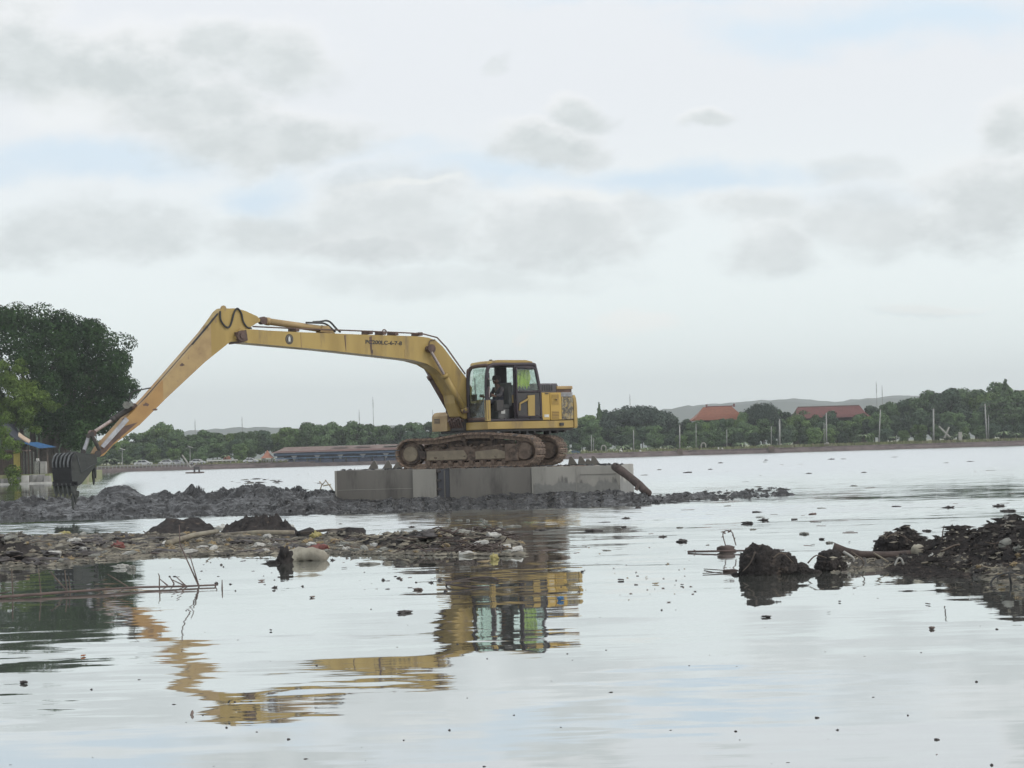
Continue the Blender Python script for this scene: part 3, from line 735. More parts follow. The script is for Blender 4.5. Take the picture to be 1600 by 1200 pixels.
bm = bmesh.new(); prism(bm, UF, [(q[0] - .03, q[1] - .07), (q[0] + .03, q[1] - .07), (q[0] + .035, q[1] + .03), (q[0] + .015, q[1] + .08), (q[0] - .015, q[1] + .08), (q[0] - .035, q[1] + .03)], bl + .010, bl + .013); obj('emblem_figure', bm, 'white_decal', boom)
# boom tip pin boss
q = sp_(376, 525, bl)
bm = bmesh.new(); cyl(bm, UF.p(q[0], -.38, q[1]), UF.p(q[0], .40, q[1]), .15, seg=20); cyl(bm, UF.p(q[0], .40, q[1]), UF.p(q[0], .44, q[1]), .08, seg=16)
prism(bm, UF, [(q[0] + .16, q[1] + .1), (q[0] - .16, q[1] + .17), (q[0] - .2, q[1] - .12), (q[0] + .05, q[1] - .2)], -.33, .33); obj('pivot_pin', bm, 'brown_steel', boom)
# hydraulic pipes along the top
bm = bmesh.new()
for l, dz in ((.12, .05), (.2, .05), (-.1, .05), (-.18, .05)):
    pts = [sp_(x, y, l) for x, y in ((395, 513), (470, 516.5), (545, 519), (640, 523), (662, 524.5), (683, 530), (697, 545), (727, 587))]
    tube(bm, [UF.p(a, l, b + dz) for a, b in pts], .022, 6)
obj('hydraulic_pipe', bm, 'brown_steel', boom)
for x, y in ((579, 522), (600, 523), (619, 524), (657, 524.5), (464, 518)):
    a = sp_(x, y, .2); bm = bmesh.new(); box(bm, UF, a[0] - .06, a[0] + .06, -.22, .24, a[1] - .0, a[1] + .10, .01); obj('pipe_clamp', bm, 'brown_steel', boom)
a = sp_(600.5, 519, .2); bm = bmesh.new(); tube(bm, [UF.p(a[0] + .07 * math.cos(t), .2, a[1] + .07 * math.sin(t)) for t in [k * math.pi / 8 for k in range(-1, 10)]], .02, 6); obj('lifting_eye', bm, 'brown_steel', boom)
a = sp_(671, 545, bl)
bm = bmesh.new(); cyl(bm, UF.p(a[0], -.42, a[1]), UF.p(a[0], .44, a[1]), .09, seg=16); cyl(bm, UF.p(a[0], .36, a[1]), UF.p(a[0], .43, a[1]), .13, seg=16); obj('cylinder_pin', bm, 'brown_steel', boom)
bm = bmesh.new(); pts = [(670, 545), (669.5, 538), (672, 532), (679, 531)]
tube(bm, spline([UF.p(sp_(x, y, bl)[0], bl + .03, sp_(x, y, bl)[1]) for x, y in pts], 5), .014, 6); obj('grease_line', bm, 'brown_steel', boom)

def ram(name, a, b, split, r, rr, m, parent=EXC, label=None, rodfirst=True):
    """a rod end, b barrel end, world points"""
    a = Vector(a); b = Vector(b); s = a.lerp(b, split); d = (b - a).normalized()
    bm = bmesh.new(); cyl(bm, s, b, r, seg=16); cyl(bm, s - d * .02, s + d * .10, r * 1.2, seg=16); cyl(bm, b - d * .08, b + d * .02, r * 1.15, seg=16)
    o = obj(name, bm, m, parent, True); 
    for p in o.data.polygons: p.use_smooth = abs(p.normal.dot(d)) < .5
    if label: o['label'] = label
    bm = bmesh.new(); cyl(bm, a, s, rr, seg=14); obj('rod', bm, 'chrome', o)
    bm = bmesh.new(); cyl(bm, a - LFT * .09, a + LFT * .09, r * 1.15, seg=14); cyl(bm, b - LFT * .09, b + LFT * .09, r * 1.1, seg=14); obj('eye_bush', bm, 'brown_steel', o)
    return o
la = .40
pa = UF.p(*(lambda q: (q[0], la, q[1]))(sp_(671, 545, la))); pb = UF.p(*(lambda q: (q[0], la, q[1]))(sp_(726, 641, la)))
rm = ram('boom_cylinder', pa, pb, .42, .085, .045, 'yellow_paint')
bm = bmesh.new(); off = Vector((0, 0, .0)) + FWD * -.1; tube(bm, [pa.lerp(pb, .45) + off, pa.lerp(pb, .97) + off], .016, 6); obj('oil_pipe', bm, 'brown_steel', rm)
dlt = -LFT * .80
rm = ram('boom_cylinder', pa + dlt, pb + dlt, .42, .085, .045, 'brown_steel')
bm = bmesh.new(); off = FWD * -.12; tube(bm, [pa.lerp(pb, .42) + off + dlt, pa.lerp(pb, .97) + off + dlt], .012, 6); obj('oil_pipe', bm, 'rubber', rm)
# arm cylinder on top of the boom
a = sp_(410, 501, 0); b = sp_(505, 514.5, 0)
A_ = UF.p(a[0], 0, a[1]); B_ = UF.p(b[0], 0, b[1])
rm = ram('arm_cylinder', A_, B_, .06, .095, .05, 'tan_paint')
for p in ((-.08, .12), (.08, .12)):
    bm = bmesh.new(); hs = [(489, 503, ), (500, 502.5), (510, 501), (517, 504), (525, 513), (532, 519)] if p[0] < 0 else [(478, 504), (494, 504.5), (505, 505), (512, 508), (519, 514), (524, 518.5)]
    tube(bm, spline([UF.p(sp_(x, y, p[0])[0], p[0], sp_(x, y, p[0])[1]) for x, y in hs], 5), .028, 7); obj('hose', bm, 'rubber', rm)
q = sp_(506, 516, 0)
bm = bmesh.new(); prism(bm, UF, [(q[0] + .2, q[1] - .06), (q[0] + .08, q[1] + .12), (q[0] - .08, q[1] + .12), (q[0] - .3, q[1] - .1)], -.13, -.10); prism(bm, UF, [(q[0] + .2, q[1] - .06), (q[0] + .08, q[1] + .12), (q[0] - .08, q[1] + .12), (q[0] - .3, q[1] - .1)], .10, .13); obj('cylinder_bracket', bm, 'tan_paint', boom)

# --- arm
al = .21
ARM = spl([(402, 494), (407, 499), (406.5, 503), (400, 505.5), (392, 510), (386, 522), (380, 531), (366, 534), (360, 533), (320, 566), (260, 622), (218, 664), (176, 695), (162, 712), (155, 714), (151, 708), (156, 699), (198, 653), (231, 620.5), (320, 518), (332, 502), (343, 486), (349, 481), (356, 482), (370, 481.6), (384, 486)], al)
bm = bmesh.new(); prism(bm, UF, ARM, -al, al, .012); arm = obj('arm', bm, 'tan_paint', EXC)
arm.data.materials.append(MATS['orange_paint']); arm.data.materials.append(MATS['yellow_paint'])
offs = org(arm)
# paint tones follow the sections of the arm: yellow head, tan middle, orange lower half
bm = bmesh.new(); bm.from_mesh(arm.data)
fcut = [sp_(330, 530, al)[0], sp_(255, 610, al)[0]]
for fc in fcut: bmesh.ops.bisect_plane(bm, geom=bm.verts[:] + bm.edges[:] + bm.faces[:], plane_co=UF.p(fc, 0, 0) - offs, plane_no=(FWD * 1 + UZ * -.9).normalized() if fc == 1e9 else FWD, dist=1e-5)
for f in bm.faces:
    ff = (f.calc_center_median() + offs - C).dot(FWD)
    f.material_index = 2 if ff < fcut[0] else (0 if ff < fcut[1] else 1)
bm.to_mesh(arm.data); bm.free()
def apt(x, y, l=al): q = sp_(x, y, l); return UF.p(q[0], l, q[1])
for l in (.08, -.08):
    bm = bmesh.new(); tube(bm, [apt(336, 500, l), apt(318, 517, l), apt(262, 582, l), apt(214, 636, l)], .022, 6); obj('hydraulic_pipe', bm, 'dark_steel', arm)
for l0, pts in ((al + .03, [(344, 486), (345, 500), (352, 510), (358, 511), (362, 503), (366, 488), (371, 482), (377, 489), (380, 502), (386, 511), (393, 513)]),
                (al + .02, [(340, 490), (332, 500), (322, 512), (300, 538)])):
    bm = bmesh.new(); tube(bm, spline([apt(x, y, l0) for x, y in pts], 5), .026, 7); obj('hose', bm, 'rubber', arm)
for x, y in ((349, 482), (334, 501), (322, 513)):
    bm = bmesh.new(); cyl(bm, apt(x, y, -.12), apt(x, y, .2), .085, seg=12); obj('pipe_clamp', bm, 'tan_paint', arm)
bm = bmesh.new(); prism(bm, UF, spl([(196, 652), (201, 657), (162, 700), (157, 697)], al + .02), al, al + .05); obj('guard_plate', bm, 'silver', arm)
bm = bmesh.new()
for x, y in ((285, 570), (243, 640), (228, 632), (196, 668), (190, 676), (184, 684), (195, 655)):
    q = sp_(x, y, al); rr = random.Random(x); prism(bm, UF, [(q[0] + .1 * rr.uniform(.4, 1) * math.cos(t), q[1] + .06 * rr.uniform(.3, 1) * math.sin(t)) for t in [k * math.tau / 9 for k in range(9)]], al, al + .004)
obj('rust_patch', bm, 'brown_steel', arm)
bm = bmesh.new(); prism(bm, UF, spl([(186, 668), (215, 660), (178, 692), (165, 706), (158, 711), (153, 706)], al + .003), al + .001, al + .006); o = obj('worn_tip_plate', bm, 'brown_steel', arm)
# bucket cylinder, links
A_ = apt(144, 677, 0); B_ = apt(208, 635, 0)
ram('bucket_cylinder', A_, B_, .48, .075, .045, 'dark_steel', label='slim grey bucket cylinder above the arm tip')
bm = bmesh.new(); tube(bm, spline([apt(199, 634, .15), apt(203, 622, .15), apt(208, 612, .15), apt(225, 608, .15), apt(236, 606, .15)], 5), .018, 6); obj('hose', bm, 'rubber', EXC)
bm = bmesh.new(); cyl(bm, apt(198, 633, .02), apt(198, 633, .25), .10, seg=14); prism(bm, UF, spl([(193, 632), (205, 629), (207, 634), (197, 637)], .1), .0, .2); obj('work_lamp', bm, 'litter_grey', EXC)
for l in (.25, -.25):
    bm = bmesh.new(); cyl(bm, apt(143, 679, l), apt(156, 704, l), .055, .055, 8); obj('tipping_link', bm, 'dark_steel', EXC)
for l in (.17, -.17):
    bm = bmesh.new(); cyl(bm, apt(139, 681, l), apt(131, 705, l), .05, .05, 8); obj('bucket_link', bm, 'silver', EXC)
bm = bmesh.new(); cyl(bm, apt(138, 681, -.3), apt(138, 681, .3), .06, seg=10); cyl(bm, apt(144, 678, -.3), apt(144, 678, .3), .06, seg=10); cyl(bm, apt(153, 709, -.5), apt(153, 709, .5), .09, seg=12); cyl(bm, apt(130, 706, -.3), apt(130, 706, .3), .07, seg=10); obj('link_pin', bm, 'dark_steel', EXC)

# --- bucket
bw = .52; bf = -.80
BK = spl([(151, 710), (135, 709), (118, 708), (113.5, 713), (111.5, 722), (112, 738), (114, 754), (117, 762), (127, 757), (134, 748), (146, 733), (152, 722)], bw)
bkt = None
bm = bmesh.new(); prism(bm, UF, BK, bw - .05, bw, .008)
bkt = obj('bucket', bm, 'bucket_mud', EXC); bkt['label'] = 'dark mud-caked bucket with teeth pointing down'
bm = bmesh.new(); prism(bm, UF, BK, bf, bf + .05, .008); obj('side_plate', bm, 'bucket_mud', bkt)
q = [Vector((a, 0, b)) for a, b in BK]
shell = q[2:8]
bm = bmesh.new(); outer = [bm.verts.new(UF.p(p.x, bf, p.z)) for p in shell] ; outer2 = [bm.verts.new(UF.p(p.x, bw - .04, p.z)) for p in shell]
cen = sum((Vector((p.x, 0, p.z)) for p in q), Vector()) / len(q)
inn = [bm.verts.new(UF.p(p.x + (cen.x - p.x) * .09, bf, p.z + (cen.z - p.z) * .09)) for p in shell]; inn2 = [bm.verts.new(UF.p(p.x + (cen.x - p.x) * .09, bw - .04, p.z + (cen.z - p.z) * .09)) for p in shell]
for i in range(len(shell) - 1):
    bm.faces.new((outer[i], outer[i + 1], outer2[i + 1], outer2[i])); bm.faces.new((inn[i], inn2[i], inn2[i + 1], inn[i + 1]))
bm.faces.new((outer[0], outer2[0], inn2[0], inn[0])); bm.faces.new((outer[-1], inn[-1], inn2[-1], outer2[-1]))
obj('back_shell', bm, 'bucket_black', bkt)
bm = bmesh.new(); prism(bm, UF, [(q[k].x, q[k].z) for k in (0, 1, 2)] + [(q[2].x - .02, q[2].z - .06), (q[0].x - .02, q[0].z - .06)], bf, bw - .05); obj('top_plate', bm, 'bucket_mud', bkt)
for k in range(5):      # wear strips over the shoulder
    l0 = bf + .04 + k * .26
    bm = bmesh.new(); pts = [(q[1].x, q[1].z + .01), (q[2].x + .01, q[2].z + .02), (q[3].x + .02, q[3].z + .01), (q[4].x + .025, q[4].z), (q[4].x + .02, q[4].z - .12)]
    pin = [(x - .05, z - .03) for x, z in pts][::-1]
    prism(bm, UF, pts + pin, l0, l0 + .10); obj('wear_strip', bm, 'bucket_strip', bkt)
for k in range(4):
    l0 = bf + .1 + k * .32; bm = bmesh.new(); lump(bm, UF.p(q[1].x - .05 + .08 * k, l0, q[1].z + .02), .08, 2, .5, k, (1.3, 1, .6)); obj('mud_clod', bm, 'bucket_mud', bkt, True)
bm = bmesh.new(); a = apt(120, 711, bw); b = apt(127, 738, bw); tube(bm, [a + LFT * .01, b + LFT * .01], .014, 5); tube(bm, [b + LFT * .01, apt(147, 725, bw) + LFT * .01], .012, 5); obj('weld_seam', bm, 'bucket_strip', bkt)
# cutting edge and teeth
e0 = sp_(115, 758, bw); e1 = sp_(127, 758, 0)
bm = bmesh.new(); box(bm, UF, e0[0] - .12, e0[0] + .05, bf, bw, e0[1] - .02, e0[1] + .1, .01); obj('cutting_edge', bm, 'bucket_black', bkt)
tth = None
for k in range(5):
    l0 = bf + .07 + k * (bw - bf - .14) / 4
    if tth is None:
        bm = bmesh.new(); prism(bm, UF, [(e0[0] + .06, e0[1] + .05), (e0[0] - .13, e0[1] + .05), (e0[0] - .08, e0[1] - .2), (e0[0] - .03, e0[1] - .30), (e0[0] + .01, e0[1] - .2)], l0 - .05, l0 + .05, .01); tth = obj('tooth', bm, 'bucket_mud', bkt)
    else: inst(tth, loc=LFT * ((bw - bf - .14) / 4 * k))
for k, (x, y, L_) in enumerate(((114, 776, .24), (118, 770, .2), (146, 736, .28), (148, 728, .22), (121, 768, .12))):
    bm = bmesh.new(); p0 = apt(x, y, bw - .1 if k < 5 else -.1); lump(bm, p0 - Vector((0, 0, L_ / 2)), .06, 2, .7, k, (.7, .7, L_ / .075)); obj('hanging_mud', bm, 'bucket_mud', bkt, True)

# --- operator
def skin(name, verts, edges, radii, m, parent, root=0, sub=2, label=None):
    me = bpy.data.meshes.new(name); me.from_pydata([Vector(v) for v in verts], edges, []); o = bpy.data.objects.new(name, me); COL.objects.link(o)
    mo = o.modifiers.new('s', 'SKIN'); sk = me.skin_vertices[0].data
    for i, r in enumerate(radii):
        sk[i].radius = (r, r) if not isinstance(r, tuple) else r; sk[i].use_root = (i == root)
    mo.use_smooth_shade = True
    m2 = o.modifiers.new('d', 'SUBSURF'); m2.levels = sub; m2.render_levels = sub
    dg = bpy.context.evaluated_depsgraph_get(); dg.update(); nm = bpy.data.meshes.new_from_object(o.evaluated_get(dg))
    bpy.data.objects.remove(o); off = org(parent)
    for v in nm.vertices: v.co = v.co - off
    nm.materials.clear(); nm.name = name
    return finish(name, nm, m, parent, True)
SZ = zc0 + .5
pers = empty('person', UF.p(-.1, .8, SZ), 'seated operator in a dark brimmed cap and dark striped shirt inside the excavator cab', 'person')
u = lambda f, l, z: UF.p(f, l + .8, SZ + z)
bv = [u(-.12, 0, .08), u(-.12, 0, .26), u(-.11, 0, .44), u(-.08, 0, .54), u(-.05, 0, .60), u(-.03, 0, .68), u(-.02, 0, .74),
      u(-.10, .19, .46), u(.02, .26, .26), u(.20, .27, .24), u(.28, .27, .26), u(-.10, -.19, .46), u(.02, -.26, .26), u(.20, -.32, .24), u(.27, -.34, .26),
      u(.0, .11, .06), u(.36, .14, .10), u(.42, .14, -.30), u(.52, .14, -.36), u(.0, -.11, .06), u(.36, -.14, .10), u(.42, -.14, -.30), u(.52, -.14, -.36)]
be = [(0, 1), (1, 2), (2, 3), (3, 4), (4, 5), (5, 6), (2, 7), (7, 8), (8, 9), (9, 10), (2, 11), (11, 12), (12, 13), (13, 14), (0, 15), (15, 16), (16, 17), (17, 18), (0, 19), (19, 20), (20, 21), (21, 22)]
br = [.12, .11, .12, .055, .06, .095, .09, .065, .048, .034, .03, .065, .048, .034, .03, .095, .075, .055, .045, .095, .075, .055, .045]
body = skin('body', bv, be, br, 'skin', pers)
skin('shirt', [bv[k] for k in (0, 1, 2, 3, 7, 8, 9, 11, 12, 13)], [(0, 1), (1, 2), (2, 3), (2, 4), (4, 5), (5, 6), (2, 7), (7, 8), (8, 9)], [.165, .155, .165, .07, .078, .06, .046, .078, .06, .046], 'shirt', pers)
skin('trousers', [bv[k] for k in (0, 15, 16, 17, 19, 20, 21)], [(0, 1), (1, 2), (2, 3), (0, 4), (4, 5), (5, 6)], [.168, .108, .086, .066, .108, .086, .066], 'trousers', pers)
bm = bmesh.new(); lump(bm, u(-.03, 0, .71), .112, 3, .0); 
for v in list(bm.verts):
    pass
nose = u(.08, 0, .685); lump(bm, nose, .02, 1, 0); lump(bm, u(.06, 0, .635), .03, 1, 0, squash=(1, 1.2, .7))
for s in (-1, 1): lump(bm, u(-.03, .108 * s, .69), .025, 1, 0, squash=(1, .5, 1.4))
obj('face', bm, 'skin', pers, True)
bm = bmesh.new()
for s in (-1, 1): lump(bm, u(.072, .038 * s, .715), .012, 1, 0)
obj('eye', bm, 'white_decal', pers)
bm = bmesh.new(); lump(bm, u(-.045, 0, .715), .117, 3, .05); 
bmesh.ops.delete(bm, geom=[v for v in bm.verts if (v.co - u(0, 0, .70)).dot(FWD) > .02 and v.co.z < u(0, 0, .745).z], context='VERTS'); obj('hair', bm, 'rubber', pers, True)
bm = bmesh.new(); 
rings = []
for r, z in ((.125, .745), (.13, .79), (.115, .84), (.07, .872), (.01, .88)):
    rings.append([bm.verts.new(u(-.03 + r * math.cos(t), r * .92 * math.sin(t), z)) for t in [k * math.tau / 20 for k in range(20)]])
for a, b in zip(rings, rings[1:]):
    for i in range(20): bm.faces.new((a[i], a[(i + 1) % 20], b[(i + 1) % 20], b[i]))
br_ = [bm.verts.new(u(-.03 + r * math.cos(t), .12 * math.sin(t), .745 - (.03 if r > .2 else 0))) for r, t in ((.12, -1.2), (.2, -.8), (.27, -.35), (.28, 0), (.27, .35), (.2, .8), (.12, 1.2))]
bm.faces.new(br_); obj('cap', bm, 'cap', pers, True)
bm = bmesh.new()     # hands closed on the levers
for s, bx, by in ((1, .30, .27), (-1, .29, -.345)):
    lump(bm, u(bx, by, .27), .04, 2, .0, squash=(1.1, .8, 1.2))
    for k in range(4): tube(bm, [u(bx + .03, by + s * .03, .30 - k * .02), u(bx + .055, by + s * .01, .30 - k * .02), u(bx + .05, by - s * .025, .298 - k * .02), u(bx + .025, by - s * .03, .298 - k * .02)], .010 - .001 * (k == 3), 6)
    tube(bm, [u(bx - .0, by - s * .02, .28), u(bx + .03, by - s * .035, .315), u(bx + .045, by - s * .02, .325)], .011, 6)
obj('hand', bm, 'skin', pers, True)
# yellow-green cloth hanging inside the rear of the cab
bm = bmesh.new()
cols = []
l0 = cR - .10
na, nb = 26, 18
for i in range(na + 1):
    f = fm - .06 - (fm - fr1t - .24) * i / na
    col = []
    for j in range(nb + 1):
        w = 1 - .12 * math.sin(i * 1.1) ** 2
        bot = zw + (.06 + .12 * abs(math.sin(i * .55 + 1)))
        z = (zc1 - .24) - ((zc1 - .24) - bot) * j / nb
        col.append(bm.verts.new(UF.p(f + .02 * math.sin(j * .5 + i), l0 - .035 * math.sin(i * .9 + j * .12) - .02, z)))
    cols.append(col)
for a, b in zip(cols, cols[1:]):
    for j in range(nb):
        bm.faces.new((a[j], a[j + 1], b[j + 1], b[j]))
o = obj('hanging_cloth', bm, 'vest', None, True, at=UF.p(fm - .3, l0, zw))
so_ = o.modifiers.new('th', 'SOLIDIFY'); so_.thickness = .006
props(o, 'yellow-green cloth hanging behind the rear side window of the excavator cab', 'cloth')
# ------------------------------------------------------------------ water and land
def sheet(name, pts, z, m, kind='structure', depth=0.0):
    bm = bmesh.new()
    if depth: prism(bm, Fr((0, 0, 0), (1, 0, 0), (0, 0, 1), (0, 1, 0)), pts, z - depth, z)
    else: bm.faces.new([bm.verts.new((x, y, z)) for x, y in pts])
    o = obj(name, bm, m); o['kind'] = kind; return o
sheet('water', [(-900, -60), (900, -60), (900, 700), (-900, 700)], 0.0, 'lake_water')
sheet('lake_bed', [(-1500, -70), (1500, -70), (1500, 3000), (-1500, 3000)], -1.2, 'soil')

# far shore edge read from the waterline, then run on sideways
SH = [(150, 738.5), (300, 734), (440, 730), (620, 724.5), (760, 721), (900, 717.5), (1080, 711.5), (1300, 705), (1450, 700.5), (1600, 696)]
EDGE = [W(x, y) for x, y in SH]
Yf = sum(v.y for v in EDGE) / len(EDGE)
EDGE = [Vector((v.x, Yf + (v.y - Yf) * .5, 0)) for v in EDGE]
EDGE = [Vector((-600, Yf + 10, 0)), Vector((-90, Yf + 5, 0))] + EDGE + [Vector((110, Yf, 0)), Vector((700, Yf + 20, 0))]
def edge_y(x):
    for a, b in zip(EDGE, EDGE[1:]):
        if a.x <= x <= b.x: return a.y + (b.y - a.y) * (x - a.x) / (b.x - a.x)
    return Yf
LZ = .75
bm = bmesh.new()
nr = [bm.verts.new((v.x, v.y + .9, LZ)) for v in EDGE]; fr_ = [bm.verts.new((v.x * 1.3, 3000, LZ + 1)) for v in EDGE]
for i in range(len(EDGE) - 1): bm.faces.new((nr[i], nr[i + 1], fr_[i + 1], fr_[i]))
o = obj('ground', bm, 'grass'); o['kind'] = 'structure'
bm = bmesh.new(); a = []
for i in range(len(EDGE) - 1):
    p, q = EDGE[i], EDGE[i + 1]; n = max(1, int((q - p).length / 1.2)) if abs(p.x) < 200 and abs(q.x) < 200 else 1
    for k in range(n): a.append(p.lerp(q, k / n))
a.append(EDGE[-1]); rr = random.Random(3)
rows = []
for v in a:
    j = lambda s: rr.uniform(-s, s)
    rows.append([bm.verts.new((v.x, v.y + dy + j(.06), z + j(.03))) for dy, z in ((0, -.3), (.15, .25), (.35, .52), (.45, .56), (.46, .80), (.95, .82), (.96, .7))])
for r0, r1 in zip(rows, rows[1:]):
    for k in range(6): bm.faces.new((r0[k], r1[k], r1[k + 1], r0[k + 1]))
o = obj('shore_wall', bm, 'shore_wall'); props(o, 'long low dark stone wall lining the far shore of the lake', 'wall')
# path strip behind wall
bm = bmesh.new(); pr = [bm.verts.new((v.x, v.y + 1.6, LZ + .04)) for v in EDGE[1:-1]]; pq = [bm.verts.new((v.x, v.y + 3.2, LZ + .05)) for v in EDGE[1:-1]]
for i in range(len(pr) - 1): bm.faces.new((pr[i], pr[i + 1], pq[i + 1], pq[i]))
o = obj('path', bm, 'concrete'); o['kind'] = 'structure'
# rough grass along the far shore
def scatter_blades(name, pos, h, w, m, seed):
    r = np.random.RandomState(seed); n = len(pos); pos = np.array(pos)
    a = r.rand(n) * np.pi; hh = h * (.4 + r.rand(n)); d = np.stack([np.cos(a), np.sin(a) * .5, np.zeros(n)], 1) * (w * .5)
    lean = (r.rand(n, 3) - .5) * h * .5; lean[:, 2] = hh
    V = np.concatenate([pos - d, pos + d, pos + lean], 1).reshape(-1, 3); F = np.arange(3 * n).reshape(-1, 3)
    me = bpy.data.meshes.new(name); me.from_pydata(V.tolist(), [], F.tolist()); o = finish(name, me, m); o['kind'] = 'stuff'; return o
pos = []
rr = random.Random(5)
for k in range(26000):
    x = rr.uniform(-95, 100); e = edge_y(x); yy = e + 1 + rr.random() ** 2 * 14
    dens = .25 if x < 40 else 1
    if rr.random() < dens: pos.append((x, yy, LZ))
scatter_blades('grass', pos, .45, .5, 'grass', 1)

# far hills, three low ridges
def ridge(Y, prof, seed, d):
    bm = bmesh.new(); rows = []
    xs = np.linspace(prof[0][0], prof[-1][0], 260)
    for px in xs:
        py = np.interp(px, [p[0] for p in prof], [p[1] for p in prof]); t = P(px, py, Y)
        t.z += noise.fractal(Vector((px * .05, seed, 0)), 1, 2, 5) * 2.2
        rows.append([bm.verts.new((t.x, Y - d, 0)), bm.verts.new((t.x, Y - d * .5, t.z * .62)), bm.verts.new((t.x, Y, t.z)), bm.verts.new((t.x, Y + d, 0))])
    for a, b in zip(rows, rows[1:]):
        for k in range(3): bm.faces.new((a[k], b[k], b[k + 1], a[k + 1]))
    o = obj('hills', bm, 'hill', None, True); o['kind'] = 'structure'
ridge(2100, [(-900, 700), (200, 690), (300, 672), (400, 667), (520, 672), (600, 665), (700, 664), (900, 668), (1000, 655), (1030, 640), (1080, 634), (1130, 634), (1180, 630), (1230, 627), (1300, 634), (1360, 624), (1420, 622), (1700, 640), (2400, 660)], 1.0, 160)
ridge(2500, [(-900, 690), (300, 690), (900, 672), (1020, 645), (1100, 632), (1200, 625), (1240, 622), (1300, 628), (1400, 618), (1800, 625), (2400, 640)], 7.0, 160)

# haze
bm = bmesh.new(); box(bm, Fr((0, 0, 0), (1, 0, 0), (0, 1, 0), (0, 0, 1)), -2000, 2000, -80, 2750, -2.3, 92)
hz_m = bpy.data.materials.new('haze_air'); hz_m.use_nodes = True; ht = hz_m.node_tree; ht.nodes.clear(); hn = NT(ht)
ho = hn.n('ShaderNodeOutputMaterial'); pv = hn.n('ShaderNodeVolumePrincipled')
pv.inputs['Color'].default_value = (.93, .97, 1.0, 1); pv.inputs['Density'].default_value = .00038; pv.inputs['Anisotropy'].default_value = .2
ht.links.new(pv.outputs[0], ho.inputs['Volume']); MATS['haze_air'] = hz_m
o = obj('haze', bm, 'haze_air'); o['kind'] = 'stuff'

# ------------------------------------------------------------------ trees
def leaf_mesh(name, blobs, n, size, seed, m, shell=.72, flat=.75, up=.35):
    r = np.random.RandomState(seed); bl_ = np.array(blobs, float)      # x y z rx ry rz
    w = (bl_[:, 3] * bl_[:, 4] * bl_[:, 5]) ** (2 / 3); idx = r.choice(len(bl_), n, p=w / w.sum())
    d = r.normal(size=(n, 3)); d /= np.linalg.norm(d, axis=1)[:, None]
    rad_ = shell + (1.04 - shell) * r.rand(n) ** .6
    c = bl_[idx, :3] + d * bl_[idx, 3:] * rad_[:, None]
    nn = d + r.normal(size=(n, 3)) * .55; nn[:, 2] += up; nn /= np.linalg.norm(nn, axis=1)[:, None]
    t = np.cross(nn, r.normal(size=(n, 3))); t /= np.linalg.norm(t, axis=1)[:, None]; b = np.cross(nn, t)
    s = size * (.6 + .8 * r.rand(n))[:, None]
    V = np.stack([c - t * s * .5, c + b * s * .5 * flat, c + t * s * .62, c - b * s * .5 * flat], 1).reshape(-1, 3)
    F = np.arange(4 * n).reshape(-1, 4)
    me = bpy.data.meshes.new(name); me.vertices.add(len(V)); me.vertices.foreach_set('co', V.ravel())
    me.loops.add(4 * n); me.loops.foreach_set('vertex_index', F.ravel()); me.polygons.add(n)
    me.polygons.foreach_set('loop_start', np.arange(0, 4 * n, 4)); me.polygons.foreach_set('loop_total', np.full(n, 4))
    me.update(); me.validate(); me.materials.append(MATS[m]); return me
def crown_blobs(w, h, base, n, seed, kind='round'):
    r = random.Random(seed); out = []
    for k in range(n):
        a = r.uniform(0, math.tau); t = r.random()
        if kind == 'dome': rr_ = math.sqrt(r.random()) * w * .5; z = base + (h - base) * (.35 + .55 * math.sqrt(max(0, 1 - (rr_ / (w * .5)) ** 2)) * r.uniform(.75, 1)); s = w * .13
        elif kind == 'tall': z = base + (h - base) * t * .9; rr_ = w * .35 * math.sin(math.pi * min(.95, t * .8 + .2)) * r.uniform(.2, 1); s = w * .22
        else: z = base + (h - base) * (.15 + .72 * t); rr_ = w * .40 * math.sqrt(max(.05, 1 - ((t - .42) / .62) ** 2)) * r.uniform(.3, 1); s = w * r.uniform(.13, .22)
        out.append((rr_ * math.cos(a), rr_ * math.sin(a), z, s, s, s * .75))
    return out
def trunk_bm(h, r0, seed, base=0, limbs=5, w=3):
    bm = bmesh.new(); r = random.Random(seed)
    p = [Vector((0, 0, -.3)), Vector((r.uniform(-.1, .1), 0, h * .3)), Vector((r.uniform(-.25, .25), r.uniform(-.2, .2), h * .65))]
    tube(bm, p, r0, 7, r0 * .5)
    for k in range(limbs):
        a = r.uniform(0, math.tau); L = w * r.uniform(.25, .42)
        tube(bm, [p[1].lerp(p[2], r.random()), p[2] + Vector((math.cos(a) * L * .5, math.sin(a) * L * .5, h * .05)), p[2] + Vector((math.cos(a) * L, math.sin(a) * L, h * r.uniform(.1, .25)))], r0 * .4, 5, r0 * .15)
    return bm
def bm_mesh(name, bm, m):
    bmesh.ops.recalc_face_normals(bm, faces=bm.faces); me = bpy.data.meshes.new(name); bm.to_mesh(me); bm.free(); me.materials.append(MATS[m]); return me
CR = []
for k in range(7):      # unit style crowns 5 m wide, 8 m high
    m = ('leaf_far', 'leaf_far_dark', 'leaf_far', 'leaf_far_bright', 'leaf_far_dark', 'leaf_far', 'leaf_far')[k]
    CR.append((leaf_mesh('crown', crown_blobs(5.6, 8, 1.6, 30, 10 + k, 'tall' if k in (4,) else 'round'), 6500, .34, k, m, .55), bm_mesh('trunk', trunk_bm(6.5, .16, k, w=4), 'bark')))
LOW = [(leaf_mesh('crown', crown_blobs(4.2, 4.2, .25, 22, 30 + k), 3600, .26, 20 + k, ('leaf_far', 'leaf_far_dark', 'leaf_far_bright')[k], .5), bm_mesh('trunk', trunk_bm(3.4, .1, 30 + k, w=3), 'bark')) for k in range(3)]
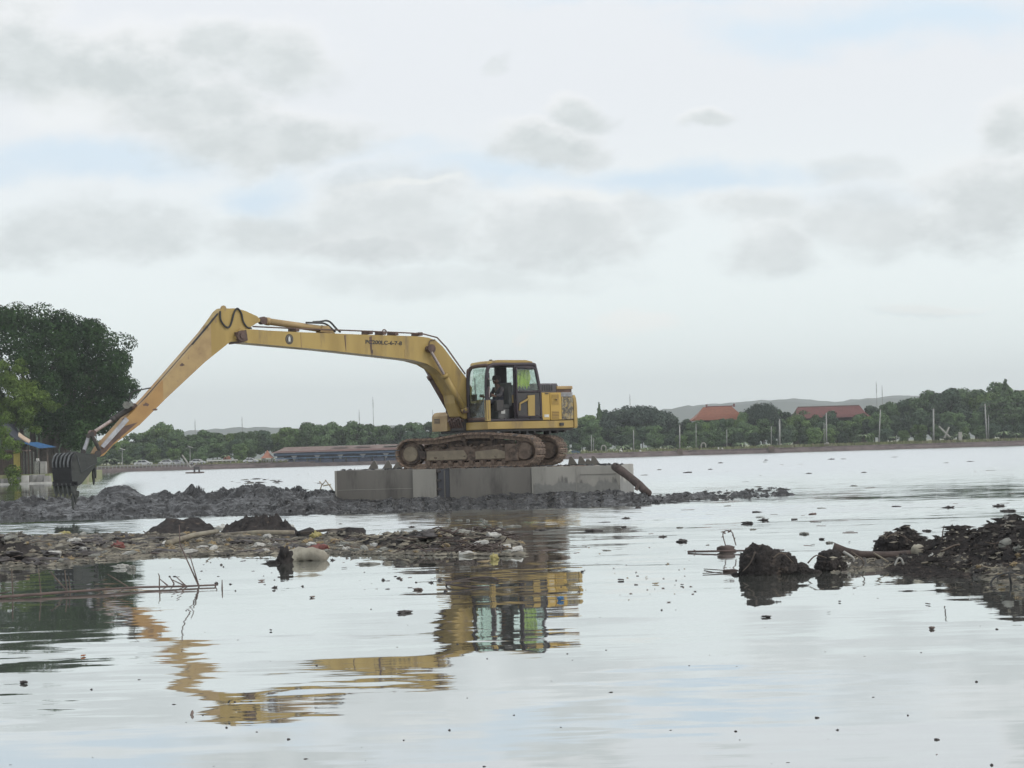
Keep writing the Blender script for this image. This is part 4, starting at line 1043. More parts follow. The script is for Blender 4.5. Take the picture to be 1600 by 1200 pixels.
def tree(name, meshes, x, y, z, s, rz, label, group, sz=None):
    t = empty(name, (x, y, z), label, 'tree', group)
    for me, nm in ((meshes[0], 'crown'), (meshes[1], 'trunk')):
        o = bpy.data.objects.new(nm, me); COL.objects.link(o); o.parent = t
    t.rotation_euler = (0, 0, rz); t.scale = (s, s, sz or s); return t
SKY = [(-120, 650), (0, 640), (160, 690), (200, 676), (225, 672), (243, 661), (262, 661), (280, 667), (300, 672), (330, 672), (350, 673), (400, 668), (440, 664), (480, 660), (520, 657), (560, 660), (600, 662), (640, 656), (680, 654), (720, 655), (790, 650), (860, 648), (905, 645), (935, 639), (950, 644), (985, 642), (1040, 650), (1060, 655), (1090, 656), (1150, 650), (1165, 638), (1180, 632), (1205, 633), (1225, 640), (1240, 639), (1262, 640), (1300, 642), (1350, 640), (1362, 630), (1380, 627), (1400, 625), (1430, 615), (1460, 611), (1490, 606), (1520, 605), (1550, 602), (1566, 596), (1580, 603), (1600, 601), (1700, 596), (1800, 600)]
rr = random.Random(11)
px = -130; k = 0
while px < 1790:
    yt = np.interp(px, [p[0] for p in SKY], [p[1] for p in SKY]) + rr.uniform(-2.5, 5)
    Y = Yf + rr.uniform(20, 30) + (10 if px > 1400 else 0)
    t = P(px, yt, Y); h = t.z - LZ
    s = h / 8.0 ; ws = min(max(s, .62), 1.25)
    j = rr.choice([0, 0, 1, 2, 3, 4, 5, 6]) if px > 880 else rr.choice([0, 2, 5, 6, 3, 1])
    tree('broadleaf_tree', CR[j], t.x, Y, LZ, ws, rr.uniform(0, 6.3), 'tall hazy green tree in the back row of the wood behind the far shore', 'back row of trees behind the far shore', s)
    px += rr.uniform(17, 25); k += 1
# middle row, and a loose front row near the wall
px = -120
while px < 1780:
    Y = Yf + rr.uniform(12, 19); x = P(px, 700, Y).x
    yt = np.interp(px, [p[0] for p in SKY], [p[1] for p in SKY]); h = (P(px, yt, Y).z - LZ) * (rr.uniform(.55, .82) if not (1085 < px < 1165 or 1236 < px < 1345) else rr.uniform(.60, .74))
    s = h / 8.0
    if not (405 < px < 640):
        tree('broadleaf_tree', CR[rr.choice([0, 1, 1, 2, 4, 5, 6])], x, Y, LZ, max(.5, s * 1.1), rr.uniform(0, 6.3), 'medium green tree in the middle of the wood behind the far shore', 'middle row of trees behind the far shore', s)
    px += rr.uniform(14, 22)
px = 150
while px < 1700:
    Y = Yf + rr.uniform(6.5, 11); x = P(px, 700, Y).x; s = rr.uniform(.45, .8)
    if not (395 < px < 640 or 318 < px < 372):
        tree('small_tree', LOW[rr.choice([0, 1, 1, 0, 2])], x, Y, LZ, s, rr.uniform(0, 6.3), 'small bushy tree at the front edge of the far wood', 'small trees at the front edge of the far wood')
    px += rr.uniform(16, 30)
# the broad dome
dm = (leaf_mesh('crown', crown_blobs(12.5, 8.6, 1.2, 70, 77, 'dome'), 16000, .33, 5, 'leaf_dome', .6), bm_mesh('trunk', trunk_bm(6, .35, 9, w=9, limbs=9), 'bark'))
Y = Yf + 22; t = P(996, 635, Y); tree('rain_tree', dm, t.x, Y, LZ, 1.0, .4, 'wide dark dome-shaped tree right of the excavator cab on the far shore', None, (t.z - LZ) / 8.5)
t = P(1190, 631, Y - 3); tree('rain_tree', dm, t.x, Y - 3, LZ, .55, 2.0, 'dark rounded tree just right of the orange temple roof', None, (t.z - LZ) / 8.5)
CONE = (leaf_mesh('crown', [(0, 0, z, w_, w_, .9) for z, w_ in ((1.2, 1.5), (2.4, 1.6), (3.6, 1.35), (4.8, 1.1), (5.8, .8), (6.7, .5), (7.3, .25))], 5000, .34, 41, 'leaf_far', .6), CR[0][1])
t = P(936, 634, Y); tree('cypress_tree', CONE, t.x, Y, LZ, .6, 0, 'narrow pointed tree left of the dome-shaped tree', None, (t.z - LZ) / 7.6)
t = P(1566, 597, Yf + 28); tree('tall_tree', CONE, t.x, Yf + 26, LZ, 1.1, 1, 'tallest thin tree standing above the wood at far right', None, (t.z - LZ) / 7.8)
t = P(257, 657, Yf + 28); tree('tall_tree', CR[0], t.x, Yf + 26, LZ, .85, 2, 'tall bushy tree above the wood left of the boom arm', None, (t.z - LZ) / 7.8)
rr = random.Random(71)
for px, yt in ((1080, 656), (1092, 653), (1104, 655), (1116, 652), (1128, 654), (1141, 651), (1153, 646), (1161, 640), (1238, 642), (1250, 648), (1262, 650), (1275, 648), (1289, 646), (1302, 650), (1315, 651), (1328, 652), (1340, 649), (1352, 643)):
    Y = Yf + rr.uniform(16, 18.5); t = P(px, yt + rr.uniform(-1, 2), Y); tree('broadleaf_tree', CR[rr.choice([0, 1, 3, 5])], t.x, Y, LZ, rr.uniform(.5, .62), rr.uniform(0, 6), 'tree', 'trees in front of the red roofs', (t.z - LZ) / 8.0)
t = P(1306, 672, Yf + 9); 
brt = tree('shrub', LOW[2], P(1272, 690, Yf + 6).x, Yf + 6, LZ, .75, 0, 'bright green round shrub beside the tall grey post on the far shore', None); 
# palms / bananas
def palm_bm(seed, n=13, L=1.5):
    r = random.Random(seed); bm = bmesh.new()
    for k in range(n):
        a = k * 2.4; up = r.uniform(.35, 1.15); Lk = L * r.uniform(.75, 1.1); prev = None; w = .10 * L
        side = Vector((-math.sin(a), math.cos(a), 0))
        for i in range(7):
            t = i / 6; c = Vector((math.cos(a), math.sin(a), 0)) * Lk * t + Vector((0, 0, up * Lk * t - (up * .9 + .25) * Lk * t * t))
            ww = w * math.sin(math.pi * min(.97, t * .9 + .08)) + .01
            cur = (bm.verts.new(c - side * ww - Vector((0, 0, ww * .5))), bm.verts.new(c), bm.verts.new(c + side * ww - Vector((0, 0, ww * .5))))
            if prev: bm.faces.new((prev[0], prev[1], cur[1], cur[0])); bm.faces.new((prev[1], prev[2], cur[2], cur[1]))
            prev = cur
    return bm
PALM = [bm_mesh('frond', palm_bm(k), 'leaf_palm') for k in range(3)]
bmt = bmesh.new(); tube(bmt, [(0, 0, -.1), (.04, 0, .5), (0, 0, 1.0)], .09, 7, .06); PT = bm_mesh('trunk', bmt, 'bark')
def palm(px, yt, yb, label, s=1.0, grp=None, dy=5):
    Y = edge_y(P(px, 700, Yf).x) + dy; t = P(px, yt, Y)
    e = empty('palm_tree', (t.x, Y, LZ), label, 'palm', grp); h = max(.4, t.z - LZ - .9 * s)
    o = bpy.data.objects.new('trunk', PT); COL.objects.link(o); o.parent = e; o.scale = (1, 1, h)
    o = bpy.data.objects.new('fronds', PALM[px % 3]); COL.objects.link(o); o.parent = e; o.location = (0, 0, h); o.scale = (s, s, s)
for x, y, s in ((172, 709, 1.2), (214, 712, 1.0), (232, 716, .8), (252, 712, .9), (268, 720, .6), (340, 712, .9), (352, 706, .8), (372, 716, .7)):
    palm(x, y, 0, 'leafy palm on the far shore left of the blue-roofed hall', s, 'palms on the left part of the far shore')
for x, y, s in ((972, 690, 1.1), (957, 700, .9), (1010, 694, .9), (1042, 690, 1.0), (1075, 694, .7), (1158, 686, 1.0), (1190, 690, .8), (1230, 688, .7), (1350, 672, 1.1), (1395, 678, .7), (1480, 676, .9), (1500, 672, 1.0), (1568, 668, 1.1), (1588, 672, .8)):
    palm(x, y, 0, 'small palm growing along the right half of the far shore', s, 'palms on the right part of the far shore')

# ------------------------------------------------------------------ poles and lamps
def pole(px, yt, yb, label, lean=0.0, r=.13, dy=4, grp=None, name='utility_pole', arm=False):
    Y = edge_y(P(px, 700, Yf).x) + dy; b = P(px, yb, Y); t = P(px + lean, yt, Y)
    e = empty(name, (b.x, Y, LZ), label, 'pole', grp)
    bm = bmesh.new(); cyl(bm, (b.x, Y, LZ - .2), (t.x, Y, t.z), r, r * .72, 10); obj('shaft', bm, 'post', e, True)
    bm = bmesh.new(); cyl(bm, (t.x, Y, t.z), (t.x, Y, t.z + .05), r * .9, r * .6, 8); obj('cap', bm, 'shore_wall', e)
    if arm:
        bm = bmesh.new(); box(bm, Fr(t, (1, 0, 0), (0, 1, 0), UZ), -.8, .8, -.05, .05, -.45, -.36); obj('crossarm', bm, 'bark', e)
        for k in (-.7, 0, .7):
            bm = bmesh.new(); cyl(bm, t + Vector((k, 0, -.36)), t + Vector((k, 0, -.2)), .05, seg=6); obj('insulator', bm, 'litter_grey', e)
    return t
PO = [(924, 680, 708, 'left one of two close pale posts right of the machine', .09), (927.5, 684, 709, 'right one of two close pale posts right of the machine', .06),
      (990, 672, 704, 'pale post below the dome-shaped tree', .1), (1062, 664, 704, 'pale post on a dark footing left of the temple roof', .13),
      (1087.5, 662, 700, 'thin post just left of the orange temple roof', .07), (1135.5, 671, 698, 'thin post below the orange temple roof', .07),
      (1205, 666, 699, 'thin post on a dark block right of the temple roof', .08), (1218, 655, 696, 'thick pale post right of the temple roof', .17),
      (1287.5, 661, 689, 'thin lamp post left of the tall forked post', .06)]
for x, a, b, l, r in PO: pole(x, a, b, l, 0, r)
pole(1291, 645, 688, 'tall grey post in front of the maroon roof', 0, .14, arm=True)
pole(1373, 640, 691, 'grey pole leaning slightly right below the thin antennas', 2.5, .12)
pole(1458.5, 639, 688, 'thick pale pole behind the leaning plants at right', 0, .17)
T1 = pole(1542, 631, 686, 'tall pole leaning left with wires hanging to the right', -3, .14, arm=True)
pole(1544.5, 648, 685, 'thin straight pole right of the wired pole', 0, .07)
pole(1401, 680, 692, 'short thin post under a small palm', 0, .05)
e = empty('overhead_wires', T1, 'sagging wires running from the tall pole to the right edge', 'wire')
for k, (dz, s) in enumerate(((0, .4), (-.9, 1.2), (-1.4, 1.6))):
    p1 = T1 + Vector((30, 1, .4)); bm = bmesh.new(); tube(bm, [T1.lerp(p1, t) + Vector((0, 0, dz - s * 4 * t * (1 - t) * .5)) for t in np.linspace(0, 1, 14)], .03, 4); obj('wire', bm, 'rubber', e)
def lamp(px, yt, yb, label):
    Y = edge_y(P(px, 720, Yf).x) + 1.5; b = P(px, yb, Y); t = P(px, yt, Y)
    e = empty('street_lamp', (b.x, Y, LZ), label, 'lamp')
    bm = bmesh.new(); cyl(bm, (b.x, Y, LZ - .1), t, .07, .05, 10); obj('shaft', bm, 'post', e)
    bm = bmesh.new(); f = Fr(t, (1, 0, -.35), (0, 1, 0)); box(bm, f, -.42, .5, -.3, .3, .02, .07, .01); obj('solar_panel', bm, 'litter_white', e)
    bm = bmesh.new(); box(bm, Fr(t, (1, 0, .1), (0, 1, 0)), -.75, -.1, -.08, .08, -.12, -.06, .01); obj('lamp_head', bm, 'post', e)
lamp(191, 702, 731, 'solar street lamp on the far shore, left of the two'); lamp(297, 698.5, 730, 'solar street lamp on the far shore behind the fishing frame')
def mast(px, yt, Y, label, w=1.0, h0=0):
    t = P(px, yt, Y); e = empty('antenna_mast', (t.x, Y, 5), label, 'antenna')
    bm = bmesh.new(); cyl(bm, (t.x, Y, 0), t, w, w * .35, 6); obj('shaft', bm, 'post', e)
    bm = bmesh.new(); cyl(bm, t - Vector((0, 0, 5)), t - Vector((0, 0, 1)), w * .8, w * .6, 6); obj('aerial', bm, 'post', e)
for x, y, l in ((561, 640, 'shorter left one of two antenna masts above the wood left of the cab'), (582.5, 620, 'taller right one of two antenna masts left of the cab'), (984, 616, 'antenna mast above the dome-shaped tree'),
                (1369, 596, 'left one of two thin antenna masts above the right wood'), (1378, 602, 'right one of two thin antenna masts above the right wood'), (304.5, 655, 'short antenna mast behind the wood right of the arm'), (378, 651, 'small antenna mast above the trees at left'), (676, 640, 'faint mast seen just left of the boom cylinders')):
    mast(x, y, 900, l, .24)

# ------------------------------------------------------------------ far buildings
def qbox(name, m, parent, x0, x1, y0, y1, z0, z1, bev=0):
    bm = bmesh.new(); box(bm, Fr((0, 0, 0), (1, 0, 0), (0, 1, 0), UZ), x0, x1, y0, y1, z0, z1, bev); return obj(name, bm, m, parent)
def hip_roof(name, m, parent, x0, x1, y0, y1, z0, z1, inset, sag=.12):
    bm = bmesh.new(); ym = (y0 + y1) / 2; n = 6
    def ring(t):
        k = t ** 1.0; z = z0 + (z1 - z0) * (t - sag * math.sin(math.pi * t))
        return [bm.verts.new(v) for v in ((x0 + inset * k, y0 + (ym - y0) * k, z), (x1 - inset * k, y0 + (ym - y0) * k, z), (x1 - inset * k, y1 - (y1 - ym) * k, z), (x0 + inset * k, y1 - (y1 - ym) * k, z))]
    R = [ring(i / n) for i in range(n)] + [ring(.995)]
    for a, b in zip(R, R[1:]):
        for i in range(4): bm.faces.new((a[i], a[(i + 1) % 4], b[(i + 1) % 4], b[i]))
    bm.faces.new(R[0]); bm.faces.new(R[-1][::-1]); return obj(name, bm, m, parent)
Y = Yf + 24
a = P(1082, 656, Y); b = P(1161, 656, Y); c = P(1104, 636, Y); d_ = P(1147, 636, Y)
hb = empty('temple_hall', ((a.x + b.x) / 2, Y, LZ), 'large hall with an orange-red hipped tile roof rising above the far wood', 'building')
zr = c.z; ze = a.z
qbox('wall', 'bark', hb, a.x + 1, b.x - 1, Y - 4, Y + 4, LZ, ze - .1)
rf = hip_roof('roof', 'roof_red', hb, a.x - .6, b.x + .6, Y - 5.5, Y + 5.5, ze - .2, zr, c.x - a.x)
for x in (c.x, d_.x): qbox('finial', 'roof_maroon', rf, x - .15, x + .15, Y - .2, Y + .2, zr - .1, zr + .45, .05)
qbox('ridge_cap', 'roof_maroon', rf, c.x, d_.x, Y - .15, Y + .15, zr - .02, zr + .14)
for k in range(26):      # tile courses
    t = (k + .5) / 26; y_ = Y - 5.5 + 5.5 * t; z_ = ze - .2 + (zr - ze + .2) * (t - .12 * math.sin(math.pi * t)); xx = (c.x - a.x) * t
    qbox('tile_course', 'roof_red', rf, a.x - .6 + xx, b.x + .6 - xx, y_ - .04, y_ + .02, z_ - .02, z_ + .06)
Y = Yf + 26
a = P(1238, 652, Y); b = P(1352, 652, Y); c = P(1246, 636.5, Y)
hb = empty('maroon_roofed_hall', ((a.x + b.x) / 2, Y, LZ), 'long building with a dull maroon roof half hidden by trees at right', 'building')
qbox('wall', 'bark', hb, a.x + .5, b.x - .5, Y - 3, Y + 3, LZ, a.z)
rf = hip_roof('roof', 'roof_maroon', hb, a.x - .3, b.x + .3, Y - 4, Y + 4, a.z - .3, c.z, 1.2)
for k in range(12):
    t = (k + .5) / 12; y_ = Y - 4 + 4 * t; z_ = a.z - .3 + (c.z - a.z + .3) * (t - .12 * math.sin(math.pi * t)); qbox('tile_course', 'roof_maroon', rf, a.x - .3 + 1.2 * t, b.x + .3 - 1.2 * t, y_ - .04, y_ + .02, z_ - .02, z_ + .06)
qbox('ridge_cap', 'roof_brown', rf, a.x + 1, b.x - 1, Y - .15, Y + .15, c.z - .03, c.z + .12)
# long blue hall on the water edge
Y = Yf + 4
x0 = P(432, 715, Y).x; x1 = P(740, 715, Y).x; zT = P(520, 699, Y).z
hb = empty('lakeside_hall', ((x0 + x1) / 2, Y, 0), 'long low blue-grey hall with pale columns on the far shore behind the pontoon', 'building')
H = zT
qbox('floor_slab', 'shore_wall', hb, x0 - 3, x1, Y - 4.3, Y + 5, .0, .55)
qbox('wall', 'house_dark', hb, x0, x1, Y + 1.2, Y + 1.5, .55, H - .5)
qbox('fascia', 'house_blue', hb, x0 - .3, x1 + .3, Y - 1.4, Y - 1.15, H * .60, H * .76)
rf = hip_roof('roof', 'roof_brown', hb, x0 - .8, x1 + .8, Y - 2, Y + 5, H * .78, H + .25, 2)
for k in range(1, 6): qbox('tile_course', 'roof_maroon', rf, x0 - .8 + .3 * k, x1 + .8 - .3 * k, Y - 2 + .5 * k, Y - 1.94 + .5 * k, H * .78 + .07 * k, H * .78 + .07 * k + .08)
for a_, b_2, yy in ((520, 545, 697), (556, 580, 696), (600, 622, 697)):
    p, q = P(a_, yy, Y + 1), P(b_2, yy, Y + 1); qbox('roof_sheet', 'litter_grey', hb, p.x, q.x, Y - .2, Y + .6, p.z - .05, p.z + .06)
for px in (497, 533, 568, 604, 640, 675, 461): 
    x = P(px, 720, Y).x; qbox('column', 'post', hb, x - .18, x + .18, Y - 1.3, Y - .95, .55, H * .78)
    bm = bmesh.new(); prism(bm, Fr((0, 0, 0), (1, 0, 0), (0, 1, 0), UZ), [(x - .5, H * .6), (x + .5, H * .6), (x + .18, H * .6 - .4), (x - .18, H * .6 - .4)], Y - 1.32, Y - .92); obj('column_head', bm, 'post', hb)
for k in range(2): qbox('rail', 'rail_blue', hb, x0, x1, Y - 1.6 - .1, Y - 1.55, H * (.45 + .2 * k), H * (.45 + .2 * k) + .14)
rr = random.Random(8)
for k in range(26):
    x = x0 + (x1 - x0) * (k + .5) / 26; qbox('window', 'car_glass' if rr.random() < .6 else 'rail_blue', hb, x - .35, x + .35, Y + 1.15, Y + 1.2, 1.2, H * .52)
for k in range(14):
    x = x0 + 2 + k * 2.1; qbox('parapet', 'house_blue', hb, x - .95, x + .95, Y - 1.5, Y - 1.42, .58, .58 + .4 + .25 * rr.random())
# kiosk
Y = Yf + 3; a = P(408, 716, Y); b = P(428, 716, Y); t = P(417, 703.5, Y)
hb = empty('kiosk', (t.x, Y, LZ), 'small open kiosk with a faded red pointed roof left of the blue hall', 'building')
hip_roof('roof', 'roof_red', hb, a.x, b.x, Y - 1.1, Y + 1.1, a.z, t.z, 1.0)
for x in (a.x + .25, b.x - .25):
    for y in (Y - .8, Y + .8): qbox('post', 'hut_wood', hb, x - .06, x + .06, y - .06, y + .06, LZ, a.z + .1)
qbox('counter', 'wall_white', hb, a.x + .1, b.x - .1, Y + .2, Y + .8, LZ, LZ + .6)
# white stalls
Y = Yf + 5; a = P(326, 727, Y); b = P(368, 727, Y); t = P(340, 718.5, Y)
hb = empty('white_pavilion', ((a.x + b.x) / 2, Y, LZ), 'low white pavilion with arches among palms left of the kiosk', 'building')
n = 6
for k in range(n + 1):
    x = a.x + (b.x - a.x) * k / n; qbox('pillar', 'wall_white', hb, x - .12, x + .12, Y - .15, Y + .15, LZ, t.z - .2)
qbox('roof', 'wall_white', hb, a.x - .2, b.x + .2, Y - .6, Y + 1.5, t.z - .2, t.z); qbox('back_wall', 'litter_grey', hb, a.x, b.x, Y + 1.2, Y + 1.3, LZ, t.z - .2)
p, q = P(349, 712, Y + 3), P(361, 718, Y + 3); hip_roof('tiled_roof', 'roof_red', hb, p.x, q.x, Y + 2, Y + 4, q.z, p.z, .3)
# cars
def car(px, py, L, m, label, rz=0.0, dy=3.5):
    Y = edge_y(P(px, 720, Yf).x) + dy; x = P(px, py, Y).x; o0 = Vector((x, Y, LZ + .08))
    e = empty('parked_car', o0, label, 'car'); f = Fr(o0, (math.cos(rz), math.sin(rz), 0), (-math.sin(rz), math.cos(rz), 0)); k = L / 4.2
    body = [(-2.1, .3), (-2.1, .75), (-1.9, .85), (-1.5, .9), (-1.0, 1.35), (.5, 1.38), (1.1, .92), (1.9, .8), (2.1, .62), (2.1, .3)]
    bm = bmesh.new(); prism(bm, f, [(a * k, b * k) for a, b in body], -.8 * k, .8 * k, .05); obj('body', bm, m, e)
    for sd in (-1, 1):
        bm = bmesh.new(); prism(bm, f, [(a * k, b * k) for a, b in ((-1.35, .9), (-.95, 1.28), (-.3, 1.3), (-.3, .9))], sd * .805 * k, sd * .79 * k); obj('window', bm, 'car_glass', e)
        bm = bmesh.new(); prism(bm, f, [(a * k, b * k) for a, b in ((-.22, .9), (-.22, 1.3), (.45, 1.3), (.95, .9))], sd * .805 * k, sd * .79 * k); obj('window', bm, 'car_glass', e)
        for wx in (-1.3, 1.3):
            bm = bmesh.new(); cyl(bm, f.p(wx * k, sd * .82 * k, .32 * k), f.p(wx * k, sd * .6 * k, .32 * k), .32 * k, seg=16); w = obj('wheel', bm, 'rubber', e)
            bm = bmesh.new(); cyl(bm, f.p(wx * k, sd * .835 * k, .32 * k), f.p(wx * k, sd * .81 * k, .32 * k), .18 * k, seg=12); obj('rim', bm, 'silver', w)
for i, (px, L, m, l) in enumerate(((224, 2.9, 'car_white', 'white parked car leftmost in the row on the far shore'), (262, 2.8, 'car_white', 'small white car below the tall bushy tree'), (276, 2.6, 'silver', 'small grey car left of the fishing frame'),
                                   (309, 2.6, 'car_white', 'white car just right of the lamp and fishing frame'), (392, 2.4, 'car_white', 'white car left of the red kiosk'), (440, 2.2, 'silver', 'grey car right of the red kiosk'), (899, 1.6, 'car_blue', 'tiny blue car close behind the excavator tracks'))):
    car(px, 726, L, m, l, dy=2.6 if px < 300 else -0.0 + 1.6)
# wall posts (balustrade) on the left part of the far shore
e = empty('balustrade', W(230, 735), 'pale balustrade with many short posts on the far shore left of the pontoon', 'railing')
pr_ = None
for k in range(25):
    px = 150 + k * 5.8; x = P(px, 735, Yf).x; y = edge_y(x) + .42
    if pr_ is None: pr_ = qbox('baluster', 'post', e, x - .06, x + .06, y - .06, y + .06, .5, .95); x00, y00 = x, y
    else: inst(pr_, loc=(x - x00, y - y00, 0))
a, b = P(150, 735, Yf), P(290, 735, Yf); bm = bmesh.new(); tube(bm, [(x, edge_y(x) + .42, .98) for x in np.linspace(a.x, b.x, 20)], .07, 6); obj('handrail', bm, 'post', e)
# small things on the far bank
for px, py, nm, m, s, l in ((970, 706, 'boulder', 'wall_white', .3, 'pale boulder on the far bank below the dome-shaped tree'), (1000, 703, 'boulder', 'wall_white', .22, 'white stone just right of the post under the dome-shaped tree'), (1008, 703, 'boulder', 'wall_white', .2, 'small white stone second right of the post'),
                            (1122, 698, 'boulder', 'litter_white', .25, 'white stone left of the thin post below the temple'), (1128, 698, 'boulder', 'litter_white', .22, 'white stone beside the thin post below the temple'), (1538, 683, 'planter', 'wall_white', .3, 'round white planter left of the wired pole'), (1490, 687, 'boulder', 'wall_white', .2, 'small white stone on the wall top at right'), (1590, 684, 'boulder', 'wall_white', .25, 'white stone near the right edge of the far bank'),
                            (1243, 693, 'boulder', 'litter_grey', .35, 'grey heap on the far bank left of the bright shrub'), (1292, 690, 'boulder', 'litter_grey', .45, 'grey triangular heap at the foot of the tall grey post')):
    Y = edge_y(P(px, 700, Yf).x) + 2; c = P(px, py, Y); bm = bmesh.new(); lump(bm, (0, 0, 0), s, 2, .3, px, (1, 1, .8)); bmesh.ops.translate(bm, verts=bm.verts, vec=(c.x, Y, LZ + s * .7)); o = obj(nm, bm, m, None, True, at=Vector((c.x, Y, LZ))); props(o, l, 'stone' if nm == 'boulder' else 'planter')
for px, yt, l in ((943, 696, 'pale concrete arch under the trees right of the two posts'), (1099, 692, 'pale concrete arch under the temple roof')):
    Y = edge_y(P(px, 700, Yf).x) + 6; c = P(px, yt, Y); h = c.z - LZ; bm = bmesh.new(); r = .35; tube(bm, [Vector((c.x - r, Y, LZ)), Vector((c.x - r, Y, LZ + h - r))] + [Vector((c.x - r * math.cos(t), Y, LZ + h - r + r * math.sin(t))) for t in np.linspace(.3, 2.8, 6)] + [Vector((c.x + r, Y, LZ + h - r)), Vector((c.x + r, Y, LZ))], .12, 6)
    props(obj('concrete_arch', bm, 'bark_pale', None, True, at=Vector((c.x, Y, LZ))), l, 'arch')
px = 1465
for a_, b_2, l in (((1467, 666), (1474, 673), 'left one of two leaning cut trunks on the right far bank'), ((1483, 667), (1480, 674), 'right one of two leaning cut trunks on the right far bank')):
    Y = edge_y(P(px, 700, Yf).x) + 4; bm = bmesh.new(); p = P(*a_, Y); q = P(*b_2, Y); cyl(bm, p, q + (q - p) * 1.5, .14, .16, 8); props(obj('cut_trunk', bm, 'bark_pale', None, at=Vector((q.x, Y, LZ))), l, 'trunk')
Y = edge_y(P(1500, 700, Yf).x) + 2; c = P(1500, 675, Y); bm = bmesh.new(); box(bm, Fr((c.x, Y, LZ), (1, 0, 0), (0, 1, 0), UZ), -.28, .28, -.2, .2, -.1, c.z - LZ, .05); box(bm, Fr((c.x, Y, LZ), (1, 0, 0), (0, 1, 0), UZ), -.4, .4, -.3, .3, -.1, .25, .03)
props(obj('stone_pillar', bm, 'bark_pale', None, at=Vector((c.x, Y, LZ))), 'short square stone pillar on the right far bank', 'pillar')
for px, l in ((1062, 'dark block at the foot of the post left of the temple'), (1205, 'dark block on the wall under the thin post')):
    Y = edge_y(P(px, 700, Yf).x) + .3; c = P(px, 704, Y); props(qbox('wall_block', 'hut_wood', None, c.x - .45, c.x + .45, Y - .3, Y + .3, .2, 1.05, .05), l, 'block')
# fishing frame standing in the water
w0 = W(303, 739.5); e = empty('fishing_frame', w0, 'frame of two splayed poles on a small dark raft near the far shore', 'fishing frame')
def at_(px, py): return P(px, py, w0.y)
bm = bmesh.new(); a, b = at_(291, 739), at_(318, 739); box(bm, Fr((0, 0, 0), (1, 0, 0), (0, 1, 0), UZ), a.x, b.x, w0.y - .6, w0.y + .6, -.05, .16, .03); obj('raft', bm, 'hut_wood', e)
bm = bmesh.new(); tube(bm, [at_(284.5, 711), at_(298, 730)], .10, 6); obj('pole', bm, 'bark_pale', e)
bm = bmesh.new(); tube(bm, [at_(315.5, 718), at_(298, 731)], .08, 6); obj('pole', bm, 'bark_pale', e)
bm = bmesh.new(); tube(bm, [at_(292, 722), at_(308, 724)], .03, 5); obj('cross_rope', bm, 'bark', e)
bm = bmesh.new(); a, b = at_(303, 729), at_(312, 738); box(bm, Fr((0, 0, 0), (1, 0, 0), (0, 1, 0), UZ), a.x, b.x, w0.y - .4, w0.y + .4, (b.z + a.z) / 2, a.z, .04)
for x in (a.x + .05, b.x - .05): box(bm, Fr((0, 0, 0), (1, 0, 0), (0, 1, 0), UZ), x - .06, x + .06, w0.y - .3, w0.y + .3, .1, a.z - .1)
obj('shelter', bm, 'dark_steel', e)

# ------------------------------------------------------------------ near left bank
YB = 150.0
a = W(-90, 760.5); b = W(72, 755)
YB = a.y
def lb(px, py, Y=None): return P(px, py, Y or YB)
xr = lb(74, 750).x
bm = bmesh.new(); prism(bm, Fr((0, 0, 0), (1, 0, 0), (0, 0, 1), (0, 1, 0)), [(-60, YB + .8), (xr, YB + .8), (xr + .6, YB + 6), (xr - 1, YB + 22), (xr - 8, YB + 60), (-60, YB + 60)], -.4, .78)
o = obj('left_bank', bm, 'grass'); o['kind'] = 'structure'
ew = empty('bank_wall', (lb(30, 750).x, YB, 0), 'broken pale concrete wall edging the near left bank', 'wall')
px = -80; rr = random.Random(2)
while px < 72:
    w = rr.uniform(8, 24); c0 = lb(px, 750).x; c1 = lb(px + w - 1.0, 750).x
    top = rr.choice([.42, .62, .7, .75, .5]); bm = bmesh.new(); box(bm, Fr((0, YB + rr.uniform(0, .3), 0), (1, 0, 0), (0, 1, 0), UZ), c0, c1, 0, .6, -.4, top, .04)
    ob = obj('concrete_block', bm, rr.choice(['concrete', 'concrete_pale', 'concrete']), ew); px += w
bm = bmesh.new(); box(bm, Fr((0, YB - .25, 0), (1, 0, 0), (0, 1, 0), UZ), -50, xr + .5, 0, .3, -.3, .14, .03); obj('footing', bm, 'concrete_pale', ew)
# shacks
h = empty('yellow_hut', (lb(20, 735).x, YB + 3, .78), 'small yellow-walled wooden hut under the trees at the left bank', 'hut')
a = lb(0, 706, YB + 3); b = lb(31, 728, YB + 3)
zt2 = a.z
bm = bmesh.new(); x0_, x1_ = a.x - 3, b.x
box(bm, Fr((0, YB + 3.2, 0), (1, 0, 0), (0, 1, 0), UZ), x0_, x1_, .1, 3, .78, zt2); obj('wall', bm, 'hut_wood', h)
for k in range(26):
    x = x0_ + (x1_ - x0_) * k / 26; wd = (x1_ - x0_) / 26 * .92
    px_ = 800 + FPX * (x / (YB + 3)); bm = bmesh.new(); box(bm, Fr((0, YB + 3, 0), (1, 0, 0), (0, 1, 0), UZ), x, x + wd, .12, .18, .8, zt2 - .02); obj('plank', bm, 'hut_yellow' if 15 <= px_ <= 30 else 'hut_wood', h)
bm = bmesh.new(); box(bm, Fr((0, YB + 3, 0), (1, 0, 0), (0, 1, 0), UZ), x0_ - .3, x1_ + .1, -.3, 3.4, zt2, zt2 + .12); obj('roof', bm, 'roof_brown', h)
s = empty('tarp_shelter', (lb(55, 735).x, YB + 3.5, .78), 'open shelter with a dark curved tarp and bright blue awning at the left bank', 'shelter')
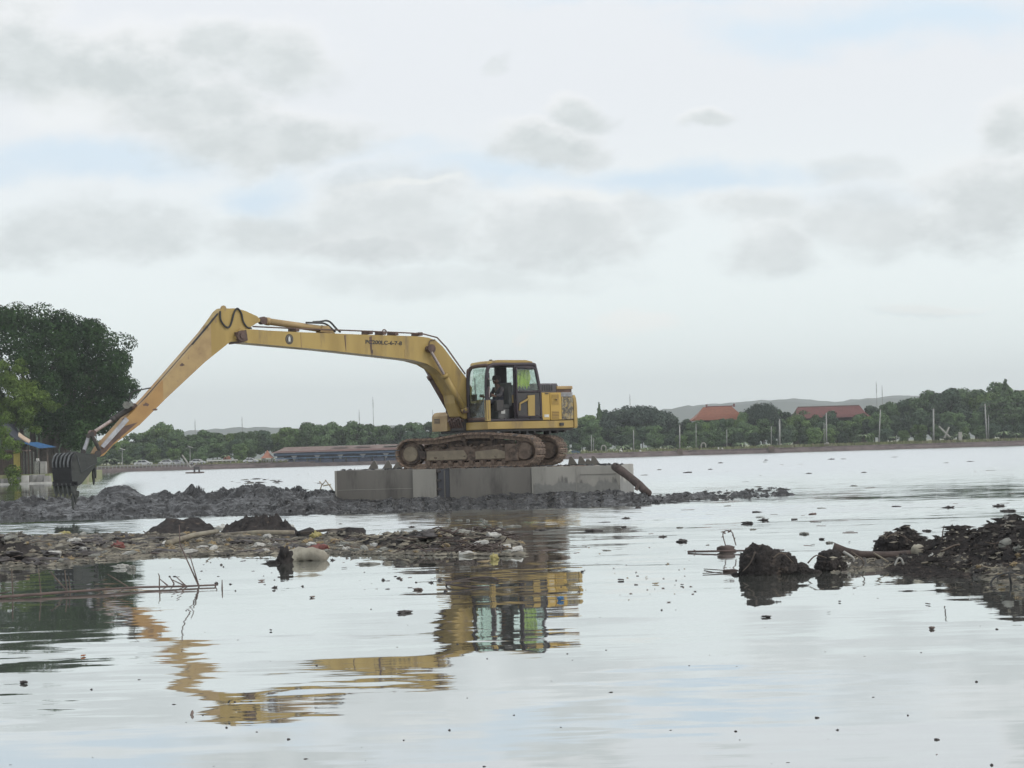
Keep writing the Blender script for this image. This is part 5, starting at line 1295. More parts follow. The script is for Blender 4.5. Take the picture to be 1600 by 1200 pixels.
def sag(pts, dy0, dy1, nm, m, par, th=.05):
    bm = bmesh.new(); top = spline([lb(x, y, YB + 3) for x, y in pts], 4); A1 = [bm.verts.new(p + Vector((0, dy0, 0))) for p in top]; B1 = [bm.verts.new(p + Vector((0, dy1, .25))) for p in top]
    A2 = [bm.verts.new(p + Vector((0, dy0, -th))) for p in top]; B2 = [bm.verts.new(p + Vector((0, dy1, .25 - th))) for p in top]
    for i in range(len(top) - 1):
        bm.faces.new((A1[i], A1[i + 1], B1[i + 1], B1[i])); bm.faces.new((A2[i], B2[i], B2[i + 1], A2[i + 1])); bm.faces.new((A1[i], A2[i], A2[i + 1], A1[i + 1])); bm.faces.new((B1[i], B1[i + 1], B2[i + 1], B2[i]))
    return obj(nm, bm, m, par)
sag([(5, 661), (14, 674), (26, 685), (38, 692.5)], -.6, 2.5, 'tarp', 'tarp_dark', s, .35)
sag([(32, 680), (40, 686), (50, 692)], -.8, -.5, 'tan_flap', 'tarp_tan', s, .10)
bm = bmesh.new(); q4 = [lb(34, 691.5, YB + 2.2), lb(48, 691, YB + 2.2), lb(79, 699, YB + 2.2), lb(62, 700.5, YB + 2.2)]
v = [bm.verts.new(p) for p in q4]; v2 = [bm.verts.new(p + Vector((.0, 2.2, .03))) for p in q4]
for i in range(4): bm.faces.new((v[i], v[(i + 1) % 4], v2[(i + 1) % 4], v2[i]))
bm.faces.new(v); bm.faces.new(v2[::-1]); obj('awning', bm, 'tarp_blue', s)
for px, yt in ((33, 694), (44, 695), (60, 701), (74, 701)):
    p = lb(px, yt, YB + 3); qbox('post', 'hut_wood', s, p.x - .05, p.x + .05, YB + 2.95, YB + 3.05, .78, p.z)
rr = random.Random(4)
for k in range(9):
    px = 32 + k * 2.6; p = lb(px, 707 + rr.uniform(-2, 2), YB + 3.6); qbox('plank', rr.choice(['litter_grey', 'hut_wood', 'dark_steel']), s, p.x - .05, p.x + .05, YB + 3.5, YB + 3.56, .78, p.z)
for i, (x0__, x1__, y0__, m) in enumerate(((55.5, 62.5, 721, 'litter_grey'), (64, 73, 721, 'concrete'))):
    a = lb(x0__, y0__, YB + 2); b = lb(x1__, 730, YB + 2); o = qbox('crate', m, None, a.x, b.x, YB + 1.6, YB + 2.2, .78, a.z, .03); props(o, ('grey crate under the blue awning, left one', 'wider grey crate under the blue awning, right one')[i], 'crate')
a = lb(56.5, 716, YB + 2); b = lb(62, 721, YB + 2); bm = bmesh.new(); cyl(bm, (a.x + .08, YB + 1.9, a.z - .22), (a.x + .08, YB + 1.9, a.z), .09, .07, 10); cyl(bm, (b.x - .08, YB + 1.9, a.z - .22), (b.x - .08, YB + 1.9, a.z - .02), .08, .06, 10)
props(obj('white_jars', bm, 'litter_white', None, at=Vector((a.x, YB + 1.9, a.z - .22))), 'pair of small white jars on the left crate', 'jar')
# plants over the wall
bm_ = leaf_mesh('hanging_shrub', [(0, 0, 0, .55, .4, .75), (-.1, 0, .6, .7, .4, .5), (.15, 0, -.5, .35, .3, .4)], 900, .16, 3, 'leaf_light')
o = bpy.data.objects.new('hanging_shrub', bm_); COL.objects.link(o); o.location = (lb(23, 742).x, YB - .1, .5); props(o, 'light green shrub hanging over the left bank wall', 'shrub')
# banyan: big dark crown
BN = []
rb = random.Random(21)
Yt = YB + 12
OUT = [(-170, 520), (-120, 490), (-60, 475), (0, 480), (30, 476), (70, 478), (110, 476), (135, 490), (160, 500), (180, 520), (196, 535), (207, 555), (213, 580), (216, 605), (212, 630), (200, 655), (185, 672), (165, 686), (140, 696)]
tb0 = lb(60, 738, Yt)
blobs_ = []
for (x, y) in OUT:
    p = P(x, y, Yt); 
    for k in range(9):
        t = rb.random() ** .55; cx_ = P(40, 620, Yt); q = cx_.lerp(p, .22 + .70 * t); r_ = rb.uniform(.9, 1.55) * (1.15 - .3 * t)
        dy = (1 - t) * rb.uniform(-5.5, 5.5) - .5
        blobs_.append((q.x - tb0.x, dy, q.z - .78, r_, r_, r_ * .8))
for k in range(55):
    x = rb.uniform(-120, 175); y = rb.uniform(520, 690); p = P(x, y, Yt); blobs_.append((p.x - tb0.x, rb.uniform(-4.5, 3), p.z - .78, rb.uniform(1.0, 1.8), 1.3, rb.uniform(.7, 1.3)))
crown = leaf_mesh('crown', blobs_, 95000, .24, 4, 'leaf_banyan', .62, .5, .3)
bm = bmesh.new(); rb = random.Random(5)
for k in range(16):
    x = rb.uniform(-2.5, 3.2); tube(bm, [(x, rb.uniform(-1, 1.5), -.2), (x * .8, 0, 2), (x * 1.5, rb.uniform(-2, 2), 5.5), (x * 2.1, rb.uniform(-2, 2), 9)], rb.uniform(.12, .5), 7, .08)
tm = bm_mesh('trunk', bm, 'bark')
tree('banyan_tree', (crown, tm), tb0.x, Yt, .78, 1, 0, 'huge dark banyan tree filling the left edge', None)
bg_blobs = []
tb1 = lb(8, 738, YB + 6)
for (x, y, r_) in ((0, 590, 1.4), (-30, 585, 1.6), (33, 580, .7), (20, 600, 1.3), (45, 610, 1.2), (62, 622, 1.0), (78, 634, .75), (86, 634, .4), (30, 630, 1.5), (5, 640, 1.5), (55, 640, 1.1), (45, 660, .9), (20, 655, 1.2), (-20, 630, 1.8), (55, 672, .6), (36, 566, .45), (6, 572, .8), (-60, 620, 1.8), (35, 605, 1.3)):
    p = P(x, y, YB + 6)
    for k in range(4): bg_blobs.append((p.x - tb1.x + rb.uniform(-.5, .5) * r_, rb.uniform(-1.6, 1.2), p.z - .78 + rb.uniform(-.3, .3) * r_, r_ * .62, r_ * .62, r_ * .5))
tree('light_green_tree', (leaf_mesh('crown', bg_blobs, 30000, .22, 8, 'leaf_light', .5, .35, .5), bm_mesh('trunk', trunk_bm(5, .2, 4, w=4), 'bark')), tb1.x, YB + 6, .78, 1, 0, 'light feathery green tree in front of the big dark one', None)
tb2 = lb(-5, 738, YB + 1.5); b3 = []
for (x, y, r_) in ((5, 655, .8), (-10, 670, 1.4), (12, 690, 1.0), (22, 695, .8), (5, 705, 1.0), (-20, 700, 1.4), (28, 704, .5), (14, 715, .6), (0, 670, 1)):
    p = P(x, y, YB + 1.5)
    for k in range(4): b3.append((p.x - tb2.x + rb.uniform(-.4, .4) * r_, rb.uniform(-.6, .6), p.z - .78 + rb.uniform(-.3, .3) * r_, r_ * .5, r_ * .5, r_ * .4))
tree('leafy_shrub', (leaf_mesh('crown', b3, 7000, .15, 9, 'leaf_light', .5, .4, .5), bm_mesh('trunk', trunk_bm(2.5, .08, 6, w=2), 'bark')), tb2.x, YB + 1.5, .78, 1, 0, 'leafy green bush against the yellow hut at the left edge', None)
# ------------------------------------------------------------------ pontoons
A0 = P(523, 760, 58.5); B0 = P(969, 760, 57.3)
PD = Vector((B0.x - A0.x, B0.y - A0.y, 0)).normalized(); PN = Vector((-PD.y, PD.x, 0))   # away from camera
PLn = Vector((B0.x - A0.x, B0.y - A0.y, 0)).length
PTZ = lambda s: 1.075 - .07 * s / PLn
PF = Fr((A0.x, A0.y, 0), PD, PN, UZ)
def sx(px):      # distance along the row of pontoons for a picture column
    q = PL(px, 740, Vector((A0.x, A0.y, 0)), PN); return (q - PF.o).dot(PD)
def pon(name, x0, x1, m, label, z0=-.3, d=4.7, yo=0.0):
    e = empty('pontoon', PF.p((x0 + x1) / 2, 0, 0), label, 'pontoon', 'pontoons under the excavator')
    bm = bmesh.new(); f = PF
    vs = [(x0, yo, z0), (x1, yo, z0), (x1, yo, PTZ(x1)), (x0, yo, PTZ(x0))]
    a = [bm.verts.new(f.p(*v)) for v in vs]; b = [bm.verts.new(f.p(v[0], d, v[2])) for v in vs]
    bm.faces.new(a); bm.faces.new(b[::-1])
    for i in range(4): bm.faces.new((a[i], a[(i + 1) % 4], b[(i + 1) % 4], b[i]))
    bmesh.ops.bevel(bm, geom=list(bm.edges), offset=.015, segments=2, affect='EDGES'); obj('hull', bm, m, e)
    return e
s1, s2, s3, s4 = sx(645), sx(682), sx(703), sx(830)
e1 = pon('p', 0, s2, 'pontoon_dark', 'left pontoon, dark hull with a paler steel end plate', yo=0)
bm = bmesh.new(); prism(bm, PF, [(s1, -.2), (s2 - .01, -.2), (s2 - .01, PTZ(s2) - .01), (s1, PTZ(s1) - .01)], -.05, -.001, .006); o = obj('end_plate', bm, 'pontoon_pale', e1)
bm = bmesh.new(); box(bm, PF, .01, .07, -.02, .0, .0, PTZ(0)); obj('edge_strip', bm, 'pontoon_pale', e1)
bm = bmesh.new(); box(bm, PF, .1, s1 - .02, -.008, -.001, .50, .512); obj('weld_seam', bm, 'pontoon_pale', e1)
e2 = pon('p', s3 - .02, s4, 'pontoon_dark', 'middle pontoon, plain dark hull under the excavator tracks')
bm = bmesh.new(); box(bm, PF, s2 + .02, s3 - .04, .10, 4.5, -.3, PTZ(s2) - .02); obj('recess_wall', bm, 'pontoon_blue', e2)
for k in range(4):
    bm = bmesh.new(); z = .16 + k * .26; box(bm, PF, s2 + .0, s2 + .12, -.03, .06, z, z + .07, .012); obj('rung', bm, 'dark_steel', e2)
bm = bmesh.new(); box(bm, PF, s2 + .2, s2 + .24, .06, .1, -.1, 1.0); obj('stiffener', bm, 'pontoon_dark', e2)
# mud-splashed right pontoon
def mudhull():
    m = MATS['pontoon_pale'].copy(); m.name = 'pontoon_mudstained'; t = m.node_tree; n = NT(t); b = t.nodes['Principled BSDF']
    src = b.inputs['Base Color'].links[0].from_socket
    g = n.n('ShaderNodeNewGeometry').outputs['Position']; z = n.n('ShaderNodeSeparateXYZ', i_0=g).outputs[2]
    f = n.noise(g, 2.0, 6, .6); f2 = n.noise(n.vm('MULTIPLY', g, (6, 6, .7)), 1.0, 4, .6)
    lvl = n.math('ADD', z, n.math('ADD', n.math('MULTIPLY', f, -.55), n.math('MULTIPLY', f2, -.35)))
    mask = n.smooth(lvl, .12, .05)
    col = n.mix(mask, src, n.mix(n.noise(g, 14, 4, .7), (.13, .128, .12), (.25, .245, .23)))
    lip = n.math('MULTIPLY', n.math('MULTIPLY', n.smooth(lvl, .02, .09), n.smooth(lvl, .19, .10)), n.smooth(f2, .5, .66, 0, .7))
    col = n.mix(lip, col, (.055, .052, .05))
    t.links.new(col, b.inputs['Base Color']); MATS['pontoon_mudstained'] = m
mudhull()
e3 = pon('p', s4 + .01, PLn, 'pontoon_mudstained', 'right pontoon, pale hull splashed with dried mud')
bm = bmesh.new(); box(bm, PF, s4 + .01, s4 + .05, -.02, .0, .0, PTZ(s4)); obj('edge_strip', bm, 'pontoon_pale', e3)
bm = bmesh.new(); x = sx(900); box(bm, PF, x, x + .015, -.01, .0, .2, PTZ(x) - .02); obj('weld_seam', bm, 'pontoon_pale', e3)
bm = bmesh.new(); x = sx(906); box(bm, PF, x, PLn - .1, -.012, .0, .76, .775); obj('weld_seam', bm, 'pontoon_dark', e3)
for px, e in ((584, e1), (606, e1), (622, e1), (909, e3), (920, e3), (929, e3), (894, e3)):
    q = PL(px, 733, PF.p(0, 4.4, 0), PN); s_ = (q - PF.o).dot(PD); bm = bmesh.new(); hgt = .26 if px != 920 else .17
    prism(bm, PF, [(s_ - .16, PTZ(s_)), (s_ + .14, PTZ(s_)), (s_ + .14, PTZ(s_) + .08), (s_ + .06, PTZ(s_) + hgt), (s_ - .0, PTZ(s_) + hgt * .9)] if px < 700 else [(s_ - .12, PTZ(s_)), (s_ + .18, PTZ(s_)), (s_ + .02, PTZ(s_) + hgt), (s_ - .06, PTZ(s_) + hgt)], 4.3, 4.42, .008)
    obj('lug', bm, 'pontoon_dark', e)
# timber mats/mud under the tracks
bm = bmesh.new()
rr = random.Random(9)
for k in range(90): x = rr.uniform(1.9, 7.6); lump(bm, PF.p(x, rr.uniform(.1, 2.0), PTZ(x)), rr.uniform(.03, .08), 1, .6, k, (1.8, 1, .35))
o = obj('deck_mud', bm, 'track_mud', None, True, at=PF.p(4, 1, 1)); props(o, 'crumbs of mud on the deck below the tracks', kind='stuff')

# log
bm = bmesh.new(); L0 = P(961, 729, 57.0); L1 = P(1013, 772, 55.4); pts = [L0.lerp(L1, t) + Vector((0, 0, .05 * math.sin(t * 3))) for t in np.linspace(0, 1, 9)]
tube(bm, pts, .13, 12, .11)
for v in bm.verts: v.co += Vector((1, 1, 1)) * .02 * noise.noise(v.co * 6)
o = obj('log', bm, 'log_brown', None, True, at=L1); props(o, 'dark brown log leaning up against the right pontoon', 'log')
bm = bmesh.new(); q = P(1000, 757, 55); tube(bm, [q - Vector((.12, 0, .15)), q + Vector((0, 0, .1))], .06, 7, .02); obj('branch_stub', bm, 'log_brown', o)

# ------------------------------------------------------------------ mud banks
def bank(name, pts, m, label, thick=3.0, seed=0, clod=.10, step=.05, rows=60, cf=.5, pw=.8, freq=3.0, fine=.03, rel=.3, sx_=1.0, shore=.25):
    """pts: (picture x, near waterline y, crest y, optional thickness) turned into a real heap of mud"""
    xs_ = [p[0] for p in pts]; n = int((W(pts[-1][0], pts[-1][1]) - W(pts[0][0], pts[0][1])).length / step)
    V = []; base0 = W(pts[len(pts) // 2][0], pts[len(pts) // 2][1])
    for i in range(n + 1):
        px = xs_[0] + (xs_[-1] - xs_[0]) * i / n
        yb = np.interp(px, xs_, [p[1] for p in pts]); yt = np.interp(px, xs_, [p[2] for p in pts]); th = np.interp(px, xs_, [p[3] if len(p) > 3 else thick for p in pts])
        e0 = W(px, yb); e0y = e0.y + shore * noise.fractal(Vector((px * .03, seed, 0)), 1, 2, 4) * min(1, th)
        zc = P(px, yt, e0y + th * cf).z; kx = e0.x / e0.y
        for j in range(rows + 1):
            v = j / rows; Y = e0y + th * v; x = kx * Y
            pr = (v / cf) ** pw if v < cf else max(0, 1 - ((v - cf) / (1 - cf)) ** 2.2)
            q = Vector((x * sx_, Y, 0)); edge = min(1, v * 8, (1 - v) * 8)
            t1 = noise.fractal(q * freq * .35 + Vector((seed, 0, 0)), 1, 2, 3)
            t2 = abs(noise.noise(q * freq + Vector((0, seed, 3)))) + .6 * abs(noise.noise(q * freq * 2.3 + Vector((0, 1, seed)))) 
            lumpy = max(.15, .85 + 1.5 * noise.noise(q * .45 + Vector((9, seed, 2))))
            t3 = noise.fractal(q * freq * 5 + Vector((seed, seed, 0)), 1, 2, 3)
            z = -.12 + (zc + .12) * pr * (1 + rel * t1) + clod * (t2 - .44) * 1.9 * lumpy * edge * (.45 + .55 * pr) * min(1, .45 + zc * 1.6) + fine * t3 * edge
            if pr < .03: z = min(z, -.02)
            w = noise.noise_vector(q * freq * 1.4 + Vector((3, 3, seed))) * clod * .6 * edge
            V.append((x + w.x - base0.x, Y + w.y - base0.y, z))
    F = [(a * (rows + 1) + b, (a + 1) * (rows + 1) + b, (a + 1) * (rows + 1) + b + 1, a * (rows + 1) + b + 1) for a in range(n) for b in range(rows)]
    me = bpy.data.meshes.new(name); me.from_pydata(V, [], F); o = finish(name, me, m, None, True); o.location = (base0.x, base0.y, 0)
    o['kind'] = 'structure'; 
    if label: o['label'] = label
    return o
bank('mud_bank', [(-80, 813, 794, 10), (0, 812, 787, 10), (60, 810, 783, 10), (100, 809, 777, 10), (140, 809, 780, 10), (165, 809, 770, 10), (185, 808, 763, 10), (202, 808, 765, 10), (225, 808, 776, 10), (270, 807, 774, 11), (320, 807, 772, 11), (360, 806, 769, 11), (390, 806, 760, 11), (405, 806, 758, 11), (430, 806, 766, 11), (480, 805, 769, 11), (522, 804, 768, 10),
     (532, 804, 783, 8.5), (620, 802, 780, 8), (700, 800, 777, 7.5), (800, 797, 774, 7.5), (850, 796, 771, 7), (900, 795, 770, 6), (960, 791, 769, 5), (1000, 789, 769, 3.4), (1030, 784, 775, 2), (1060, 780, 771, 1.7), (1090, 778, 768, 1.6), (1112, 777, 768, 1.5), (1124, 776, 775, .8), (1136, 776, 774, .9), (1150, 776, 767, 1.3), (1172, 775.5, 766, 1.3), (1182, 775, 774, .7), (1196, 775, 770, 1.1), (1208, 774.5, 773.5, .7), (1222, 774, 765.5, 1.3), (1240, 773, 770, .8), (1247, 772.5, 772.3, .5)],
     'wet_mud', 'long ridge of wet black mud around the pontoons', seed=2, clod=.15, step=.055, rows=140, cf=.72, pw=.85, freq=1.9, fine=.02, sx_=.6, shore=1.6)
bank('mud_mound', [(222, 842, 838, 1.2), (235, 842, 825, 2), (262, 842, 810, 2.5), (285, 842, 814, 2.5), (305, 842, 810, 2.5), (325, 841, 814, 2), (345, 842, 834, 1.5)], 'brown_mud', 'smooth dark mud mound behind the floating rubbish, left one', seed=5, clod=.05, step=.035, rows=50, freq=2.2)
bank('mud_mound', [(338, 840, 836, 1), (355, 841, 818, 1.8), (380, 841, 812, 2), (405, 841, 810, 2), (425, 841, 808, 2), (445, 840, 812, 2), (460, 838, 825, 1.5), (474, 836, 833, 1)], 'brown_mud', 'lumpy mud mound behind the floating rubbish, right one', seed=6, clod=.08, step=.035, rows=50, freq=4)
bank('mud_mound', [(478, 848, 842, 1), (500, 848, 834, 1.5), (540, 848, 830, 1.5), (560, 850, 838, 1.5), (600, 862, 838, 2), (650, 866, 835, 2.5), (700, 866, 833, 3), (750, 864, 836, 3), (790, 860, 842, 2), (812, 858, 852, 1)], 'brown_mud', 'low brown mud and twig heap at the right end of the rubbish', seed=8, clod=.07, step=.04, rows=50, freq=4)
bank('rubbish_bed', [(-80, 878, 840, 8), (0, 879, 838, 8), (50, 880, 838, 8), (120, 874, 837, 8), (180, 869, 836, 8), (230, 864, 836, 6.5), (300, 862, 838, 5.5), (400, 861, 838, 5), (470, 860, 842, 4.5), (560, 859, 844, 3.6), (640, 860, 846, 3.6), (760, 864, 850, 2.6), (820, 860, 854, 1.4)], 'debris_bed', 'flat mat of rotting rubbish and plant litter floating on the lake', seed=9, clod=.05, step=.06, rows=70, cf=.8, pw=.5, freq=5, fine=.03)
bank('mud_mound', [(-60, 884, 850, 2), (0, 883, 842, 2.5), (40, 880, 852, 2), (70, 878, 862, 1.5), (130, 876, 868, 1)], 'brown_mud', 'dark root and mud heap at the left end of the rubbish', seed=12, clod=.08, step=.035, rows=40, freq=4)
# right-hand mound
bank('mud_mound', [(1425, 882, 870, 1), (1440, 884, 854, 1.6), (1460, 887, 847, 2.2), (1480, 889, 841, 2.5), (1505, 891, 835, 2.8), (1540, 896, 831, 3), (1556, 898, 824, 3), (1575, 901, 818, 3), (1592, 903, 820, 3), (1610, 905, 825, 3), (1660, 906, 822, 3), (1720, 906, 830, 3)], 'brown_mud', 'largest mud and root heap at the right edge', seed=18, clod=.11, step=.022, rows=90, freq=5, pw=.55, fine=.03)
def knob(name, m, label, balls, Y, seed, rough=.5, freq=2.4):
    bm = bmesh.new()
    for i, (px, py, rp, sq) in enumerate(balls):
        c = P(px, py, Y); r_ = rp * Y / FPX
        res = bmesh.ops.create_icosphere(bm, subdivisions=5, radius=1.0)
        for v in res['verts']:
            q = v.co * freq + Vector((seed + i * 3.1, seed, i)); n_ = noise.fractal(q * .6, 1, 2, 3) * .35 + (abs(noise.noise(q * 1.6)) + .5 * abs(noise.noise(q * 3.7)) + .3 * abs(noise.noise(q * 8)) - .4) * rough
            k = r_ * (1 + n_ * .55); v.co = Vector((v.co.x * k, v.co.y * k * 1.1, v.co.z * k * sq)) + c
    o = obj(name, bm, m, None, True, at=Vector((P(balls[0][0], 900, Y).x, Y, 0))); o['kind'] = 'structure'; o['label'] = label
Ya = W(1200, 902).y + .55
knob('mud_mound', 'brown_mud', 'rounded mud lump at the left end of the right heap', [(1184, 880, 27, 1.05), (1196, 888, 27, .9), (1207, 876, 18, .9), (1226, 884, 20, 1.0), (1250, 893, 15, .9), (1168, 894, 13, .9), (1266, 897, 11, .8), (1240, 896, 12, .7), (1150, 899, 7, .6), (1276, 897, 9, .7)], Ya, 3)
knob('mud_mound', 'brown_mud', 'small round mud lump between the log and the larger lump', [(1296, 880, 19, 1.05), (1306, 886, 17, .9), (1286, 886, 13, .9)], Ya + .3, 9)
knob('mud_mound', 'brown_mud', 'round mud hump behind the pale log on the right', [(1392, 854, 22, .95), (1414, 850, 25, .95), (1432, 854, 17, .95), (1380, 862, 14, .8), (1405, 864, 26, .6)], W(1400, 868).y, 14)
bank('rubbish_bed', [(1312, 894, 880, .6), (1330, 893, 875, 1.5), (1400, 886, 872, 1.6), (1440, 888, 868, 1.6), (1500, 900, 872, 2), (1560, 912, 880, 2.2), (1600, 918, 885, 2.2), (1700, 925, 890, 2.2)], 'debris_bed', 'strip of rotten litter along the foot of the right heap', seed=19, clod=.035, step=.03, rows=40, cf=.5, freq=8, fine=.02)

# ------------------------------------------------------------------ debris: pieces in shared meshes
def unit(name, m, fn):
    bm = bmesh.new(); fn(bm); me = bm_mesh(name, bm, m); me.polygons.foreach_set('use_smooth', [name == 'scrap'] * len(me.polygons)); return me
def bottle(bm):
    prof = [(.0, -.5), (.16, -.5), (.18, -.4), (.17, .1), (.07, .32), (.07, .42), (.0, .42)]; rg = []
    for r, x in prof: rg.append([bm.verts.new((x, max(r, .004) * math.cos(t), max(r, .004) * math.sin(t))) for t in [k * math.tau / 8 for k in range(8)]])
    for a, b in zip(rg, rg[1:]):
        for i in range(8): bm.faces.new((a[i], a[(i + 1) % 8], b[(i + 1) % 8], b[i]))
def crumple(seed, sq):
    return lambda bm: lump(bm, (0, 0, 0), .5, 3, .9, seed, sq, 1.9)
def twig(seed):
    def f(bm):
        r = random.Random(seed); p = [Vector((-.5 + i / 5, r.uniform(-.06, .06), r.uniform(-.03, .05))) for i in range(6)]; tube(bm, p, .022, 5, .012)
        tube(bm, [p[2], p[2] + Vector((.12, .1, .1))], .012, 4, .006)
    return f
def leafm(seed):
    def f(bm):
        r = random.Random(seed); top = []; n = 10
        for k in range(n):
            t = k / n * math.tau; rr_ = .5 * (abs(math.cos(t)) ** .6 * .55 + .35) * r.uniform(.8, 1.15); top.append((rr_ * math.cos(t), rr_ * .6 * math.sin(t), .06 * math.cos(2 * t) + r.uniform(-.03, .06)))
        a = [bm.verts.new(v) for v in top]; b = [bm.verts.new((v[0], v[1], v[2] - .05)) for v in top]; c = bm.verts.new((0, 0, .1)); d = bm.verts.new((0, 0, -.02))
        for i in range(n): bm.faces.new((a[i], a[(i + 1) % n], c)); bm.faces.new((b[(i + 1) % n], b[i], d)); bm.faces.new((a[i], b[i], b[(i + 1) % n], a[(i + 1) % n]))
    return f
BOT = [unit('bottle', m, bottle) for m in ('litter_white', 'litter_grey')]
CRM = {c: [unit('scrap', c, crumple(s, q)) for s, q in ((1, (1, .7, .5)), (2.3, (.8, .8, .7)), (5.1, (1, .5, .35)))] for c in ('litter_white', 'litter_grey', 'husk', 'litter_yellow', 'litter_red', 'dark_scrap', 'dead_leaf', 'litter_orange', 'litter_blue')}
TW = [unit('stick', m, twig(k)) for k, m in enumerate(('stick', 'stick_pale', 'stick', 'stick_red'))]
LF = [unit('leaf', m, leafm(k)) for k, m in enumerate(('dead_leaf', 'dark_scrap', 'husk', 'dead_leaf'))]
def put(name, me, p, s, rot, label, cat, group=None, sc=None):
    o = bpy.data.objects.new(name, me); COL.objects.link(o); o.location = p; o.rotation_euler = rot; o.scale = sc or (s, s, s); return props(o, label, cat, group)
rr = random.Random(31)
DEPS = bpy.context.evaluated_depsgraph_get(); DEPS.update()
def drop(x, y, z0=3.0):
    h, loc, nn, i, ob, mm = S.ray_cast(DEPS, Vector((x, y, z0)), Vector((0, 0, -1)))
    hops = 0; z = z0
    while h and ob.name.startswith('haze') and hops < 3: h, loc, nn, i, ob, mm = S.ray_cast(DEPS, loc - Vector((0, 0, .01)), Vector((0, 0, -1))); hops += 1
    return max(0.0, loc.z if h else 0)
def bedpos(x0=0, x1=815):
    px = rr.uniform(x0, x1); yb = np.interp(px, [0, 60, 120, 230, 480, 800], [878, 880, 874, 863, 860, 862]); yt = np.interp(px, [0, 120, 230, 480, 600, 800], [836, 836, 838, 842, 842, 846])
    py = yb - (yb - yt) * rr.random() ** 1.2; p = W(px, py, .05); p.z = drop(p.x, p.y); return p, px, py
G1 = 'litter on the floating rubbish mat'
for k in range(80):
    p, px, py = bedpos(); s = rr.uniform(.22, .75); put('stick', TW[rr.choice([0, 1, 1, 2, 3])], p + Vector((0, 0, .03)), s, (rr.uniform(-.2, .2), rr.uniform(-.25, .25), rr.gauss(0, .5)), 'weathered stick lying in the floating rubbish mat', 'stick', 'sticks in the rubbish mat', (s, s * .9, s * .9))
for k in range(90):
    p, px, py = bedpos(); s = rr.uniform(.06, .17); put('husk', CRM['husk'][k % 3], p + Vector((0, 0, .02)), s, (0, 0, rr.uniform(0, 6)), 'brown husk or plant lump in the floating rubbish mat', 'husk', 'husks in the rubbish mat')
for k in range(60):
    p, px, py = bedpos(120 if k % 2 else 380, 640 if k % 2 else 600) if k % 3 else bedpos(); s = rr.uniform(.05, .14); put('foam_scrap', CRM[rr.choice(['litter_white', 'litter_grey', 'litter_grey', 'litter_grey', 'husk'])][k % 3], p + Vector((0, 0, .03)), s, (rr.uniform(0, 1), 0, rr.uniform(0, 6)), 'pale scrap of plastic in the floating rubbish mat', 'scrap', 'pale scraps in the rubbish mat')
for k in range(75):
    p, px, py = bedpos(0, 480) if k % 2 else bedpos(); s = rr.uniform(.14, .42); put('mud_clod', CRM['dark_scrap'][k % 3], p + Vector((0, 0, .01)), s, (0, 0, rr.uniform(0, 6)), 'dark clod', 'mud clod', 'dark clods in the rubbish mat', (s * 1.5, s, s * .5))
for k in range(36):
    p, px, py = bedpos(); s = rr.uniform(.18, .32); put('bottle', BOT[k % 2], p + Vector((0, 0, .04)), s, (0, rr.uniform(-.2, .2), rr.uniform(0, 6)), 'pale plastic bottle lying in the floating rubbish mat', 'bottle', 'bottles in the rubbish mat')
# joined crumbs
def crumbs(name, fn, n, smin, smax, m, seed, at):
    r = random.Random(seed); V = []; F = []
    for k in range(n):
        c = fn(r); s = r.uniform(smin, smax); b = len(V); a = r.uniform(0, 3.14); el_ = r.uniform(.8, 3)
        dx, dy = math.cos(a) * s * el_, math.sin(a) * s * el_; nx, ny = -math.sin(a) * s * .5, math.cos(a) * s * .5
        V += [(c.x - dx, c.y - dy, c.z), (c.x + nx, c.y + ny, c.z - s * .2), (c.x + dx, c.y + dy, c.z + r.uniform(-.3, .5) * s), (c.x - nx, c.y - ny, c.z - s * .2), (c.x, c.y, c.z + s * .55)]
        F += [(b, b + 1, b + 4), (b + 1, b + 2, b + 4), (b + 2, b + 3, b + 4), (b + 3, b, b + 4)]
    me = bpy.data.meshes.new(name); me.from_pydata(V, [], F); o = finish(name, me, m); o['kind'] = 'stuff'; return o
def fb(r):
    px = r.uniform(-60, 815); yb = np.interp(px, [0, 60, 120, 230, 480, 800], [883, 885, 879, 867, 863, 866]); yt = np.interp(px, [0, 120, 230, 480, 600, 800], [834, 836, 838, 842, 842, 846])
    p = W(px, yb - (yb - yt) * r.random(), .03); p.z = drop(p.x, p.y) + .015; return p
crumbs('litter_crumbs', fb, 5200, .02, .07, 'bits', 1, None)
def fm_(r):
    px = r.uniform(0, 1230); yb = np.interp(px, [0, 520, 980, 1240], [811, 805, 791, 774]); p = W(px, yb - r.uniform(0, 14), 0); p.y += 0; p.z = drop(p.x, p.y) + .01; return p
crumbs('mud_crumbs', fm_, 1600, .03, .08, 'wet_mud', 2, None)
def fr2(r):
    px = r.uniform(1300, 1640); yb = np.interp(px, [1150, 1300, 1440, 1600, 1700], [903, 896, 886, 916, 922]); p = W(px, yb - r.uniform(0, 26), 0); p.z = drop(p.x, p.y) + .005; return p
crumbs('litter_crumbs', fr2, 1500, .012, .035, 'bits', 3, None)
def fr3(r):
    px = r.uniform(1425, 1680); p = W(px, r.uniform(862, 905), 0); p.y += r.uniform(0, 1.5); p.x *= 1; p.z = drop(p.x, p.y) + .01; return p
crumbs('mud_crumbs', fr3, 2500, .02, .06, 'brown_mud', 4, None)
def w_in(px, py, s=1): p = W(px, py); p.z = drop(p.x, p.y); return p
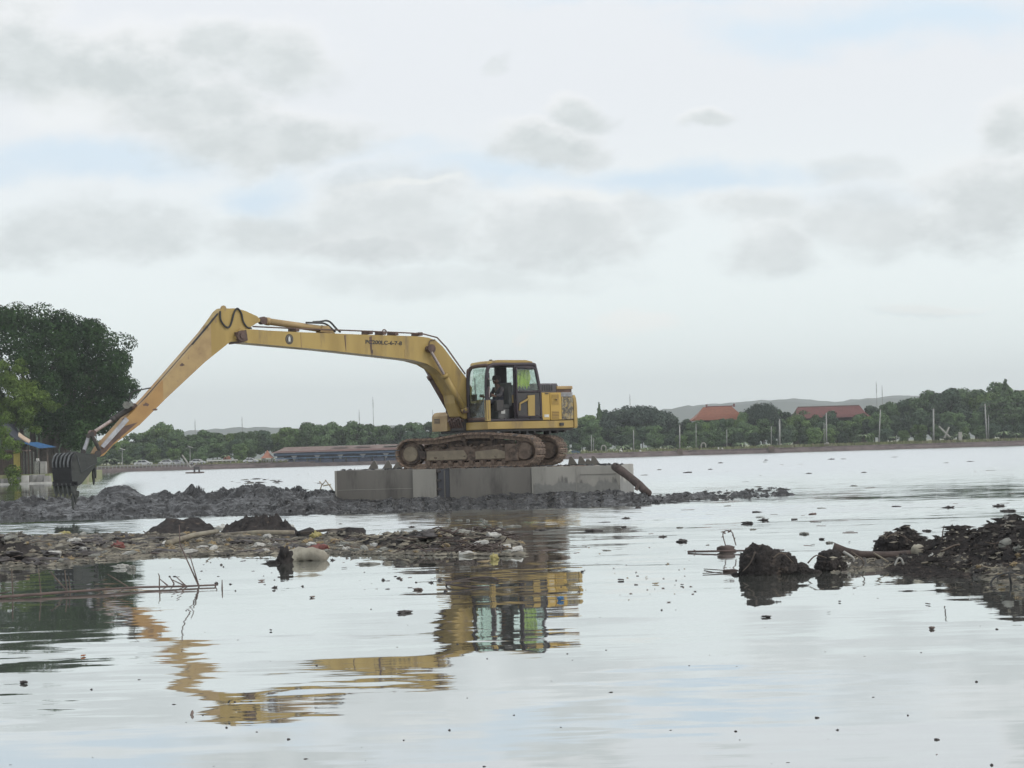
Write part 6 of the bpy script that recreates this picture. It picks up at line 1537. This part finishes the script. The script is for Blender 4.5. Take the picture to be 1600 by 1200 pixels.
# singled-out litter
def one(name, me, px, py, s, label, cat, rz=0.0, dz=.02, sc=None, tilt=0.0): put(name, me, w_in(px, py) + Vector((0, 0, dz)), s, (tilt, 0, rz), label, cat, None, sc)
one('red_scrap', CRM['litter_red'][1], 185, 859, .26, 'small red scrap in the rubbish mat near its left part', 'scrap')
one('yellow_bag', CRM['litter_yellow'][0], 101, 838, .26, 'yellow plastic lump at the back of the rubbish mat', 'plastic bag')
one('yellow_scrap', CRM['litter_yellow'][1], 494, 846, .26, 'bright yellow scrap in front of the small dark lumps', 'scrap')
one('yellow_sheet', CRM['litter_yellow'][2], 268, 842, .9, 'long yellowish plastic sheet below the left mud mound', 'plastic sheet', sc=(.9, .4, .12))
one('yellow_sheet', CRM['litter_yellow'][2], 68, 842, .9, 'pale yellow sheet at the back left of the rubbish mat', 'plastic sheet', sc=(1.0, .3, .12))
one('red_rag', CRM['litter_red'][0], 498, 862, .3, 'faded red rag at the front of the rubbish below the yellow scrap', 'rag')
one('brown_rag', CRM['litter_red'][2], 668, 854, .24, 'rusty red crumpled rag in the right part of the rubbish', 'rag', tilt=.5)
one('white_sack', CRM['litter_white'][0], 118, 858, .3, 'crumpled white sack in the middle of the left rubbish', 'sack', rz=-.4)
one('pale_lump', CRM['litter_grey'][1], 18, 874, .28, 'pale yellowish lump hanging at the left front of the rubbish', 'lump')
one('pale_lump', CRM['litter_white'][1], 350, 828, .55, 'pale rounded lump between the two mud mounds', 'lump', sc=(.5, .35, .22))
one('white_ball', CRM['litter_white'][1], 454, 827, .2, 'round whitish lump at the right end of the right mud mound', 'lump')
one('white_cup', BOT[0], 732, 868, .28, 'white cup floating upright below the twig pile', 'cup')
one('yellow_green_scrap', CRM['litter_yellow'][1], 772, 874, .14, 'yellow-green floating scrap right of the white cup', 'scrap')
one('white_disc', LF[2], 756, 880, .2, 'small pale disc floating below the twig pile', 'scrap')
one('blue_scrap', CRM['litter_blue'][0], 876, 938, .06, 'small blue scrap floating in the yellow reflection', 'scrap')
one('pale_lump', CRM['litter_white'][2], 190, 888, .2, 'pale sliver floating in the dark reflection at left', 'scrap')
one('pale_lump', CRM['litter_grey'][0], 205, 890, .12, 'grey floating scrap beside the pale sliver', 'scrap')
bm = bmesh.new(); c = w_in(479, 876) ; tube(bm, [c + Vector((-.3, 0, .0)), c + Vector((-.24, 0, .05)), c + Vector((-.1, .02, .09)), c + Vector((.08, 0, .10)), c + Vector((.22, -.02, .05)), c + Vector((.26, 0, .0))], .11, 14, .10)
bmesh.ops.subdivide_edges(bm, edges=bm.edges[:], cuts=1)
for v in bm.verts: v.co += Vector((0, 0, 1)) * .03 * noise.fractal(v.co * 9, 1, 2, 3)
props(obj('floating_sack', bm, 'sack', None, True, at=c), 'pale half-sunk sack floating in front of the rubbish mat', 'sack')
bm = bmesh.new(); c = w_in(447, 880); lump(bm, c + Vector((0, 0, .05)), .15, 3, .8, 4, (.7, .7, 1.0), 2.2); lump(bm, c + Vector((-.16, 0, 0)), .09, 2, .7, 7, (1.8, .8, .5)); props(obj('dark_root_lump', bm, 'brown_mud', None, True, at=c), 'dark upright root lump touching the pale sack', 'root')
for i, (px, py, s, l) in enumerate(((536, 836, .32, 'left one of two dark round lumps right of the yellow scrap'), (556, 838, .36, 'right one of two dark round lumps right of the yellow scrap'), (480, 836, .3, 'dark round lump left of the yellow scrap'))):
    c = w_in(px, py); bm = bmesh.new(); lump(bm, c, s * .55, 2, .5, i, (1.2, 1, .8)); props(obj('mud_lump', bm, 'brown_mud', None, True, at=c), l, 'lump')
# long planks and poles in the rubbish
for (x0, y0, x1, y1, r, m, l) in ((262, 856, 340, 846, .06, 'stick_pale', 'long pale pole lying across the rubbish below the mud mounds'), (350, 842, 460, 840, .055, 'stick_pale', 'straight pale plank below the right mud mound'), (352, 832, 412, 820, .05, 'stick', 'brown branch resting on the right mud mound'), (752, 850, 782, 836, .03, 'stick_pale', 'pale stick poking up from the twig pile'), (720, 862, 800, 868, .02, 'stick', 'thin dark stick at the front of the twig pile'), (470, 838, 560, 836, .03, 'stick', 'thin branch at the back of the rubbish')):
    a = w_in(x0, y0) + Vector((0, 0, .06)); b = w_in(x1, y1) + Vector((0, 0, .10)); bm = bmesh.new(); tube(bm, [a, a.lerp(b, .5) + Vector((0, 0, .03)), b], r, 7, r * .7); props(obj('pole', bm, m, None, True, at=a), l, 'pole')
# twig pile
bm = bmesh.new(); r = random.Random(17)
for k in range(130):
    px = r.gauss(738, 34); py = r.uniform(838, 868); a = w_in(min(max(px, 640), 815), py); th = r.uniform(0, 6.3); L = r.uniform(.2, .7)
    tube(bm, [a + Vector((0, 0, .04)), a + Vector((math.cos(th) * L * .5, math.sin(th) * L * .5, r.uniform(.06, .16))), a + Vector((math.cos(th + .3) * L, math.sin(th + .3) * L, r.uniform(.0, .12)))], .014, 4, .007)
props(obj('twig_pile', bm, 'log_brown', None, at=w_in(738, 860)), 'tangle of dark twigs at the right end of the rubbish mat', kind='stuff')
bm = bmesh.new(); c = W(738, 912); rg = [c + Vector((.30 * math.cos(t), .75 * math.sin(t), .015 + .015 * math.sin(2 * t))) for t in np.linspace(.2, 5.4, 20)]; tube(bm, rg, .012, 5); props(obj('curved_twig', bm, 'log_brown', None, True, at=c), 'thin twig bent into an open ring on the water below the twig pile', 'twig')
# white specks around twig pile
r = random.Random(77)
for k in range(34):
    px = r.uniform(700, 805); py = r.uniform(812, 846); p = W(px, py); put('foam_scrap', CRM['litter_grey'][k % 3], p + Vector((0, 0, .02)), r.uniform(.05, .11), (0, 0, r.uniform(0, 6)), 'pale scrap floating just behind the twig pile', 'scrap', 'pale scraps floating behind the twig pile')

# floating bamboo with upright stems
a = W(-60, 940); b = W(338, 914.5)
e = empty('fallen_branch', W(150, 927), 'long thin fallen branch with upright twigs floating at left', 'branch')
bm = bmesh.new(); pts = [W(x, y, z) for x, y, z in ((-60, 941, .02), (0, 933, .02), (60, 928.5, .03), (105, 925, .03), (160, 921, .035), (220, 917.5, .03), (290, 916, .02), (338, 914, .02))]; tube(bm, pts, .020, 8, .010); obj('stem', bm, 'stick_red', e, True)
TW2 = [((20, 929), (18, 888), (20, 890)), ((64, 929), (60, 889)), ((105, 924), (80, 895), (79, 893)), ((105, 925), (101, 891)), ((102, 892), (114, 904)), ((110, 924), (107, 900)), ((200, 917), (168, 897)), ((-10, 930), (15, 924), (0, 914)), ((249, 944), (249, 900), (247, 896)), ((290, 916), (267, 905)), ((292, 917), (275, 901)), ((262, 915), (250, 905)), ((272, 912), (266, 902)), ((311, 917), (296, 866)), ((311, 917), (281, 850), (280, 820)), ((347, 920), (347, 906)), ((336, 917), (339, 912))]
for t in TW2:
    Y0 = W(*t[0]).y if t[0][1] < 935 else W(t[0][0], 918).y
    bm = bmesh.new(); tube(bm, [P(x, y, Y0) for x, y in t], .010, 5, .005); obj('twig', bm, 'stick' if t[0][0] < 250 else 'stick_red', e)
for (x0, y0, x1, y1, l) in ((0, 921, 15, 929, 'a'), ):
    pass
# mud-side objects right of the pontoon and left of it
w1_ = W(505, 763); bm = bmesh.new(); q = lambda x, y: P(x, y, W(505, 768).y)
for pp in (((500, 766), (503, 757), (499, 752)), ((503, 758), (509, 751), (516, 760)), ((510, 752), (508, 750)), ((516, 760), (520, 766)), ((505, 759), (517, 757))): tube(bm, [q(*v) for v in pp], .03, 5)
props(obj('bent_branch', bm, 'stick_pale', None, True, at=q(508, 766)), 'pale bent branch sticking up left of the pontoon', 'branch')
# right mound things
def rt(px, py, Y): return P(px, py, Y)
Ym = W(1380, 884).y + .5
bm = bmesh.new(); tube(bm, [rt(1302, 856, Ym), rt(1322, 862, Ym), rt(1345, 868, Ym + .1), rt(1385, 868, Ym + .1), rt(1430, 866, Ym + .1)], .058, 10, .048)
for v in bm.verts: v.co += Vector((0, 0, 1)) * .02 * noise.noise(v.co * 8)
props(obj('log', bm, 'log_brown', None, True, at=rt(1380, 870, Ym)), 'smooth brown log lying between the mud lumps on the right', 'log')
bm = bmesh.new(); lump(bm, rt(1434, 862, Ym - .1), .085, 2, .5, 3, (1.1, .8, 1.1)); props(obj('pale_rock', bm, 'sack', None, True, at=rt(1434, 870, Ym)), 'pale block at the right end of the smooth log', 'rock')
Ys = W(1560, 898).y
bm = bmesh.new(); lump(bm, rt(1581, 851, Ys + .4), .12, 2, .5, 5, (1.2, .8, .6)); lump(bm, rt(1597, 855, Ys + .4), .12, 2, .5, 8, (1.4, .8, .5)); props(obj('white_bag', bm, 'litter_grey', None, True, at=rt(1590, 860, Ys + .4)), 'grubby white bag on the flank of the largest heap', 'plastic bag')
bm = bmesh.new(); tube(bm, [rt(1576.5, 852, Ys + .2), rt(1577, 868, Ys + .1)], .008, 5); props(obj('straw', bm, 'litter_white', None, at=rt(1577, 868, Ys)), 'thin white strip hanging below the white bag', 'strip')
Yc = Ys + 1.6
bm = bmesh.new(); tube(bm, [rt(1572, 818, Yc), rt(1572, 804, Yc)], .028, 8); props(obj('stake', bm, 'post', None, at=rt(1572, 818, Yc)), 'short upright grey stake on top of the largest heap', 'stake')
bm = bmesh.new(); lump(bm, rt(1582, 811, Yc), .06, 2, .5, 2, (1.3, 1, .7)); props(obj('mud_lump', bm, 'brown_mud', None, True, at=rt(1582, 815, Yc)), 'small lump beside the grey stake on the heap', 'lump')
bm = bmesh.new(); tube(bm, [rt(1472, 842, Ys + .5), rt(1473.5, 828, Ys + .5), rt(1475.5, 821, Ys + .5)], .008, 5, .004); props(obj('twig', bm, 'log_brown', None, at=rt(1472, 842, Ys + .5)), 'single thin twig standing up on the largest heap', 'twig')
for (pts, r_, m, l, nm) in ((((1365, 864), (1380, 873), (1388, 878)), .012, 'stick_pale', 'pale thin stick crossing in front of the smooth log', 'stick'), (((1318, 862), (1333, 872), (1332, 878)), .018, 'litter_white', 'white curved strip at the left end of the smooth log', 'strip'),
                            (((1440, 880), (1470, 877), (1500, 881)), .012, 'stick_pale', 'pale stick along the foot of the largest heap', 'stick'), (((1545, 843), (1570, 838), (1600, 843)), .022, 'log_brown', 'dark root curving over the largest heap', 'root'), (((1470, 862), (1490, 853), (1500, 851)), .014, 'stick', 'brown root on the left flank of the largest heap', 'root'),
                            (((1398, 884), (1403, 873), (1408, 873), (1412, 882)), .012, 'litter_white', 'small white looped strip in front of the smooth log', 'strip')):
    Yq = W(pts[0][0], 890).y + .25; 
    if pts[0][1] < 850: Yq += .9
    bm = bmesh.new(); tube(bm, spline([rt(x, y, Yq) for x, y in pts], 4), r_, 6); props(obj(nm, bm, m, None, True, at=rt(*pts[0], Yq)), l, nm)
r = random.Random(99)
for k in range(60):
    px = r.uniform(1275, 1640); yb = np.interp(px, [1270, 1440, 1500, 1600, 1700], [892, 885, 896, 914, 922]); p = W(px, yb - r.uniform(0, 20)); p.z = drop(p.x, p.y) + .015
    if k % 2: put('stick', TW[r.choice([0, 1, 1])], p, 0, (0, r.uniform(-.3, .3), r.gauss(0, .6)), 'stick in the litter at the foot of the right heap', 'stick', 'sticks at the foot of the right heap', (r.uniform(.12, .35),) * 3)
    else: put('scrap', CRM[r.choice(['husk', 'litter_grey', 'litter_white', 'husk'])][k % 3], p, r.uniform(.04, .11), (0, 0, r.uniform(0, 6)), 'small scrap in the litter at the foot of the right heap', 'scrap', 'scraps at the foot of the right heap')
for i, (pts, Yq) in enumerate(((((1262, 880), (1275, 868), (1292, 872)), Ya + .1), (((1208, 872), (1222, 864), (1240, 880)), Ya - .2), (((1330, 862), (1350, 878), (1342, 890)), Ya), (((1180, 862), (1172, 880), (1160, 893)), Ya - .35), (((1382, 842), (1400, 834), (1425, 846)), W(1400, 868).y - .4))):
    bm = bmesh.new(); tube(bm, spline([P(x, y, Yq) for x, y in pts], 4), .010, 5, .005); props(obj('root', bm, 'stick', None, True, at=P(*pts[0], Yq)), ('curved root between the two mud lumps', 'root looped over the round mud lump', 'root hanging beside the left end of the smooth log', 'root on the left flank of the round mud lump', 'root over the round hump behind the log')[i], 'root')
# wire hoop at right
c = W(1580, 912); bm = bmesh.new(); tube(bm, [c + Vector((.16 * math.cos(t) * 1.3, 0, .11 * math.sin(t))) for t in np.linspace(-.2, 3.4, 16)], .010, 6); tube(bm, [c, c + Vector((-.02, 0, .12))], .012, 6); props(obj('hoop', bm, 'rubber', None, True, at=c), 'dark half-sunk hoop at the front of the right heap', 'hoop')
# floating stick with plant, left of right mound
e = empty('drifting_branch', W(1150, 862), 'reddish floating branch with a drooping leafy tip left of the right heap', 'branch')
bm = bmesh.new(); tube(bm, [W(1075, 862, .015), W(1130, 861, .03), W(1180, 860, .03), W(1225, 859.5, .015)], .015, 8, .010); obj('stem', bm, 'stick_red', e, True)
Yb = W(1135, 862).y; bm = bmesh.new(); tube(bm, spline([P(x, y, Yb) for x, y in ((1137, 862), (1131, 843), (1130, 832), (1137, 829), (1144, 832), (1147, 842), (1150, 852))], 4), .008, 5); obj('twig', bm, 'stick_red', e)
for x, y in ((1131, 832), (1140, 830), (1145, 837), (1148, 842), (1129, 838), (1086, 861), (1088, 866)):
    o = bpy.data.objects.new('leaf', LF[0]); COL.objects.link(o); o.parent = e; o.location = P(x, y, Yb) - org(e); o.scale = (.07, .07, .07); o.rotation_euler = (1.2, .5, x)
bm = bmesh.new(); lump(bm, W(1135, 862) + Vector((0, 0, .03)), .1, 2, .7, 3, (1.4, 1, .6)); obj('weed_clump', bm, 'log_brown', e, True)
bm = bmesh.new(); c = W(1140, 892); tube(bm, [W(1100, 889, .01), W(1130, 891, .02), W(1165, 892, .02)], .006, 5); tube(bm, [W(1098, 896, .01), W(1130, 894, .01)], .005, 5); lump(bm, W(1142, 893), .05, 2, .6, 3, (2, 1, .6)); props(obj('weed_raft', bm, 'log_brown', None, True, at=c), 'thin weed and twigs at the left foot of the round mud lump', 'weed')

# drifting pieces on open water
D = [(300, 1117, 'leaf', .10, 0, 'curled brown leaf floating at lower left', 1.0), (37, 1068, 'scrap', .13, 'dark_scrap', 'dark wedge-shaped scrap at the lower left edge', 0), (130, 1026, 'scrap', .08, 'litter_orange', 'small orange scrap floating at left', 0), (488, 934, 'leaf', .15, 3, 'reddish leaf floating below the pale sack', 0), (632, 958, 'scrap', .20, 'dark_scrap', 'dark elongated scrap floating left of the cab reflection', 0),
     (653, 922, 'scrap', .13, 'dead_leaf', 'brown bow-shaped scrap left of the cab reflection', 0), (627, 906, 'scrap', .09, 'dead_leaf', 'small upright brown flake above the dark scrap', 0), (566, 881, 'leaf', .32, 0, 'long brown leaf floating below the rubbish mat', 0), (538, 888, 'leaf', .17, 1, 'grey leaf floating left of the long brown leaf', 0), (409, 908, 'leaf', .15, 3, 'red-brown leaf floating left of centre', 0),
     (423, 986, 'scrap', .07, 'dark_scrap', 'dark speck left of the centre of the lake', 0), (1197, 965, 'scrap', .12, 'dark_scrap', 'small dark scrap below the round mud lump', 0), (1456, 983, 'scrap', .15, 'dead_leaf', 'brown oval lump floating at lower right', 0), (1312, 941, 'scrap', .05, 'dark_scrap', 'dark speck right of the small mud lump reflection', 0), (1295, 958, 'leaf', .08, 1, 'thin dark leaf between the speck and the lump', 0),
     (1450, 945, 'leaf', .2, 1, 'thin straight floating stem at right', 0), (1168, 818, 'scrap', .34, 'dark_scrap', 'dark wedge floating with a thin stem right of the mud ridge', 0), (1270, 804, 'scrap', .24, 'dead_leaf', 'pale brown curled scrap right of the dark wedge', 0), (1241, 812, 'leaf', .22, 1, 'dark flat scrap between the wedge and the curled scrap', 0), (1284, 843, 'scrap', .13, 'dark_scrap', 'dark knob floating above the right mud lumps', 0),
     (1270, 852, 'leaf', .16, 1, 'thin dark flake below the dark knob', 0), (1327, 847, 'leaf', .2, 1, 'thin dark flake right of the dark knob', 0), (1372, 896, 'leaf', .2, 1, 'dark flat spindle below the smooth log', 0), (1552, 919, 'scrap', .07, 'dark_scrap', 'dark flake left of the hoop', 0), (1075, 739, 'scrap', .6, 'dark_scrap', 'dark floating clump beyond the mud ridge', 0), (970, 907, 'leaf', .14, 1, 'dark flake right of the excavator reflection', 0),
     (910, 894, 'scrap', .08, 'dark_scrap', 'dark knob at the edge of the excavator reflection', 0), (1010, 903, 'leaf', .1, 2, 'brown flake left of the three close specks', 0), (1024, 913, 'leaf', .12, 2, 'brown flake below the close specks', 0), (1066, 915, 'leaf', .1, 1, 'dark flake right of the brown flakes', 0), (975, 824, 'scrap', .17, 'dark_scrap', 'dark bent scrap floating in front of the log', 0), (997, 794, 'scrap', .25, 'dark_scrap', 'dark square scrap just below the mud ridge at right', 0), (1185, 880, 'scrap', .05, 'dark_scrap', 'tiny dark flake on the round mud lump', 0)]
for (px, py, k, s, m, l, t) in D:
    p = W(px, py); me = LF[m] if k == 'leaf' else CRM[m][0]; s *= .5 if py > 960 else .68; sc = (s * 1.25, s * .8, s * .5) if k == 'scrap' else None
    if 'thin' in l or 'spindle' in l or 'long' in l: sc = (s, s * .35, s * .4)
    put('floating_leaf' if k == 'leaf' else 'floating_scrap', me, p + Vector((0, 0, .01)), s, (.1, t * .6, px), l, 'leaf' if k == 'leaf' else 'scrap', None, sc)
r = random.Random(55)
for k in range(150):      # specks on the near half
    if k < 95: px, py = r.uniform(0, 1600), 900 + 300 * r.random() ** 1.1; s = r.uniform(.008, .024)
    else: px, py = r.uniform(240, 700), r.uniform(868, 925); s = r.uniform(.02, .065)
    p = W(px, py); put('floating_speck', (CRM['dark_scrap'] + LF[:2])[r.randrange(5)], p, s, (0, 0, r.uniform(0, 6)), 'tiny dark speck drifting on the near water', 'speck', 'tiny specks on the near water')
for k in range(130):
    px = r.uniform(240, 1590) if k % 3 else r.uniform(1000, 1300); hy = 705 - (px - 800) * .0292; py = hy + 26 + 150 * r.random() ** 1.6
    if k % 6 == 0: px, py = r.gauss(400, 40), 751 + r.uniform(-3, 5)
    p = W(px, py); hit = drop(p.x, p.y)
    if hit > .02: continue
    s = r.uniform(.10, .30) * (p.y / 60) ** .5; put('drifting_scrap', (CRM['dark_scrap'] + LF[:2] + CRM['litter_grey'][:1])[r.randrange(6)], p, s, (0, 0, r.uniform(0, 6)), 'small scrap drifting on the open water beyond the mud', 'scrap', 'scraps drifting on the far open water', (s * 1.4, s, s * .5))
r = random.Random(66)
for k in range(40):
    px = r.uniform(900, 1090); py = r.uniform(850, 945); p = W(px, py); put('drifting_flake', LF[r.randrange(4)], p + Vector((0, 0, .004)), r.uniform(.015, .05), (0, 0, r.uniform(0, 6)), 'small brown flake drifting right of the excavator reflection', 'flake', 'flakes drifting right of the excavator reflection')

# ------------------------------------------------------------------ labels by what stands nearest
FAR = [(20, 'the light green tree at left'), (130, 'the bucket'), (191, 'the left solar lamp'), (230, 'the leftmost white car'), (262, 'the tall bushy tree'), (299, 'the fishing frame'), (345, 'the white pavilion'), (392, 'the car left of the kiosk'), (417, 'the red kiosk'), (470, 'the left end of the blue hall'), (533, 'the middle column of the blue hall'), (600, 'the lugs on the left pontoon'), (645, 'the left end of the tracks'), (700, 'the tan tool box'), (785, 'the excavator cab'), (880, 'the counterweight'),
       (925, 'the two close pale posts'), (960, 'the pointed tree'), (1000, 'the dome-shaped tree'), (1062, 'the post left of the temple'), (1104, 'the left end of the temple roof'), (1146, 'the right end of the temple roof'), (1190, 'the dark rounded tree'), (1218, 'the thick pale post'), (1260, 'the left end of the maroon roof'), (1291, 'the tall grey post'), (1335, 'the right end of the maroon roof'), (1373, 'the leaning grey pole'), (1415, 'the short thin post'), (1458, 'the thick pale pole'), (1500, 'the stone pillar'), (1542, 'the wired pole'), (1590, 'the right picture edge')]
RUB = [(20, 872, 'the dark root heap at far left'), (60, 842, 'the pale yellow sheet at left'), (101, 838, 'the yellow plastic lump'), (118, 860, 'the crumpled white sack'), (185, 859, 'the small red scrap'), (225, 862, 'the left end of the long pale pole'), (268, 842, 'the long yellowish sheet'), (300, 855, 'the left mud mound'), (350, 832, 'the pale lump between the mounds'), (375, 858, 'the gap between the mounds'), (410, 846, 'the right mud mound'), (454, 830, 'the whitish ball'), (447, 866, 'the dark root lump'), (494, 846, 'the bright yellow scrap'), (498, 864, 'the faded red rag'), (545, 842, 'the dark round lumps'), (570, 860, 'the long brown leaf'), (620, 850, 'the middle of the brown twig heap'), (668, 854, 'the rusty rag'), (705, 856, 'the left of the twig pile'), (732, 868, 'the white cup'), (772, 860, 'the yellow-green scrap'), (800, 850, 'the right tip of the rubbish')]
OPEN = [(37, 1068, 'the dark wedge at lower left'), (130, 1026, 'the small orange scrap'), (300, 1117, 'the curled brown leaf'), (480, 890, 'the pale half-sunk sack'), (600, 905, 'the long brown leaf'), (640, 950, 'the dark elongated scrap'), (488, 934, 'the reddish leaf'), (423, 986, 'the speck left of centre'), (320, 890, 'the upright twigs at left'), (560, 1100, 'the boom reflection'), (800, 1000, 'the cab reflection'), (910, 894, 'the edge of the excavator reflection'), (1000, 905, 'the brown flakes'), (1066, 915, 'the drifting branch'), (1197, 965, 'the scrap below the round mud lump'), (1312, 941, 'the speck by the small mud lump'), (1456, 983, 'the brown oval lump'), (1552, 919, 'the hoop'), (900, 1120, 'the bottom edge near the middle'), (1200, 1120, 'the bottom edge right of the middle'), (1500, 1120, 'the lower right corner'), (100, 1150, 'the lower left corner'),
        (1075, 739, 'the floating clump beyond the ridge'), (1168, 818, 'the dark wedge with a stem'), (1270, 804, 'the pale curled scrap'), (1284, 843, 'the dark knob'), (1400, 800, 'the water behind the round mud hump'), (1570, 770, 'the water behind the largest heap'), (400, 751, 'the water above the highest mud crest'), (300, 745, 'the fishing frame'), (600, 740, 'the left pontoon'), (1250, 735, 'the water below the maroon roof'), (1400, 730, 'the water below the leaning pole'), (1540, 720, 'the water below the wired pole'), (1000, 790, 'the foot of the leaning log'), (1160, 745, 'the water below the temple'), (880, 825, 'the pontoon reflection')]
FOOT = [(1290, 885, 'the small mud lump'), (1330, 880, 'the left end of the smooth log'), (1404, 880, 'the white looped strip'), (1434, 870, 'the pale block'), (1480, 882, 'the stick at the foot of the heap'), (1530, 900, 'the middle of the largest heap'), (1580, 912, 'the hoop'), (1600, 880, 'the white bag')]
def topx(v):
    d = v - CAM; z = d.dot(Fw); return 800 + FPX * d.dot(Rt) / z, 600 - FPX * d.dot(Up) / z
ORD = ['first', 'second', 'third', 'fourth', 'fifth', 'sixth', 'seventh', 'eighth', 'ninth', 'tenth', 'eleventh', 'twelfth']
def relabel(group, what, marks, prep='near', two=True):
    B = {}
    for o in S.objects:
        if o.parent is None and o.get('group') == group:
            x, y = topx(o.location)
            k = min(range(len(marks)), key=lambda i: (marks[i][0] - x) ** 2 + ((marks[i][1] - y) ** 2 * 4 if two else 0)); B.setdefault(k, []).append((x, o))
    for k, L in B.items():
        L.sort(key=lambda t: t[0])
        for i, (x, o) in enumerate(L):
            nth = ORD[i] if i < 12 else '%dth' % (i + 1)
            o['label'] = '%s %s %s' % (what, prep, marks[k][-1]) + (', %s from left' % nth if len(L) > 1 else '')
relabel('back row of trees behind the far shore', 'tall back-row tree', FAR, 'above', False)
relabel('middle row of trees behind the far shore', 'medium middle-row tree', FAR, 'by', False)
relabel('trees in front of the red roofs', 'green tree hiding the wall', FAR, 'by', False)
relabel('small trees at the front edge of the far wood', 'small bushy shore tree', FAR, 'by', False)
relabel('palms on the left part of the far shore', 'leafy shore palm', FAR, 'by', False)
relabel('palms on the right part of the far shore', 'small shore palm', FAR, 'by', False)
relabel('sticks in the rubbish mat', 'weathered stick', RUB); relabel('dark clods in the rubbish mat', 'dark muddy clod', RUB); relabel('husks in the rubbish mat', 'brown husk', RUB); relabel('pale scraps in the rubbish mat', 'pale scrap', RUB); relabel('bottles in the rubbish mat', 'pale plastic bottle', RUB)
relabel('pale scraps floating behind the twig pile', 'floating pale scrap', RUB, 'behind')
relabel('sticks at the foot of the right heap', 'litter stick', FOOT); relabel('scraps at the foot of the right heap', 'litter scrap', FOOT)
relabel('tiny specks on the near water', 'tiny dark speck', OPEN); relabel('scraps drifting on the far open water', 'small drifting scrap', OPEN); relabel('flakes drifting right of the excavator reflection', 'small brown flake', OPEN)
